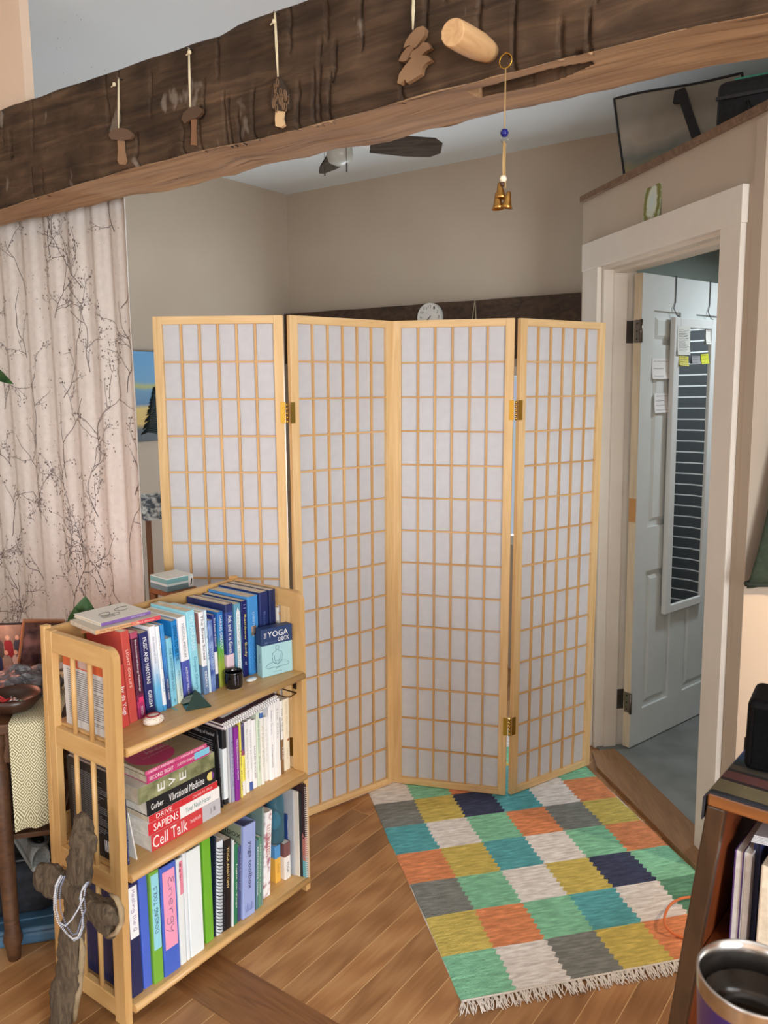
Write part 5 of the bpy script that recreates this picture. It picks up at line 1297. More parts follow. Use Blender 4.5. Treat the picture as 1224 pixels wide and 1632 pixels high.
mid = [
 ((185, 1590), (208, 1578), (108, 655), .19, 'tall black book right of the flat stack, its printed cover showing', soft((28, 28, 32)), [('spontaneous healing of belief', .05, .6, W_, .35), ('GREGG BRADEN', .66, .9, W_, .35)]),
 ((222, 1560), (276, 1515), (192, 635), .17, 'black binder with a tall white spine label on the middle shelf', 'whitelabel', None),
 ((283, 1528), (306, 1520), (245, 625), .16, 'thin grey booklet between the black binder and lavender book', soft((200, 202, 204)), None),
 ((312, 1524), (360, 1500), (290, 595), .15, 'lavender-grey book left of the purple book on the middle shelf', soft((164, 164, 190)), [('balance', .2, .8, (120, 116, 150), .4)]),
 ((366, 1508), (432, 1472), (340, 610), .15, 'bright purple book with white capitals on the middle shelf', soft((140, 46, 150)), [('TEN BOOMERANG YEARS', .16, .72, W_, .3)]),
 ((441, 1460), (464, 1444), (414, 500), .145, 'narrow yellow book right of the purple book on the middle shelf', soft((226, 214, 96)), [('hot flash', .4, .9, (90, 90, 60), .5)]),
 ((466, 1440), (506, 1402), (448, 560), .145, 'book with blue and yellow bands on its spine, middle shelf', 'ice', [('ICEBREAKERS', .05, .42, (60, 50, 90), .6), ('ICEBREAKERS', .5, .76, (190, 170, 60), .5)]),
 ((510, 1398), (556, 1372), (490, 530), .145, 'white book with faint grey lettering right of the banded book', soft((238, 238, 234)), [('The Universe Has Your Back', .1, .8, (150, 140, 130), .3)]),
 ((560, 1368), (600, 1340), (536, 500), .145, 'white book with a blue swirl at its foot, middle shelf', 'swirl', [('conversations', .15, .7, (170, 170, 170), .35)]),
 ((604, 1338), (656, 1310), (580, 510), .145, 'white book with spaced dark capitals at mid spine, middle shelf', soft((242, 242, 240)), [('SACRED SUCCESS', .38, .86, (90, 90, 100), .34)]),
 ((660, 1308), (706, 1290), (640, 410), .15, 'pale mint book with green lettering on the middle shelf', soft((214, 226, 204)), [('The Self Esteem', .1, .55, (120, 160, 140), .4), ('Branden', .6, .8, (110, 150, 130), .35)]),
 ((710, 1288), (752, 1268), (694, 392), .15, 'ivory book with a small blue block at the top, middle shelf', 'bluetop', [('A New Earth', .2, .75, (200, 190, 150), .5)]),
 ((762, 1250), (800, 1222), (750, 462), .14, 'short white book left of the tall white one, middle shelf', soft((238, 236, 230)), [('letters', .2, .7, (200, 200, 200), .4)]),
 ((808, 1238), (886, 1200), (798, 310), .15, 'thick tall white book with grey serif lettering, middle shelf', soft((244, 244, 244)), [('Adam Grant', .08, .4, (150, 150, 154), .34), ('Originals', .54, .84, (130, 130, 134), .34)]),
 ((890, 1192), (966, 1158), (876, 250), .15, 'white book with a thin black bar on its right, middle shelf', soft((240, 240, 238)), [('The Gifts', .1, .5, (180, 180, 184), .3)]),
 ((970, 1150), (1004, 1125), (956, 262), .14, 'white book with a brown foot near the right end, middle shelf', 'brownfoot', [('THIS IS TRUE', .1, .42, (130, 130, 130), .45), ('TRUE', .62, .8, W_, .4)]),
 ((1008, 1102), (1084, 1070), (1004, 240), .15, 'wide cream book at the right end of the middle shelf', 'cream', [('Quiet Current', .04, .5, (200, 190, 160), .34), ('Mary', .7, .84, (200, 190, 160), .26)]),
]
def midmat(k, H):
    if not isinstance(k, str): return k
    return {'whitelabel': lambda: two('c_wl', [(0, (34, 34, 38)), (.07, (232, 240, 242)), (.74, (34, 34, 38))], H),
            'ice': lambda: two('c_ice', [(0, (236, 234, 230)), (.2, (240, 230, 100)), (.56, (170, 90, 110)), (.64, (96, 90, 140)), (.97, (120, 110, 150))], H),
            'swirl': lambda: two('c_swirl', [(0, (70, 100, 170)), (.12, (240, 240, 240))], H, noise=.12),
            'bluetop': lambda: two('c_bluetop', [(0, (236, 234, 226)), (.9, (70, 110, 180)), (.97, (236, 234, 226))], H),
            'brownfoot': lambda: two('c_brown', [(0, (130, 96, 60)), (.47, (240, 240, 236))], H),
            'cream': lambda: two('c_cream', [(0, (240, 232, 208)), (1, (242, 234, 212))], H)}[k]()
# stack right end
mm_ = []
for BL, BR, TL, D, lab, mk, tl_ in mid:
    q, l = px_books([(lab, BL, BR, TL)], z2, *C_, MG, o_lim=(.02, .05)); mm_.append(q[0])
send = max(sz(*px7(*BR), oS)[0] for _, _, BR, _, _, _, _, _ in stack)
prev = -9
for q in mm_:
    if q[0] < prev+.0008: q[0] = prev+.0008
    q[1] = max(q[1], q[0]+.005); prev = q[1]
# fit between the stack and the right post
lim = -PT-.004
ov = prev-lim
if ov > 0:
    for q in mm_:
        k = (q[0]-mm_[0][0])/(prev-mm_[0][0]); w = (q[1]-q[0]); 
        a0 = mm_[0][0]; sc2 = (lim-a0)/(prev-a0); q[0], q[1] = a0+(q[0]-a0)*sc2, a0+(q[1]-a0)*sc2
lean = [min(0, math.atan2(q[3]-q[0], q[4])) for q in mm_]
for i in range(1, len(lean)): lean[i] = max(lean[i], lean[i-1])
lean = [min(0.0, max(l, -.045)) for l in lean]
maxt = 0
for i, (BL, BR, TL, D, lab, mk, tl_) in enumerate(mid):
    s0, s1, o, st, h = mm_[i]; H = min(.25, h/math.cos(lean[i])); T = (s1-s0)*.985
    b = book(lab, s0, o, z2, T, D, H, lean[i], midmat(mk, H), tl_, group=MG, pages=WPAGES if i != 0 else PAGES)
    if i == 0:
        text('spontaneous healing of belief', P((200, 200, 200), .6), b, D*.9, .012, Matrix.Translation((-.0004, D*.5, H*.93)) @ Matrix.Rotation(R(-90), 4, 'Z') @ FR)
        bm = newbm(); rn = random.Random(2)
        for k in range(16): box(bm, -.0004, 0, .02, .02+rn.uniform(.06, .1), H*(.85-.03*k), H*(.85-.03*k)+.0015)
        obj('printed_lines', bm, P((150, 150, 152), .7), b)
    if lab.startswith('white book with a thin black bar'):
        bm = newbm(); box(bm, T*.86, T*.98, -.0005, 0, H*.2, H*.75); obj('printed_bar', bm, P((40, 40, 42), .6), b)
    if mk == 'cream':
        bm = newbm(); T2 = Matrix.Translation((T*.7, -.0004, H*.42)); disc(bm, .0042, .0042, -.0003, 0, 16)
        for v in bm.verts: v.co = T2 @ v.co
        obj('printed_mark', bm, P((176, 104, 60), .6), b)
    if mk == 'whitelabel': pass
# spiral notebooks lying over the upright books
def spiral_flat(label, pL, pR, dep, H, z, cov, tilt, grp):
    a = BTm @ Vector((*pL, 0)); b_ = BTm @ Vector((*pR, 0)); d = (b_-a); L_ = d.length; d.normalize(); n = Vector((-d.y, d.x, 0))
    r = thing('notebook', label, 'notebook', (0, 0, 0), group=grp)
    r.matrix_world = frameM(Vector((a.x, a.y, z)), d, n) @ Matrix.Rotation(-tilt, 4, 'Y')
    bm = newbm(); box(bm, 0, L_, .006, dep, 0, .0012); box(bm, 0, L_, .006, dep, H-.0012, H); obj('cover', bm, cov, r)
    bm = newbm(); box(bm, .002, L_-.002, .009, dep-.002, .0013, H-.0013); obj('pages', bm, WPAGES, r)
    bm = newbm(); nn = int(L_/.0084)
    for k in range(nn):
        x = .006+k*(L_-.012)/(nn-1)
        tube(bm, [(x, .006+.0058*math.cos(t), H/2+(H/2-.0008)*math.sin(t)) for t in [6.283*i/10 for i in range(10)]], .0019, 6, closed=True)
    obj('spiral_binding', bm, P((238, 237, 236), .4), r)
    return r
# tops of the white books that carry them
def topz(i): return z2+mm_[i][4]
sA, zA = sz(330+165/7.65, 1080+600/7.65, .016); sB, zB = sz(330+945/7.65, 1080+180/7.65, .016)
tl_a = math.atan2(zB-zA, sB-sA)
carry = max((topz(i)-(mm_[i][0]+mm_[i][1])/2*math.tan(tl_a)) for i in range(0, len(mm_)-4))
zs0 = max(zA, 0)
NBG = 'spiral notebooks lying on the middle shelf books'
spiral_flat('mauve spiral notebook lying slanted on the middle shelf books, lower of two', (sA, .002), (sA+.215, .002), .2, .0095, zA-.0085, P((150, 128, 152), .6), tl_a, NBG)
spiral_flat('dark plum spiral notebook lying slanted under the top shelf, upper of two', (sA-.002, .002), (sA+.213, .002), .2, .0085, zA+.0032, P((80, 58, 74), .6), tl_a, NBG)
pp = thing('paper_sheets', 'few loose white sheets lying on the upper spiral notebook', 'papers', (0, 0, 0))
pp.matrix_world = frameM(BTm @ Vector((sA+.02, .03, zA+.0145)), EB, NB) @ Matrix.Rotation(-tl_a, 4, 'Y')
bm = newbm()
for k in range(4): box(bm, .002*k, .14-.004*k, .003*k, .18, .0008*k, .0008*k+.0005)
obj('sheets', bm, P((222, 222, 220), .8), pp)
# brass wire book rest at the right
bw = newbm(); w0 = BTm @ Vector((-.075, .06, z2+.2))
zt_ = max(topz(i) for i in range(len(mm_)-4, len(mm_)))+.004
pts = [BTm @ Vector(p) for p in ((-.024, .02, zt_), (-.06, .012, zt_+.001), (-.07, .03, zt_+.002), (-.07, .14, zt_+.002), (-.03, .14, zt_+.002), (-.024, .13, zt_+.002))]
tube(bw, pts, .0022, 8, closed=True); o = obj('wire_loop', bw, P((120, 92, 60), .35, .9), None); tag(o, 'bent bronze wire loop above the cream book, right end of the middle shelf', 'wire loop')

# ---------- bottom shelf.  crop E (190,1330) x6.044 ; crop F (330,1240) x6.276
z3 = SHZ[2]; E_ = ((190, 1330), 6.044); F_ = ((330, 1240), 6.276)
bot = [
 (E_, (118, 1590), (238, 1508), (75, 500), .24, 'navy binder with a white handwritten label at the left of the bottom shelf', 'binder', (40, 44, 84)),
 (E_, (245, 1492), (325, 1440), (205, 410), .24, 'plain royal blue binder second from the left, bottom shelf', 'binder', (78, 106, 206)),
 (E_, (340, 1436), (438, 1395), (306, 370), .24, 'green binder with an aqua handwritten label, bottom shelf', 'binder', (120, 176, 62)),
 (E_, (445, 1386), (597, 1282), (412, 325), .24, 'wide blue binder with a pink handwritten label, bottom shelf', 'binder', (74, 104, 200)),
 (E_, (600, 1272), (655, 1215), (582, 230), .24, 'narrow white binder with a small pink label, bottom shelf', 'binder', (226, 232, 232)),
 (E_, (660, 1212), (692, 1200), (645, 170), .23, 'very thin white folder between two white binders, bottom shelf', 'folder', (226, 232, 236)),
 (E_, (696, 1198), (826, 1088), (680, 160), .24, 'wide plain white binder on the bottom shelf', 'binder', (230, 238, 240)),
 (F_, (-5, 1662), (76, 1600), (-10, 600), .24, 'plain lime green binder right of the wide white one, bottom shelf', 'binder', (112, 178, 52)),
 (F_, (80, 1598), (92, 1580), (92, 590), .22, 'thin dark navy folder between the lime binder and spiral book', 'folder', (34, 44, 66)),
 (F_, (95, 1592), (162, 1542), (120, 640), .2, 'white book with a black spiral binding on the bottom shelf', 'spiral', (222, 232, 240)),
 (F_, (166, 1540), (243, 1492), (222, 610), .2, 'black spiral book with gold capitals on the bottom shelf', 'spiral2', (34, 26, 30)),
 (F_, (246, 1500), (270, 1482), (290, 610), .2, 'thin white book right of the black spiral one, bottom shelf', 'book', (226, 232, 236)),
 (F_, (275, 1475), (310, 1445), (316, 650), .19, 'thin green book left of the periwinkle box, bottom shelf', 'book', (44, 120, 84)),
 (F_, (313, 1440), (342, 1422), (342, 680), .19, 'thin slate blue book touching the periwinkle box, bottom shelf', 'book', (70, 76, 120)),
 (F_, (346, 1425), (486, 1352), (386, 490), .2, 'wide periwinkle file box with black script on the bottom shelf', 'filebox', (156, 172, 222)),
 (F_, (494, 1322), (514, 1306), (528, 610), .19, 'thin grey-teal book right of the periwinkle box, bottom shelf', 'book', (92, 130, 140)),
 (F_, (517, 1302), (545, 1282), (556, 580), .19, 'sage green book with pale capitals, bottom shelf', 'book', (100, 146, 120)),
 (F_, (548, 1282), (562, 1262), (600, 275), .2, 'tall grey-green book standing between the sage and floral books', 'book', (124, 148, 142)),
 (F_, (566, 1222), (634, 1160), (618, 340), .19, 'white floral-spined book leaning right on the bottom shelf', 'floral', (236, 232, 232)),
]
bm_ = []
for src, BL, BR, TL, D, lab, kd, rgb in bot:
    q, l = px_books([(lab, BL, BR, TL)], z3, *src, BG, o_lim=(.004, .03)); bm_.append(q[0])
prev = xl(z3+.31)+PT+.002
for q in bm_:
    if q[0] < prev+.0008: q[0] = prev+.0008
    q[1] = max(q[1], q[0]+.0045); prev = q[1]
lean = [math.atan2(q[3]-q[0], q[4]) for q in bm_]
lean = [0.0 if i < 8 else max(0, lean[i]) for i in range(len(lean))]
for i in range(1, len(lean)): lean[i] = max(lean[i], lean[i-1])
lean = [min(l, .05 if i < 18 else .07) for i, l in enumerate(lean)]
for i, (src, BL, BR, TL, D, lab, kd, rgb) in enumerate(bot):
    s0, s1, o, st, h = bm_[i]; T = (s1-s0)*.985; H = min(h/max(.9, math.cos(lean[i])), .312)
    mat = P(rgb, .35)
    nm = {'binder': 'binder', 'folder': 'folder', 'filebox': 'file_box', 'spiral': 'spiral_book', 'spiral2': 'spiral_book'}.get(kd, 'book')
    if kd == 'floral':
        mat = noisy('c_floral', (176, 120, 130), (240, 238, 238), 40, .5, 0, lo=.38, hi=.5)
    ttl = None
    if lab.startswith('thin green book'): ttl = [('Light on Yoga', .25, .8, W_, .4)]
    if lab.startswith('thin slate'): ttl = [('anatomy', .1, .6, (190, 190, 220), .4)]
    if lab.startswith('thin grey-teal'): ttl = [('RESTORATIVE YOGA', .1, .8, W_, .5)]
    if lab.startswith('sage'): ttl = [('RESTORATIVE YOGA', .1, .8, (226, 240, 226), .45)]
    if kd == 'floral': ttl = [('ILLUSTRATED', .15, .5, (180, 90, 80), .5)]
    r = book(lab, s0, o, z3, T, min(D, DB-.03-o), H, lean[i], mat, ttl, group=BG, pages=WPAGES, kind={'binder': 'binder', 'folder': 'folder', 'filebox': 'file box'}.get(kd, 'book'), cover=.0022 if kd in ('binder', 'filebox') else .0014, name=nm)
    if kd in ('binder', 'filebox'):
        # shorten the paper block so the open top shows the ring mechanism
        pg = [c for c in r.children if c.name.startswith('pages')]
        for c in pg: c.scale.z = .90 if kd == 'binder' else .86; 
        if kd == 'binder' and T > .02:
            bm = newbm(); box(bm, T*.35, T*.65, .004, .012, H*.905, H*.985, .001)
            tube(bm, [(T/2+T*.32*math.cos(t), .03+.02*math.sin(t), H*.965) for t in [6.283*k/16 for k in range(16)]], .0016, 6, closed=True)
            obj('ring_mechanism', bm, STEEL, r)
    def label_strip(za, zb, col, f0=.12, f1=.88):
        bm = newbm(); box(bm, T*f0, T*f1, -.0007, 0, H*za, H*zb); return obj('spine_label', bm, P(col, .4), r)
    def pen(s, za, zb, fr, col, up=False):
        strokes(s, P(col, .6), r, H*(zb-za), T*fr, Matrix.Translation((T/2, -.0010, H*(za+zb)/2)) @ Matrix.Rotation(R(90), 4, 'X') @ Matrix.Rotation(R(90 if up else -90), 4, 'Z'))
    def write(s, za, zb, fr, col, up=False, sh=.15):
        text(s, P(col, .6), r, H*(zb-za), T*fr, Matrix.Translation((T/2, -.0012, H*(za+zb)/2)) @ Matrix.Rotation(R(90), 4, 'X') @ Matrix.Rotation(R(90 if up else -90), 4, 'Z'), shear=sh)
    if i == 0: label_strip(.52, .97, (238, 240, 242)); pen('Healing the Q', .58, .94, .42, (150, 120, 160))
    if i == 2: label_strip(.30, .97, (150, 214, 230)); pen('DOWSING TOOLS', .45, .86, .36, (40, 60, 84), True)
    if i == 3: label_strip(.24, .95, (240, 160, 190)); pen('Energy', .38, .88, .62, (84, 84, 104))
    if i == 4: label_strip(.66, .97, (226, 140, 160), .4, .95); pen('Reiki', .8, .95, .28, (130, 50, 70))
    if kd == 'filebox':
        write('yoga toolbox', .3, .82, .36, (54, 58, 90), False, .1)
        bm = newbm(); box(bm, -.0006, -.0001, .01, min(D, DB-.03-o)-.004, H*.02, H*.995); obj('side_print', bm, P((150, 158, 134), .6), r)
        text('toolbox', P((50, 56, 50), .6), r, .12, .02, Matrix.Translation((-.001, .07, H*.9)) @ Matrix.Rotation(R(-90), 4, 'Z') @ FR)
        bm = newbm(); 
        for k in range(7): tube(bm, [(T*(.2+.1*k), -.0005, H*.06), (T*(.2+.1*k)+.003*math.sin(k*2), -.0005, H*(.14+.015*math.sin(k*1.7)))], .0006, 5)
        obj('printed_flowers', bm, P((110, 124, 176), .6), r)
    if kd in ('spiral', 'spiral2'):
        bm = newbm(); nn = 26 if kd == 'spiral' else 40
        for k in range(nn):
            z = H*(.04+.9*k/(nn-1)); R1 = T/2-.0005 if kd == 'spiral' else T*.15
            cx = T/2 if kd == 'spiral' else T*.2
            tube(bm, [(cx+R1*math.cos(t), .006+min(R1, .012)*math.sin(t)-.004, z+.002*math.sin(t)) for t in [6.283*j/12 for j in range(12)]], .0012 if kd == 'spiral' else .0009, 5, closed=True)
        obj('spiral_binding', bm, P((26, 28, 36), .4), r)
        if kd == 'spiral2': write('YOGA ANATOMY', .46, .92, .32, (232, 206, 140), False, 0)
# right-hand group on the bottom shelf
def free(label, kind, name, BL, BR, TL, D, mat, omin=.012, H=None, lean=0.0, x=None, titles=None, **kw):
    s0, o0 = so(330+BL[0]/6.276, 1240+BL[1]/6.276, z3); s1, _ = so(330+BR[0]/6.276, 1240+BR[1]/6.276, z3)
    o = min(max(omin, o0), .10) ; s0 = sz(330+BL[0]/6.276, 1240+BL[1]/6.276, o)[0]; s1 = sz(330+BR[0]/6.276, 1240+BR[1]/6.276, o)[0]
    h = sz(330+TL[0]/6.276, 1240+TL[1]/6.276, o)[1]-z3
    return book(label, s0 if x is None else x, o, z3, max(.006, s1-s0), D, H or h, lean, mat, titles, group=BG, pages=WPAGES, kind=kind, name=name, **kw), s0, s1, o, h
def upright(label, x, o, T, D, H, mat, kind='book', name='book', titles=None):
    return book(label, x, o, z3, T, D, H, 0, mat, titles, group=BG, pages=WPAGES, kind=kind, name=name)
upright('yellow boxed deck with a blue top, bottom shelf', -.1035, .048, .024, .05, .121, bands('c_yb', [(0, (232, 180, 78)), (.66, (84, 150, 206))], 2, .121), 'card deck', 'card_box', [('sutras', .5, .75, (190, 140, 60), .35)])
upright('white boxed deck with a brown top on the bottom shelf', -.0755, .036, .0275, .06, .119, bands('c_wb', [(0, (232, 230, 226)), (.63, (120, 78, 76))], 2, .119), 'card deck', 'card_box', [('YOGA', .52, .82, (90, 90, 90), .4)])
upright('royal blue booklet standing right of the brown-topped deck, bottom shelf', -.0466, .05, .0055, .13, .20, soft((40, 70, 130)), titles=[('MEDITATIONS', .1, .6, W_, .4)])
upright('thin grey folder right of the boxed decks, bottom shelf', -.0405, .028, .0045, .2, .287, P((180, 184, 190), .6), 'folder', 'folder')
upright('cream folder second from the spiral notebook, bottom shelf right', -.0355, .012, .0035, .2, .284, P((226, 220, 206), .6), 'folder', 'folder')
upright('black folder beside the spiral notebook, bottom shelf right', -.0315, .004, .0035, .2, .282, P((40, 40, 42), .5), 'folder', 'folder')
nb_ = upright('white spiral notebook with a black and coral cover, right end of bottom shelf', -.0275, -.010, .0068, .2, .31, bands('c_nb', [(0, (110, 180, 190)), (.2, (190, 120, 110)), (.45, (60, 40, 44))], 2, .31, noise=.3, nscale=60), 'notebook', 'notebook')
bm = newbm()
for k in range(48):
    z = .006+k*.0063; tube(bm, [(.0034+.0052*math.cos(t), -.001+.0055*math.sin(t), z) for t in [6.283*j/10 for j in range(10)]], .0010, 5, closed=True)
obj('spiral_binding', bm, P((226, 220, 212), .4), nb_)
# blue glass jar standing on the two boxed decks
jb = z3+.0004+.1215
jr = thing('glass_jar', 'blue glass jar with a metal lid standing on the boxed decks', 'jar', BTm @ Vector((-.0765, .072, jb)))
gm, nt, b = newmat('blue_glass'); b.inputs['Base Color'].default_value = (*lin((130, 196, 218)), 1); b.inputs['Roughness'].default_value = .05; b.inputs['Transmission Weight'].default_value = .85; b.inputs['IOR'].default_value = 1.4
bm = newbm(); JH = .185; JR = .029
lathe(bm, [(0, 0), (JR-.003, 0), (JR, .006), (JR, JH*.72), (JR*.85, JH*.82), (JR*.78, JH*.86), (JR*.78, JH*.95), (JR*.74, JH*.95), (JR*.74, JH*.86), (JR-.0025, JH*.71), (JR-.0025, .008), (0, .006)], 32); obj('glass', bm, gm, jr)
bm = newbm(); lathe(bm, [(JR*.81, JH*.87), (JR*.83, JH*.87), (JR*.83, JH*.985), (JR*.8, JH), (0, JH), (0, JH*.985), (JR*.79, JH*.975)], 32); obj('lid', bm, P((200, 180, 140), .35, .8), jr)
bm = newbm(); rn = random.Random(8)
vs = lathe(bm, [(0, .012), (.016, .014), (.021, .04), (.019, .075), (.010, .09), (0, .095)], 20)
for v in vs: v.co += Vector((rn.uniform(-.003, .003), rn.uniform(-.003, .003), rn.uniform(-.004, .003)))
obj('tissue_paper', bm, P((150, 214, 222), .8), jr)
# ================================================================= LEFT: DRIFTWOOD CROSS, TABLE AND WHAT STANDS ON IT
def driftwood():
    # plane just outside the bookcase's left side
    o0 = BTm @ Vector((-.715, 0, 0)); n = EB
    def pt(u, v, off=0): return onplane(u, v, o0 - EB*off, n)
    r = thing('driftwood_cross', 'weathered grey-brown driftwood cross leaning on the left side of the bookcase', 'driftwood', (0, 0, 0))
    DM = wood('driftwood', (58, 47, 35), (104, 88, 68), 16, 2, .95, .9, .22, 2.5, 9)
    def limb(px, rad, off0, off1, seg=36, sub=14, flat=.55, seed=0, nm='limb'):
        bm = newbm(); pts = []; rs = []
        n = len(px)
        for i in range((n-1)*sub+1):
            t = i/sub; k = min(int(t), n-2); f_ = t-k
            u = px[k][0]*(1-f_)+px[k+1][0]*f_; v = px[k][1]*(1-f_)+px[k+1][1]*f_; rr = rad[k]*(1-f_)+rad[k+1]*f_
            q = (i/((n-1)*sub)); p = pt(u, v, off0+(off1-off0)*q)
            pts.append(p); rs.append(rr*1.15)
        vs = tube(bm, pts, rs, seg, flat=1.0)
        for v in vs:
            c = min(pts, key=lambda p: (p-v.co).length)
            d = v.co-c; d -= n_ * d.dot(n_)*(1-flat)
            k = 1 + .34*mnoise.noise(v.co*20+Vector((seed, 0, 0))) + .2*mnoise.noise(v.co*52+Vector((0, seed, 0))) + .09*mnoise.noise(v.co*130)
            v.co = c + d*k
        bm.faces.ensure_lookup_table()
        for f in bm.faces: f.smooth = True
        return bm
    n_ = EB
    # stem from the floor up to the head
    bm = limb([(86, 1690), (97, 1622), (108, 1540), (118, 1470), (124, 1410), (130, 1360), (133, 1335), (133, 1315), (131, 1308)], [.026, .030, .031, .030, .032, .030, .034, .026, .012], .10, .028, seed=1)
    obj('stem', bm, DM, r)
    bm = limb([(58, 1385), (66, 1395), (84, 1402), (110, 1415), (140, 1440), (165, 1458), (182, 1466), (190, 1468)], [.014, .032, .034, .026, .028, .036, .036, .014], .088, .06, seed=5)
    obj('crosspiece', bm, DM, r)
    bm = limb([(142, 1440), (158, 1452), (176, 1460), (186, 1470)], [.010, .018, .02, .008], .10, .10, seed=9); obj('knot', bm, DM, r)
    # pale broken edge
    bm = newbm(); tube(bm, [pt(u, v, .085) for u, v in ((176, 1425), (186, 1432), (193, 1448), (194, 1468), (186, 1486), (170, 1494))], [.003, .006, .007, .007, .006, .003], 8)
    obj('broken_edge', bm, noisy('pale_wood', (150, 130, 100), (176, 156, 124), 30, .9, .3), r)
    bm = newbm(); tube(bm, [pt(u, v, .075) for u, v in ((129, 1494), (132, 1512), (129, 1545), (126, 1575), (121, 1600), (119, 1626))], [.003, .008, .007, .008, .008, .006], 8)
    obj('broken_edge', bm, noisy('pale_wood2', (132, 116, 88), (158, 140, 110), 30, .9, .3), r)
    # beads
    bd = thing('bead_necklace', 'white and grey multi-strand bead necklace draped over the driftwood cross', 'necklace', (0, 0, 0))
    loops = [([(97, 1396), (90, 1410), (86, 1430), (86, 1450), (92, 1470), (104, 1486), (116, 1496), (124, 1494), (130, 1480), (132, 1462), (128, 1440), (130, 1420), (138, 1408)], (214, 212, 214)),
             ([(100, 1397), (92, 1412), (90, 1432), (90, 1452), (97, 1474), (110, 1492), (118, 1499), (127, 1494), (133, 1476), (132, 1455), (127, 1432), (132, 1414), (140, 1405)], (160, 168, 184)),
             ([(103, 1397), (97, 1412), (95, 1430), (97, 1452), (106, 1476), (116, 1490), (123, 1488), (128, 1470), (136, 1450), (134, 1430), (136, 1416), (142, 1404)], (120, 128, 150)),
             ([(95, 1398), (88, 1412), (88, 1440), (95, 1470), (104, 1476), (114, 1466), (124, 1450), (134, 1430), (136, 1412)], (196, 200, 210))]
    for lp, col in loops:
        bm = newbm(); P3 = [pt(u, v, .142) for u, v in lp]
        # resample
        out = []; acc = 0
        for a, b in zip(P3, P3[1:]):
            L_ = (b-a).length; m = max(1, int(L_/.0046))
            for k in range(m): out.append(a+(b-a)*k/m)
        ico = [(0, -.0017), (.0017, 0), (0, .0017)]
        for p in out: lathe(bm, [(0, -.0019), (.0015, -.0011), (.0019, 0), (.0015, .0011), (0, .0019)], 6, p)
        obj('bead_strand', bm, P(col, .35), bd)
driftwood()

# ---- table
TZ = .695
t0 = Vector((-.865, 2.03, 0)); ta = R(14); tx = Vector((-math.cos(ta), -math.sin(ta), 0)); ty = Vector((-math.sin(ta), math.cos(ta), 0))
TT = frameM(t0, tx, -ty) @ Matrix.Diagonal((1, -1, 1, 1))       # local x to the left, y to the back
tb = thing('side_table', 'wooden table beside the bookcase with a patterned runner', 'table', (0, 0, 0))
TW = wood('table_wood', (66, 42, 26), (96, 64, 40), 10, 0, .5, .2)
bm = newbm(); box(bm, 0, .95, 0, .42, TZ-.028, TZ, .004, T=TT); obj('tabletop', bm, TW, tb)
for q in ((.02, .93, .02, .04), (.02, .93, .38, .40)):
    bm = newbm(); box(bm, *q, TZ-.115, TZ-.029, .002, T=TT); obj('apron', bm, TW, tb)
bm = newbm(); box(bm, .03, .92, .045, .39, .345, .36, .002, T=TT); obj('lower_shelf', bm, TW, tb)
for (x, y) in ((.165, .03), (.9, .03), (.06, .37), (.9, .37)):
    bm = newbm(); vs = lathe(bm, [(0, 0), (.016, 0), (.02, .04), (.026, .06), (.02, .09), (.022, .3), (.026, .55), (.02, .6), (.026, .63), (.026, TZ-.03), (0, TZ-.03)], 16, (x, y, 0))
    for v in vs: v.co = TT @ v.co
    obj('leg', bm, TW, tb)
# woven runner hanging over the front edge
rn_ = thing('table_runner', 'cream and olive diamond-patterned cloth hanging over the table edge', 'cloth', (0, 0, 0)); rn_.matrix_world = TT
m, nt, b = newmat('diamond_weave'); L = nt.links.new
tc = N(nt, 'ShaderNodeTexCoord'); sp = N(nt, 'ShaderNodeSeparateXYZ'); L(tc.outputs['UV'], sp.inputs[0])
def tri(out, per):
    a = N(nt, 'ShaderNodeMath', operation='PINGPONG'); L(out, a.inputs[0]); a.inputs[1].default_value = per; 
    d = N(nt, 'ShaderNodeMath', operation='DIVIDE'); L(a.outputs[0], d.inputs[0]); d.inputs[1].default_value = per; return d.outputs[0]
ad = N(nt, 'ShaderNodeMath', operation='ADD'); L(tri(sp.outputs[0], .017), ad.inputs[0]); L(tri(sp.outputs[1], .022), ad.inputs[1])
ml = N(nt, 'ShaderNodeMath', operation='MULTIPLY'); L(ad.outputs[0], ml.inputs[0]); ml.inputs[1].default_value = 2.5
fr = N(nt, 'ShaderNodeMath', operation='FRACT'); L(ml.outputs[0], fr.inputs[0])
gt = N(nt, 'ShaderNodeMath', operation='GREATER_THAN'); L(fr.outputs[0], gt.inputs[0]); gt.inputs[1].default_value = .5
mx = N(nt, 'ShaderNodeMix', data_type='RGBA'); L(gt.outputs[0], mx.inputs[0]); mx.inputs[6].default_value = (*lin((214, 208, 178)), 1); mx.inputs[7].default_value = (*lin((128, 120, 84)), 1)
L(mx.outputs[2], b.inputs['Base Color']); b.inputs['Roughness'].default_value = .95
bm = newbm(); uvl = bm.loops.layers.uv.new('UVMap')
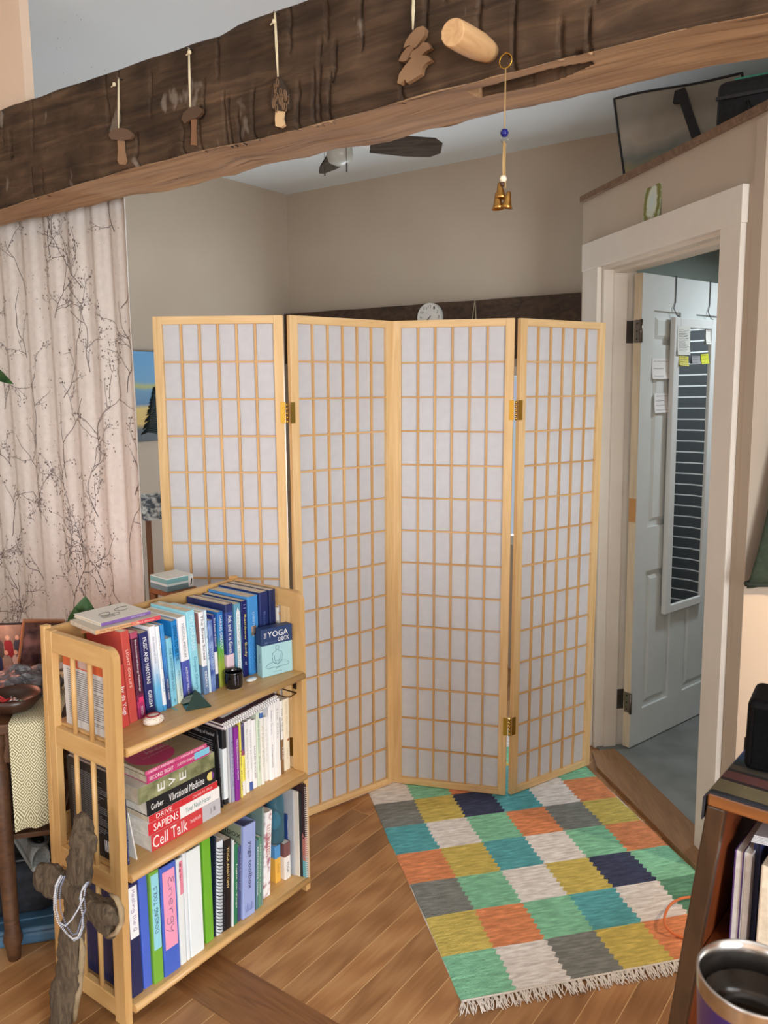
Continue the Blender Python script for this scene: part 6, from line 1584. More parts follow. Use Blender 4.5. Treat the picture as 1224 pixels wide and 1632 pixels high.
def runner(off):
    path = [(.38, TZ+.0015)] + [(.38-.38*k/10, TZ+.0015) for k in range(1, 11)] + [(-.004, TZ-.002)] + [(-.006-.0008*k, TZ-.005-.275*k/14) for k in range(15)]
    g = []; s = 0; prev = None
    for (y, z) in path:
        if prev: s += math.hypot(y-prev[0], z-prev[1])
        prev = (y, z); row = []
        for i in range(21):
            x = .0+.125*i/20
            yy = y - off - (.006*math.sin(i*.7)*max(0, (TZ-z)/.25) if z < TZ else 0); zz = z + (off if z > TZ else 0) - (0.012*(i/20) if z < TZ-.26 else 0)
            v = bm.verts.new((x, yy, zz)); row.append((v, x, s))
        g.append(row)
    for A, B in zip(g, g[1:]):
        for a, b_, c, d in zip(A, A[1:], B[1:], B):
            f = bm.faces.new((a[0], b_[0], c[0], d[0])); f.smooth = True
            for lp, q in zip(f.loops, (a, b_, c, d)): lp[uvl].uv = (q[1], q[2])
runner(.0); runner(.0014)
obj('cloth', bm, m, rn_, normals=False)
# dark wooden bowl with trinkets
def tabxy(u, v, z=TZ):
    return atz(u, v, z)
bp_ = tabxy(22, 1122, TZ+.02); 
def clampt(p, m=.0):
    q = TT.inverted() @ p; q.y = min(max(q.y, .0+m), .42-m); q.x = max(q.x, m); return TT @ q
bpos = clampt(Vector((bp_.x, bp_.y, 0)), .072)
bl = thing('wooden_bowl', 'dark brown wooden bowl of small trinkets on the table at the left edge', 'bowl', Vector((bpos.x, bpos.y, TZ+.0035)))
bm = newbm(); lathe(bm, [(0, 0), (.03, 0), (.05, .008), (.068, .028), (.072, .045), (.069, .046), (.064, .03), (.045, .012), (0, .008)], 40); obj('body', bm, P((58, 36, 26), .35), bl)
rr = random.Random(12)
TRG = 'trinkets in the wooden bowl'
for k, (nm, col, lab) in enumerate((('ribbon_scrap', (170, 24, 34), 'red ribbon scrap in the dark wooden bowl'), ('metal_trinket', (170, 170, 172), 'shiny metal trinket lying in the dark wooden bowl'), ('green_trinket', (90, 130, 104), 'small green bead in the dark wooden bowl'))):
    bm = newbm(); c = Vector((bpos.x, bpos.y, TZ+.034))+Vector(((-.022, .012, .03)[k], (-.02, -.014, -.02)[k], 0))
    if k == 0:
        for a in range(3): tube(bm, [Vector((-.02, .006*a-.008, 0)), Vector((-.006, .004*a-.006, .010+.003*a)), Vector((.008, .008*a-.012, .004)), Vector((.02, .002*a, .007))], .004, 6, flat=.4)
    elif k == 1:
        for a in range(5): tube(bm, [Vector((rr.uniform(-.018, .018), rr.uniform(-.012, .012), rr.uniform(0, .008))), Vector((rr.uniform(-.018, .018), rr.uniform(-.012, .012), rr.uniform(0, .008)))], .0026, 6)
    else: lathe(bm, [(0, -.007), (.006, -.004), (.008, 0), (.006, .004), (0, .007)], 12)
    o = obj(nm, bm, P(col, .3, 1.0 if k == 1 else 0), None, c); tag(o, lab, 'trinket')
# dark crystal geode
gp = clampt(Vector((*tabxy(44, 1068, TZ+.05).xy, 0)), .05)
bm = newbm(); bmesh.ops.create_icosphere(bm, subdivisions=4, radius=1)
for v in bm.verts:
    n = v.co.normalized(); k = 1+.25*mnoise.noise(n*2.2)+.16*mnoise.noise(n*6)+.10*abs(mnoise.noise(n*17))
    v.co = Vector((n.x*.10*k, n.y*.046*k, max(-.02, n.z*.062*k)+.02))
gm_ = noisy('geode', (44, 42, 44), (88, 82, 84), 34, .35, .8, .01, .35, .7, .6)
gq = TT.inverted() @ gp; gq.y = .215; gq.x = max(.11, gq.x); gp = TT @ gq
o = obj('crystal_geode', bm, gm_, None, Vector((gp.x, gp.y, TZ+.004))); tag(o, 'rough dark grey crystal rock on the table behind the wooden bowl', 'crystal rock')
# photo frames
def photo(nm_label, u0, v0, u1, v1, ydep, tilt, yaw, people):
    q = TT.inverted() @ clampt(Vector((*tabxy((u0+u1)/2, v1, TZ).xy, 0)), .03); q.y = ydep
    o = TT @ Vector((q.x, q.y, 0))
    return o
def person_print(bm_by, x, z, s, shirt, skin, hair):
    pass
fo = onplane(66, 1060, TT @ Vector((0, .30, 0)), ty)
def plane_pt(u, v, y): X = onplane(u, v, TT @ Vector((0, y, 0)), ty); return TT.inverted() @ X
# left: group picture
a = plane_pt(32, 960, .33); b_ = plane_pt(-20, 1045, .33); wph = a.x-b_.x; 
pg_ = thing('group_photo', 'group picture of people on a small board at the left edge of the table', 'photo', (0, 0, 0))
x_r = a.x; hph = .17
pg_.matrix_world = TT @ Matrix.Translation((x_r, .385, TZ+.002)) @ Matrix.Rotation(R(8), 4, 'Z') @ Matrix.Rotation(R(10), 4, 'X')
bm = newbm(); box(bm, 0, .16, 0, .012, 0, hph, .001); obj('board', bm, P((18, 16, 16), .5), pg_)
bm = newbm(); box(bm, .002, .158, -.0006, 0, .002, hph-.002); obj('print', bm, noisy('photo_bg', (110, 90, 78), (160, 136, 116), 14, .4, 0), pg_)
cl_ = [(58, 60, 70), (40, 60, 96), (130, 40, 44), (190, 180, 170), (70, 64, 60), (150, 140, 130)]
rp_ = random.Random(3)
for row, (zc, n_p) in enumerate(((.105, 5), (.055, 5))):
    for k in range(n_p):
        x = .02+.028*k+.01*row; cs = cl_[(k*2+row*3) % 6]
        bm = newbm(); prism(bm, [(x-.012, zc-.045), (x+.012, zc-.045), (x+.013, zc), (x+.008, zc+.012), (x-.008, zc+.012), (x-.013, zc)], -.0012, -.0006); prism(bm, [(x+.006*math.cos(t), zc+.021+.008*math.sin(t)) for t in [6.283*i/10 for i in range(10)]], -.0013, -.0006, mi=1)
        obj('printed_figure', bm, [P(cs, .5), P((196, 156, 130), .5)], pg_)
# tilted framed picture that catches the salt lamp's glow
a = plane_pt(60, 955, .37); 
fp = thing('picture_frame', 'tilted thin-framed glossy picture catching an orange glow on the table', 'picture frame', (0, 0, 0))
wf, hf = .115, .19
a2 = plane_pt(62, 1050, .35)
fp.matrix_world = TT @ Matrix.Translation((max(.05, a2.x-.085), .325, TZ+.003)) @ Matrix.Rotation(R(-14), 4, 'Z') @ Matrix.Rotation(R(12), 4, 'X') @ Matrix.Rotation(R(-9), 4, 'Y')
bm = newbm()
for q in ((0, wf, 0, .006), (0, wf, hf-.006, hf), (0, .006, .006, hf-.006), (wf-.006, wf, .006, hf-.006)): box(bm, q[0], q[1], 0, .014, q[2], q[3], .001)
obj('frame', bm, P((150, 96, 62), .3), fp)
bm = newbm(); box(bm, .006, wf-.006, .006, .012, .006, hf-.006); obj('picture', bm, noisy('dim_picture', (60, 40, 40), (140, 96, 90), 22, .08, 0, spec=.8), fp)
# salt lamp, just past the picture's left edge
sl = plane_pt(-60, 1000, .30)
lampx = max(.36, sl.x)
lm = thing('salt_lamp', 'glowing pink salt lamp at the left end of the table', 'lamp', TT @ Vector((lampx, .25, TZ+.002)))
bm = newbm(); lathe(bm, [(0, 0), (.05, 0), (.052, .014), (.045, .02), (0, .02)], 24); obj('base', bm, P((90, 58, 36), .5), lm)
bm = newbm(); vs = lathe(bm, [(0, .021), (.05, .021), (.06, .06), (.052, .11), (.034, .15), (.012, .172), (0, .174)], 18, smooth=False)
for v in vs: v.co += Vector((1, 1, 0))*.008*mnoise.noise(v.co*40)
sm_, nt, b = newmat('salt_rock'); b.inputs['Base Color'].default_value = (*lin((240, 140, 100)), 1); b.inputs['Emission Color'].default_value = (*lin((255, 110, 60)), 1); b.inputs['Emission Strength'].default_value = 1.6
obj('rock', bm, sm_, lm)
ld = bpy.data.lights.new('salt_glow', 'POINT'); ld.energy = 2.4; ld.color = (1, .38, .26); ld.shadow_soft_size = .07
lo = bpy.data.objects.new('salt_glow', ld); COL.objects.link(lo); lo.location = (TT @ Vector((lampx-.06, .33, TZ+.25)))
# houseplant whose leaf tips stand above the books
hp_x = TT.inverted() @ Vector((*atz(135, 1000, TZ).xy, 0))
pl = thing('houseplant', 'green pointed-leaf plant behind the bookcase, leaf tips above the books', 'plant', (0, 0, 0))
def behind(u, v, d=.05): return onplane(u, v, BTm @ Vector((0, DB+d, 0)), NB)
lt1 = behind(136, 953); base = behind(140, 1090); 
base = Vector((base.x, base.y, TZ+.10))
LFM = noisy('leaf', (34, 62, 28), (56, 94, 44), 24, .4, .1, .002)
def leaf(parent, b0, tip, w, nvec, mat=LFM, curl=.15):
    bm = newbm(); ax = tip-b0; L_ = ax.length; d = ax.normalized(); s = d.cross(nvec).normalized(); nn = s.cross(d)
    top_ = []; n = 12
    for i in range(n+1):
        t = i/n; ww = w*math.sin(math.pi*min(1, t**.75))**.8*(1-t*.25) if 0 < t < 1 else 0.0006
        c = b0+d*(L_*t)+nn*(curl*L_*math.sin(t*math.pi)*.4)
        top_.append([bm.verts.new(c+s*(ww*k)+nn*(abs(k)*ww*.25)) for k in (-1, -.5, 0, .5, 1)])
    lo_ = [[bm.verts.new(v.co-nn*.0012) for v in r] for r in top_]
    for A, B in zip(top_, top_[1:]):
        for i in range(4): bm.faces.new((A[i], A[i+1], B[i+1], B[i])).smooth = True
    for A, B in zip(lo_, lo_[1:]):
        for i in range(4): bm.faces.new((A[i+1], A[i], B[i], B[i+1])).smooth = True
    return obj('leaf', bm, mat, parent)
vd = Vector((0, -1, .2))
pot = base
bm = newbm(); lathe(bm, [(0, 0), (.024, 0), (.034, .07), (.036, .08), (.033, .08), (.03, .066), (0, .064)], 24, (base.x, base.y, TZ+.001)); obj('pot', bm, P((110, 78, 62), .7), pl)
for (u, v, w) in ((136, 950, .05), (120, 968, .03), (176, 963, .036), (150, 985, .026)):
    tip = behind(u, v, .05); b0 = Vector((base.x, base.y, TZ+.075)); m_ = b0+(tip-b0)*.5
    bm = newbm(); tube(bm, [Vector((base.x, base.y, TZ+.06)), b0+(m_-b0)*.6+Vector((0, .0, .01)), m_], .0022, 6); obj('stem', bm, P((60, 90, 44), .5), pl)
    leaf(pl, m_, tip, w, vd)
# hanging plant whose leaf enters at the left edge
hg = thing('trailing_plant', 'dark green round leaf of a trailing plant at the left edge before the curtain', 'plant', (0, 0, 0))
pl0 = BO + E1*(-.02)
def lp_(u, v): return onplane(u, v, pl0 - E1*.08, E1)
bm = newbm(); tube(bm, [lp_(-60, 270)+E1*.06, lp_(-58, 330), lp_(-40, 450), lp_(-30, 540), lp_(-22, 596), lp_(-16, 604)], .0022, 6); obj('stem', bm, P((50, 84, 40), .5), hg)
leaf(hg, lp_(-12, 588), lp_(21, 612), .019, Vector((-.3, -1, .1)), noisy('dark_leaf', (22, 56, 24), (40, 84, 36), 30, .35, .1))
leaf(hg, lp_(-38, 470), lp_(-60, 500), .02, Vector((-.3, -1, .1)))
# below the table: baskets, shoe, bags, lidded bin
bn = thing('storage_bin', 'blue lidded plastic bin on the floor under the table', 'bin', (0, 0, 0)); pb = TT.inverted() @ atz(80, 1548, .0)
bn.matrix_world = TT @ Matrix.Translation((max(.0, pb.x-.035), .06, .0008)) @ Matrix.Rotation(R(0), 4, 'Z')
BLU = P((64, 96, 120), .35)
bm = newbm(); vs = box(bm, .012, .41, .012, .33, 0, .045, .014, seg=3); obj('body', bm, P((70, 104, 130), .3), bn)
bm = newbm(); box(bm, 0, .422, 0, .342, .045, .062, .008, seg=3); box(bm, .04, .38, .04, .30, .062, .067, .002); obj('lid', bm, BLU, bn)
bgs = thing('dark_bag', 'slumped dark fabric bag on the blue bin under the table', 'bag', (0, 0, 0)); bgs.matrix_world = TT @ Matrix.Translation((max(.0, pb.x-.035)+.03, .10, .0675))
bm = newbm(); vs = box(bm, 0, .30, 0, .20, 0, .17, .04, seg=4)
for v in vs:
    v.co += Vector((.02*mnoise.noise(v.co*9), .016*mnoise.noise(v.co*11+Vector((3, 0, 0))), 0)); v.co.z *= 1-.2*(v.co.x/.3)
for f in bm.faces: f.smooth = True
obj('body', bm, noisy('dark_cloth', (24, 26, 30), (40, 42, 48), 40, .8, .4, .004), bgs)
bm = newbm(); tube(bm, [(.04, .05, .14), (.08, .03, .165), (.16, .03, .165), (.2, .05, .14)], .008, 8); obj('handle', bm, BLACK, bgs)
def shoe_rot():
    X = (ty*.80 + tx*.35 + Z*.12).normalized(); U = (-tx*.25 + Z*.85 - ty*.45); U = (U-X*U.dot(X)).normalized(); Y = U.cross(X)
    return frameM((0, 0, 0), X, Y, U)
# grey shoe lying on its side on the bag, sole collar towards us
sh_ = thing('sneaker', 'grey sneaker lying on the dark bag under the table', 'shoe', (0, 0, 0))
sp_ = TT.inverted() @ onplane(45, 1378, TT @ Vector((0, .07, 0)), ty)
sh_.matrix_world = Matrix.Translation(TT @ Vector((sp_.x+.0, .15, .272))) @ shoe_rot() @ Matrix.Scale(.8, 4)
bm = newbm(); secs = []
prof = [(-.03, .030, .050), (0, .034, .055), (.05, .036, .05), (.10, .040, .042), (.15, .042, .034), (.185, .034, .028), (.2, .012, .014)]
for x, wv_, hv in prof:
    secs.append([bm.verts.new((x-.08, wv_*math.cos(a), max(-.02, hv*math.sin(a)))) for a in [6.283*i/16 for i in range(16)]])
for A, B in zip(secs, secs[1:]):
    for i in range(16): bm.faces.new((A[i], A[(i+1) % 16], B[(i+1) % 16], B[i])).smooth = True
bm.faces.new(secs[-1])
cc = bm.verts.new((-.06, 0, .0))
for i in range(16): bm.faces.new((secs[0][i], secs[0][(i+1) % 16], cc))
obj('upper', bm, noisy('shoe_mesh', (112, 114, 112), (136, 138, 134), 120, .8, .2, .001), sh_)
bm = newbm(); pr = [(-.114, -.03), (-.05, -.036), (.02, -.04), (.08, -.044), (.11, -.03), (.122, 0), (.11, .03), (.08, .044), (.02, .04), (-.05, .036), (-.114, .03)]
prismz(bm, pr, -.036, -.0185); obj('sole', bm, P((150, 152, 148), .7), sh_)
bm = newbm(); tube(bm, [(-.066+.044*math.cos(t), .027*math.sin(t), .053-.006*math.cos(t)) for t in [6.283*i/24 for i in range(24)]], .0075, 8, closed=True); obj('collar', bm, P((86, 88, 88), .8), sh_)
bm = newbm()
for k in range(4): tube(bm, [(.0+.018*k, -.018, .045-.004*k), (.0+.018*k, 0, .056-.005*k), (.0+.018*k, .018, .045-.004*k)], .0025, 6)
obj('laces', bm, P((180, 182, 180), .8), sh_)
bm = newbm(); lathe(bm, [(0, 0), (.026, .001), (.026, .004), (0, .0045)], 24, (-.066, 0, .050), sx=1.6); obj('shade_disc', bm, P((26, 27, 28), .9), sh_)  # dark disc standing in for the shade inside the shoe opening
# dark wicker basket on the table's lower shelf
wk = thing('wicker_basket', 'dark brown wicker basket on the lower shelf of the table', 'basket', (0, 0, 0))
wk.matrix_world = TT @ Matrix.Translation((.10, .06, .3605))
W0, D0, H0 = .34, .28, .20
def per(s):
    s = s % 4
    if s < 1: return (W0*s, 0)
    if s < 2: return (W0, D0*(s-1))
    if s < 3: return (W0*(3-s), D0)
    return (0, D0*(4-s))
bm = newbm()
for j in range(16):
    pts = []
    for i in range(80):
        s_ = i/20; x, y = per(s_); w = .004*(1 if (i+j) % 2 else -1)
        cx, cy = x-W0/2, y-D0/2; l = math.hypot(cx, cy)
        pts.append((x+cx/l*w, y+cy/l*w, .008+j*.0122))
    tube(bm, pts, .0062, 5, closed=True)
box(bm, .004, W0-.004, .004, D0-.004, 0, .006)
obj('weave', bm, noisy('wicker', (44, 30, 20), (78, 56, 38), 30, .7, .3), wk)
bm = newbm(); tube(bm, [(*per(i/20), .203) for i in range(80)], .010, 8, closed=True); obj('rim', bm, P((58, 38, 24), .6), wk)
bm = newbm(); box(bm, .06, .14, -.012, -.006, .13, .17, .002); obj('tag', bm, P((16, 16, 18), .5), wk)
# ================================================================= BEHIND THE SCREEN
# painting on the left wall
lw = lambda u, v, off=.02: onplane(u, v, Q + E2*off, E2)
a = lw(228, 560); b_ = lw(252, 702)
pw = thing('painting', 'landscape painting with blue sky, yellow field and dark pine on the left wall', 'painting', (0, 0, 0))
ph_ = a.z-b_.z; ca_ = (lw(240, 630)-Q).dot(E1)
pw.matrix_world = frameM(Q + E1*(ca_-.30) + E2*.001 + Z*b_.z, E1, -E2)
bm = newbm(); box(bm, 0, .62, -.022, 0, 0, ph_, .002); obj('canvas', bm, bands('landscape', [(0, (20, 28, 34)), (.14, (30, 44, 44)), (.2, (200, 160, 60)), (.36, (206, 176, 84)), (.42, (60, 110, 150)), (.58, (90, 140, 170)), (.62, (170, 170, 80)), (.68, (96, 152, 190)), (1, (96, 160, 210))], 2, ph_, interp='LINEAR', noise=.08, nscale=9), pw)
bm = newbm(); zt_ = ph_*.62; cx_ = .34
tube(bm, [(cx_, -.0235, .02), (cx_, -.0235, zt_)], .006, 6)
rn = random.Random(6)
for k in range(22):
    z = .04+(zt_-.05)*k/22; l = .10*(1-k/24)+.015
    for s in (-1, 1): tube(bm, [(cx_, -.0235, z), (cx_+s*l*.6, -.0235, z+.012), (cx_+s*l, -.0235, z-.008+rn.uniform(-.01, .01))], [.006, .006, .002], 5)
obj('painted_pine', bm, P((18, 30, 30), .7), pw)
# wooden chair with a folded patterned cloth over its back
cpos = aty(250, 795, 3.35)
chr_ = thing('wooden_chair', 'brown wooden chair behind the curtain with cloth over its back', 'chair', (cpos.x-.17, 3.35, 0), (0, 0, R(20)))
CW = wood('chair_wood', (120, 72, 40), (150, 98, 58), 12, 2, .5, .1)
zt_ = cpos.z
for x in (0, .40):
    bm = newbm(); box(bm, x-.018, x+.018, 0, .032, 0, zt_-.06, .004); obj('rear_leg', bm, CW, chr_)
    bm = newbm(); box(bm, x-.018, x+.018, .36, .396, 0, .43, .004); obj('front_leg', bm, CW, chr_)
bm = newbm(); box(bm, -.03, .43, -.01, .40, .431, .455, .008); obj('seat', bm, CW, chr_)
bm = newbm(); box(bm, -.03, .43, -.004, .036, zt_-.06, zt_-.005, .008); obj('top_rail', bm, CW, chr_)
bm = newbm(); box(bm, .019, .381, .004, .028, .52, .56, .004); obj('lower_rail', bm, CW, chr_)
for k in range(5):
    bm = newbm(); box(bm, .055+.07*k-.012, .055+.07*k+.012, .008, .024, .561, zt_-.061, .002); obj('slat', bm, CW, chr_)
fcl = thing('folded_cloth', 'grey and white patterned cloth folded over the chair back', 'cloth', (cpos.x-.17, 3.35, 0), (0, 0, R(20)))
bm = newbm(); nx = 16; path = [(-.012, -.10), (-.012, -.02), (-.010, .004), (.016, .012), (.042, .004), (.044, -.05)]
g = []
for (y, z) in path:
    g.append([bm.verts.new((.02+.34*i/nx, y+.003*math.sin(i*1.3), zt_+z+.004*math.sin(i*.9)+.005)) for i in range(nx+1)])
for A, B in zip(g, g[1:]):
    for i in range(nx): bm.faces.new((A[i], A[i+1], B[i+1], B[i])).smooth = True
obj('cloth', bm, noisy('marled_cloth', (90, 96, 104), (226, 226, 222), 46, .9, .3, .004, .42, .58), fcl)
# narrow stool behind the bookcase carrying a flat illustrated box
bxp = atz(275, 928, .93)
sto = thing('stool', 'narrow wooden stool hidden behind the bookcase', 'stool', (0, 0, 0))
sB = BINV @ bxp; sB.x -= .0; sB.y = max(sB.y, DB+.135)
sto.matrix_world = BTm @ Matrix.Translation((sB.x, sB.y, 0))
sz_ = .915
bm = newbm(); box(bm, -.05, .05, -.06, .06, sz_-.02, sz_, .004); obj('seat', bm, CW, sto)
for x in (-.038, .038):
    for y in (-.048, .048):
        bm = newbm(); tube(bm, [(x*1.05, y*1.05, 0), (x, y, sz_-.02)], .012, 10); obj('leg', bm, CW, sto)
gb = thing('illustrated_box', 'pale teal and white illustrated box behind the bookcase back rail', 'box', (0, 0, 0))
gb.matrix_world = BTm @ Matrix.Translation((sB.x-.062, sB.y-.05, sz_+.0005)) @ Matrix.Rotation(R(-6), 4, 'Z')
bm = newbm(); box(bm, 0, .10, 0, .10, 0, .044, .0015); obj('box', bm, bands('box_art', [(0, (110, 140, 150)), (.36, (96, 130, 142)), (.42, (206, 218, 220)), (.56, (200, 216, 220)), (.6, (120, 172, 176)), (.92, (150, 190, 192)), (.95, (224, 226, 222))], 2, .044), gb)
bm = newbm(); box(bm, .080, .099, -.0008, 0, .004, .04); prism(bm, [(.086, .010), (.091, .012), (.094, .03), (.090, .032)], -.0014, -.0008, mi=1); obj('emblem', bm, [P((228, 230, 230), .5), INK], gb)

# ================================================================= RIGHT FOREGROUND
# low dark cabinet with splayed side, woven cloth on top
CZ = .95
ct = Vector((.497, 1.155, 0)); 
cx = Vector((math.cos(R(-40)), math.sin(R(-40)), 0)); cy = Vector((-cx.y, cx.x, 0))
CT = frameM(ct, cx, cy)                              # x along the front to the right, y to the back
DKM = wood('mahogany_front', (44, 29, 17), (70, 47, 28), 10, 2, .35, .05, .1, 2, coat=.2)
RED = wood('mahogany_inside', (84, 38, 16), (116, 56, 25), 10, 2, .35, .05, .1)
cab = thing('open_cabinet', 'dark wooden open-fronted cabinet with books inside at the right edge', 'cabinet', (0, 0, 0)); cab.matrix_world = CT
CWD, CDP = .62, .30
sp_l = .10                                            # the side splays out by this per metre of height
SH = Matrix(((1, 0, sp_l, -sp_l*CZ), (0, 1, 0, 0), (0, 0, 1, 0), (0, 0, 0, 1)))
bm = newbm(); box(bm, 0, .027, 0, .02, 0, CZ-.022, .002, T=SH); obj('front_stile', bm, DKM, cab)
bm = newbm(); box(bm, .004, .022, .02, CDP, .0, CZ-.022, T=SH); obj('side_panel', bm, RED, cab)
bm = newbm(); box(bm, -.002, CWD, 0, CDP, CZ-.022, CZ-.001, .003); obj('top', bm, wood('mahogany_top', (112, 66, 30), (138, 84, 42), 10, 0, .35, .05), cab)
bm = newbm(); box(bm, CWD-.027, CWD, 0, .02, 0, CZ-.022, .002); obj('front_stile', bm, DKM, cab)
bm = newbm(); box(bm, CWD-.022, CWD-.004, .02, CDP, 0, CZ-.022); obj('side_panel', bm, RED, cab)
bm = newbm(); box(bm, -.03, CWD-.022, CDP-.012, CDP-.002, .05, CZ-.022); obj('back_panel', bm, P((34, 20, 12), .6), cab)
CSZ = (.66, .33)
for z in CSZ:
    bm = newbm(); box(bm, sp_l*(z-CZ)+.0225, CWD-.0225, .004, CDP-.0125, z-.018, z, .002); obj('shelf', bm, RED, cab)
# cloth: striped
rc_ = thing('striped_cloth', 'striped blue, maroon and olive woven cloth covering the cabinet top', 'cloth', (0, 0, 0)); rc_.matrix_world = CT
bm = newbm(); nx, ny = 34, 30
def clothp(i, j, off):
    x = -.012+(CWD+.02)*i/nx; y = -.004+(CDP+.004)*j/ny
    z = CZ+.001+off+.0008*mnoise.noise(Vector((x*30, y*30, 0)))
    if i == 0: x = -.006-off*.6; z = CZ-.045
    elif i == 1: x = -.005-off*.6; z = CZ-.008
    elif i == 2: x = .002; z = CZ+.0006+off
    return Vector((x, y, z))
for off in (.0, .0035):
    g = [[bm.verts.new(clothp(i, j, off)) for i in range(nx+1)] for j in range(ny+1)]
    for j in range(ny):
        for i in range(nx): bm.faces.new((g[j][i], g[j][i+1], g[j+1][i+1], g[j+1][i])).smooth = True
    if off == 0: g0 = g
for A, B in ((g0[0], g[0]), ([r[0] for r in g0], [r[0] for r in g])):
    for i in range(len(A)-1): bm.faces.new((A[i], A[i+1], B[i+1], B[i]))
st_m = bands('striped_weave', [(0, (30, 30, 36)), (.02, (110, 100, 72)), (.15, (120, 110, 80)), (.16, (40, 26, 28)), (.19, (96, 54, 50)), (.27, (98, 56, 50)), (.28, (34, 30, 30)), (.31, (70, 62, 50)), (.37, (30, 40, 46)), (.42, (34, 56, 64)), (.46, (40, 66, 110)), (.55, (52, 62, 120)), (.57, (110, 84, 140)), (.59, (44, 74, 124)), (.68, (150, 160, 170)), (.70, (50, 86, 120)), (.78, (140, 150, 160)), (.8, (50, 70, 80)), (.9, (110, 90, 84))], 1, CDP, .9)
obj('cloth', bm, st_m, rc_)
# black speaker box
sp_t = thing('speaker_box', 'black box with rounded edges on the striped cloth at the right edge', 'speaker', (0, 0, 0))
px_ = CT.inverted() @ atz(1192, 1228, CZ+.006)
sp_t.matrix_world = CT @ Matrix.Translation((px_.x-.008, px_.y, CZ+.0058)) @ Matrix.Rotation(R(8), 4, 'Z')
bm = newbm(); vs = box(bm, 0, .20, 0, .10, 0, .118, .011, seg=4)
for f in bm.faces: f.smooth = False
obj('body', bm, P((5, 5, 6), .7, 0, .15), sp_t)
bm = newbm(); box(bm, .012, .188, -.0015, .0005, .012, .106, .0005); obj('grille', bm, noisy('grille_cloth', (5, 5, 5), (11, 11, 12), 300, .95, .3, .001, spec=.1), sp_t)
# books in the cabinet
CBG = 'books inside the dark cabinet'
def cbook(label, u0, v0, u1, H, D, o, cov, pages, name='book', kind='book', lean=0.0, z=CSZ[0]):
    pl = CT @ Vector((0, o, 0))
    a = CT.inverted() @ onplane(u0, v0, pl, cy); b = CT.inverted() @ onplane(u1, v0, pl, cy)
    r = thing(name, label, kind, (0, 0, 0), group=CBG)
    T_ = max(.008, b.x-a.x)
    r.matrix_world = CT @ Matrix.Translation((a.x, o, z+.0006 + (T_*math.sin(lean) if lean > 0 else 0))) @ Matrix.Rotation(lean, 4, 'Y')
    # fore-edge faces us
    bm = newbm(); box(bm, 0, .0014, 0, D, 0, H); box(bm, T_-.0014, T_, 0, D, 0, H); box(bm, .0014, T_-.0014, D-.0014, D, 0, H); obj('cover', bm, cov, r)
    bm = newbm(); box(bm, .0016, T_-.0016, .003, D-.0018, .001, H-.001); obj('pages', bm, pages, r)
    return a.x, b.x
cbook('thin white-paged book with a purple cover in the cabinet, leftmost', 1163, 1480, 1177, .17, .13, .07, P((92, 60, 120), .5), WPAGES)
cbook('thin white-paged book second from the left in the cabinet', 1178, 1484, 1190, .172, .13, .07, P((214, 212, 214), .5), WPAGES)
cbook('navy book third from the left in the cabinet', 1191.5, 1488, 1203, .19, .14, .085, P((24, 30, 66), .5), P((34, 36, 60), .7))
cbook('thick book with cream pages in the cabinet, at the picture edge', 1205, 1500, 1262, .175, .13, .045, P((180, 160, 140), .5), PAGES)
lb = thing('magazine', 'pale grey magazine lying tilted on top of the cabinet books', 'magazine', (0, 0, 0), group=None)
mp_ = CT.inverted() @ onplane(1200, 1320, CT @ Vector((0, .07, 0)), cy)
lb.matrix_world = CT @ Matrix.Translation((mp_.x, .065, CSZ[0]+.196)) @ Matrix.Rotation(R(-7), 4, 'Y')
bm = newbm()
for k in range(5): box(bm, .001*k, .19-.001*k, .001*k, .14, .0022*k, .0022*k+.0018)
obj('pages', bm, P((206, 206, 208), .5), lb)
# steel tumbler with coffee on a small table in front
tp = CP + ray(1205, 1556)*.632
tu = thing('tumbler', 'purple insulated steel tumbler of black coffee at the lower right corner', 'tumbler', (tp.x, tp.y, tp.z-.17))
PUR = P((62, 40, 120), .35, .3, Coat_Weight=.4)
bm = newbm(); lathe(bm, [(0, 0), (.032, 0), (.0335, .004), (.0405, .118), (.0425, .1535), (.0428, .1545)], 64); obj('body', bm, PUR, tu)
BST = noisy('brushed_steel', (196, 192, 188), (214, 210, 206), 90, .22, 0, metal=1)
bm = newbm(); lathe(bm, [(.0428, .1545), (.0436, .168), (.0436, .1695), (.0428, .1705), (.0418, .170), (.0404, .160), (.0392, .150), (.037, .10), (.032, .008), (0, .006)], 64); obj('steel_liner', bm, BST, tu)
bm = newbm(); lathe(bm, [(0, .146), (.0384, .146), (.0384, .1455), (0, .1455)], 64); cf, nt, b = newmat('coffee'); b.inputs['Base Color'].default_value = (.008, .005, .003, 1); b.inputs['Roughness'].default_value = .04; b.inputs['Specular IOR Level'].default_value = .2; obj('coffee', bm, cf, tu)
stt = thing('round_side_table', 'small round table under the purple tumbler', 'table', (tp.x+.10, tp.y-.05, 0))
tzz = tp.z-.17-.0008
bm = newbm(); lathe(bm, [(0, tzz-.02), (.19, tzz-.02), (.195, tzz-.01), (.19, tzz), (0, tzz)], 40); obj('top', bm, wood('side_table_wood', (96, 58, 32), (128, 84, 50), 8, 0, .4, .05), stt)
bm = newbm(); lathe(bm, [(0, .03), (.03, .03), (.022, .1), (.022, tzz-.06), (.06, tzz-.0205), (0, tzz-.0205)], 20); obj('column', bm, P((84, 52, 30), .5), stt)
bm = newbm(); lathe(bm, [(0, 0), (.14, 0), (.14, .012), (.05, .03), (0, .03)], 32); obj('foot', bm, P((84, 52, 30), .5), stt)
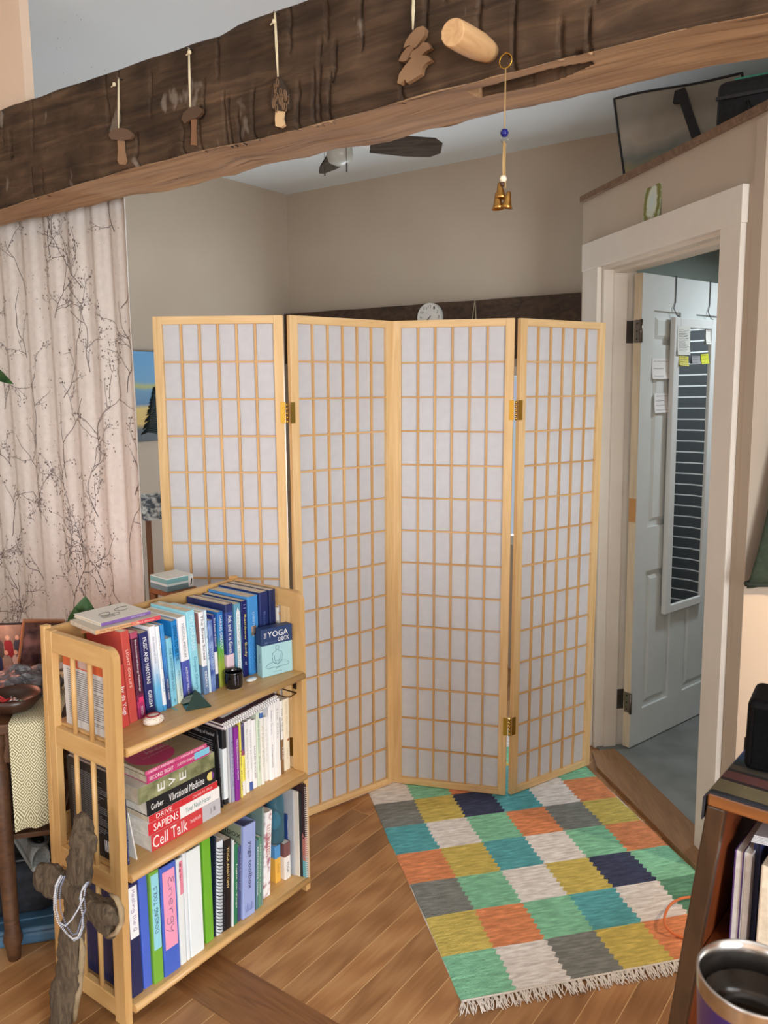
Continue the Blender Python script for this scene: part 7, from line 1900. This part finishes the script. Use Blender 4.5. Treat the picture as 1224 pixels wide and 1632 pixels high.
# orange cord looped beside the cabinet
cpz = lambda u, v, z: atz(u, v, z)
bm = newbm(); raw = [(1150, 1428, .01), (1118, 1429, .012), (1090, 1431, .02), (1073, 1438, .03), (1064, 1448, .035), (1059, 1462, .035), (1060, 1474, .03), (1068, 1484, .02), (1078, 1490, .013), (1092, 1494, .010), (1110, 1490, .010), (1135, 1488, .0102)]
pts = [cpz(u, v, z) for u, v, z in raw]
fine = []
for k in range(len(pts)-1):
    p0, p1_, p2_, p3_ = pts[max(0, k-1)], pts[k], pts[k+1], pts[min(len(pts)-1, k+2)]
    for i in range(6):
        t = i/6; fine.append(.5*((2*p1_)+(p2_-p0)*t+(2*p0-5*p1_+4*p2_-p3_)*t*t+(3*p1_-p0-3*p2_+p3_)*t**3))
tube(bm, fine, .0038, 8); o = obj('orange_cable', bm, P((226, 124, 70), .5), None); tag(o, 'loop of thin orange cord on the rug beside the cabinet', 'cord')

# ================================================================= LIGHT
# daylight through the window at our right, behind the camera
wc = room((WA0+WA1)/2, B_END+.16, (WZ0+WZ1)/2)
al = bpy.data.lights.new('window_daylight', 'AREA'); al.shape = 'RECTANGLE'; al.size = WA1-WA0; al.size_y = WZ1-WZ0; al.energy = 225; al.color = (.90, .955, 1.0)
ao_ = bpy.data.objects.new('window_daylight', al); COL.objects.link(ao_)
dirv = (-E2 + Z*-.14 + E1*.10).normalized()
ao_.matrix_world = Matrix.Translation(wc) @ dirv.to_track_quat('-Z', 'Y').to_matrix().to_4x4()
wc2 = room(A_END+.14, (RB0+RB1)/2, (RZ0+RZ1)/2)
al2 = bpy.data.lights.new('rear_fill_light', 'AREA'); al2.shape = 'RECTANGLE'; al2.size = RB1-RB0; al2.size_y = RZ1-RZ0; al2.energy = 26; al2.color = (.90, .955, 1.0)  # fill light behind the added rear window
ao2 = bpy.data.objects.new('rear_fill_light', al2); COL.objects.link(ao2)
ao2.matrix_world = Matrix.Translation(wc2) @ (E1 + Z*.14).normalized().to_track_quat('-Z', 'Y').to_matrix().to_4x4()
wc3 = room(-.14, (KB0+KB1)/2, (KZ0+KZ1)/2)
al3 = bpy.data.lights.new('window_daylight_back', 'AREA'); al3.shape = 'RECTANGLE'; al3.size = KB1-KB0; al3.size_y = KZ1-KZ0; al3.energy = 36; al3.color = (.84, .92, 1.0)
ao3 = bpy.data.objects.new('window_daylight_back', al3); COL.objects.link(ao3)
ao3.matrix_world = Matrix.Translation(wc3) @ (-E1 + Z*.18).normalized().to_track_quat('-Z', 'Y').to_matrix().to_4x4()
# lamp with an opaque shade, out of the picture at the right
fl_ = thing('floor_lamp', 'standing lamp with a dark shade just outside the right edge', 'lamp', (1.75, 1.92, 0))
bm = newbm(); lathe(bm, [(0, 0), (.13, 0), (.13, .015), (.02, .03), (0, .03)], 32); obj('base', bm, P((40, 38, 36), .5), fl_)
bm = newbm(); lathe(bm, [(0, .03), (.011, .03), (.011, 1.12), (0, 1.12)], 12); obj('pole', bm, P((40, 38, 36), .5), fl_)
bm = newbm(); lathe(bm, [(.15, 1.175), (.10, 1.36), (.098, 1.36), (.148, 1.175)], 40); obj('lamp_shade', bm, P((60, 48, 40), .8), fl_)
bm = newbm(); lathe(bm, [(0, 1.237), (.012, 1.24), (.022, 1.255), (.024, 1.275), (.014, 1.30), (0, 1.305)], 16); em, nt, b = newmat('bulb'); b.inputs['Emission Color'].default_value = (1, .72, .45, 1); b.inputs['Emission Strength'].default_value = 6; obj('bulb', bm, em, fl_)
pl_ = bpy.data.lights.new('lamp_light', 'POINT'); pl_.energy = 30; pl_.color = (1, .74, .5); pl_.shadow_soft_size = .012
plo = bpy.data.objects.new('lamp_light', pl_); COL.objects.link(plo); plo.location = (1.75, 1.92, 1.222)
# unseen ceiling fixture added to light the bathroom
bl_ = thing('bath_fill_fixture', 'added unseen round ceiling light that brightens the bathroom', 'ceiling light', (1.95, 3.3, 2.25))
bm = newbm(); lathe(bm, [(.14, 0), (.14, -.02), (0, -.02)], 32); obj('base', bm, WHITE, bl_)
bm = newbm(); lathe(bm, [(.12, -.02), (.11, -.05), (.05, -.07), (0, -.072)], 32); em2, nt, b = newmat('bath_diffuser'); b.inputs['Emission Color'].default_value = (.85, .95, 1, 1); b.inputs['Emission Strength'].default_value = 1.5; obj('diffuser', bm, em2, bl_)
pb_ = bpy.data.lights.new('bath_fill_light', 'AREA'); pb_.shape = 'DISK'; pb_.size = .24; pb_.energy = 11; pb_.color = (.88, .96, 1)
pbo = bpy.data.objects.new('bath_fill_light', pb_); COL.objects.link(pbo); pbo.location = (1.95, 3.3, 2.17)

w = bpy.data.worlds.new('world'); SC.world = w; w.use_nodes = True
w.node_tree.nodes['Background'].inputs[0].default_value = (.62, .72, .85, 1); w.node_tree.nodes['Background'].inputs[1].default_value = .6
SC.view_settings.view_transform = 'Standard'; SC.view_settings.look = 'None'; SC.view_settings.gamma = 1; SC.view_settings.exposure = 0.12
SC.view_settings.use_curve_mapping = False
try:
    SC.cycles.use_denoising = True; SC.cycles.max_bounces = 8; SC.cycles.diffuse_bounces = 5
except Exception: pass
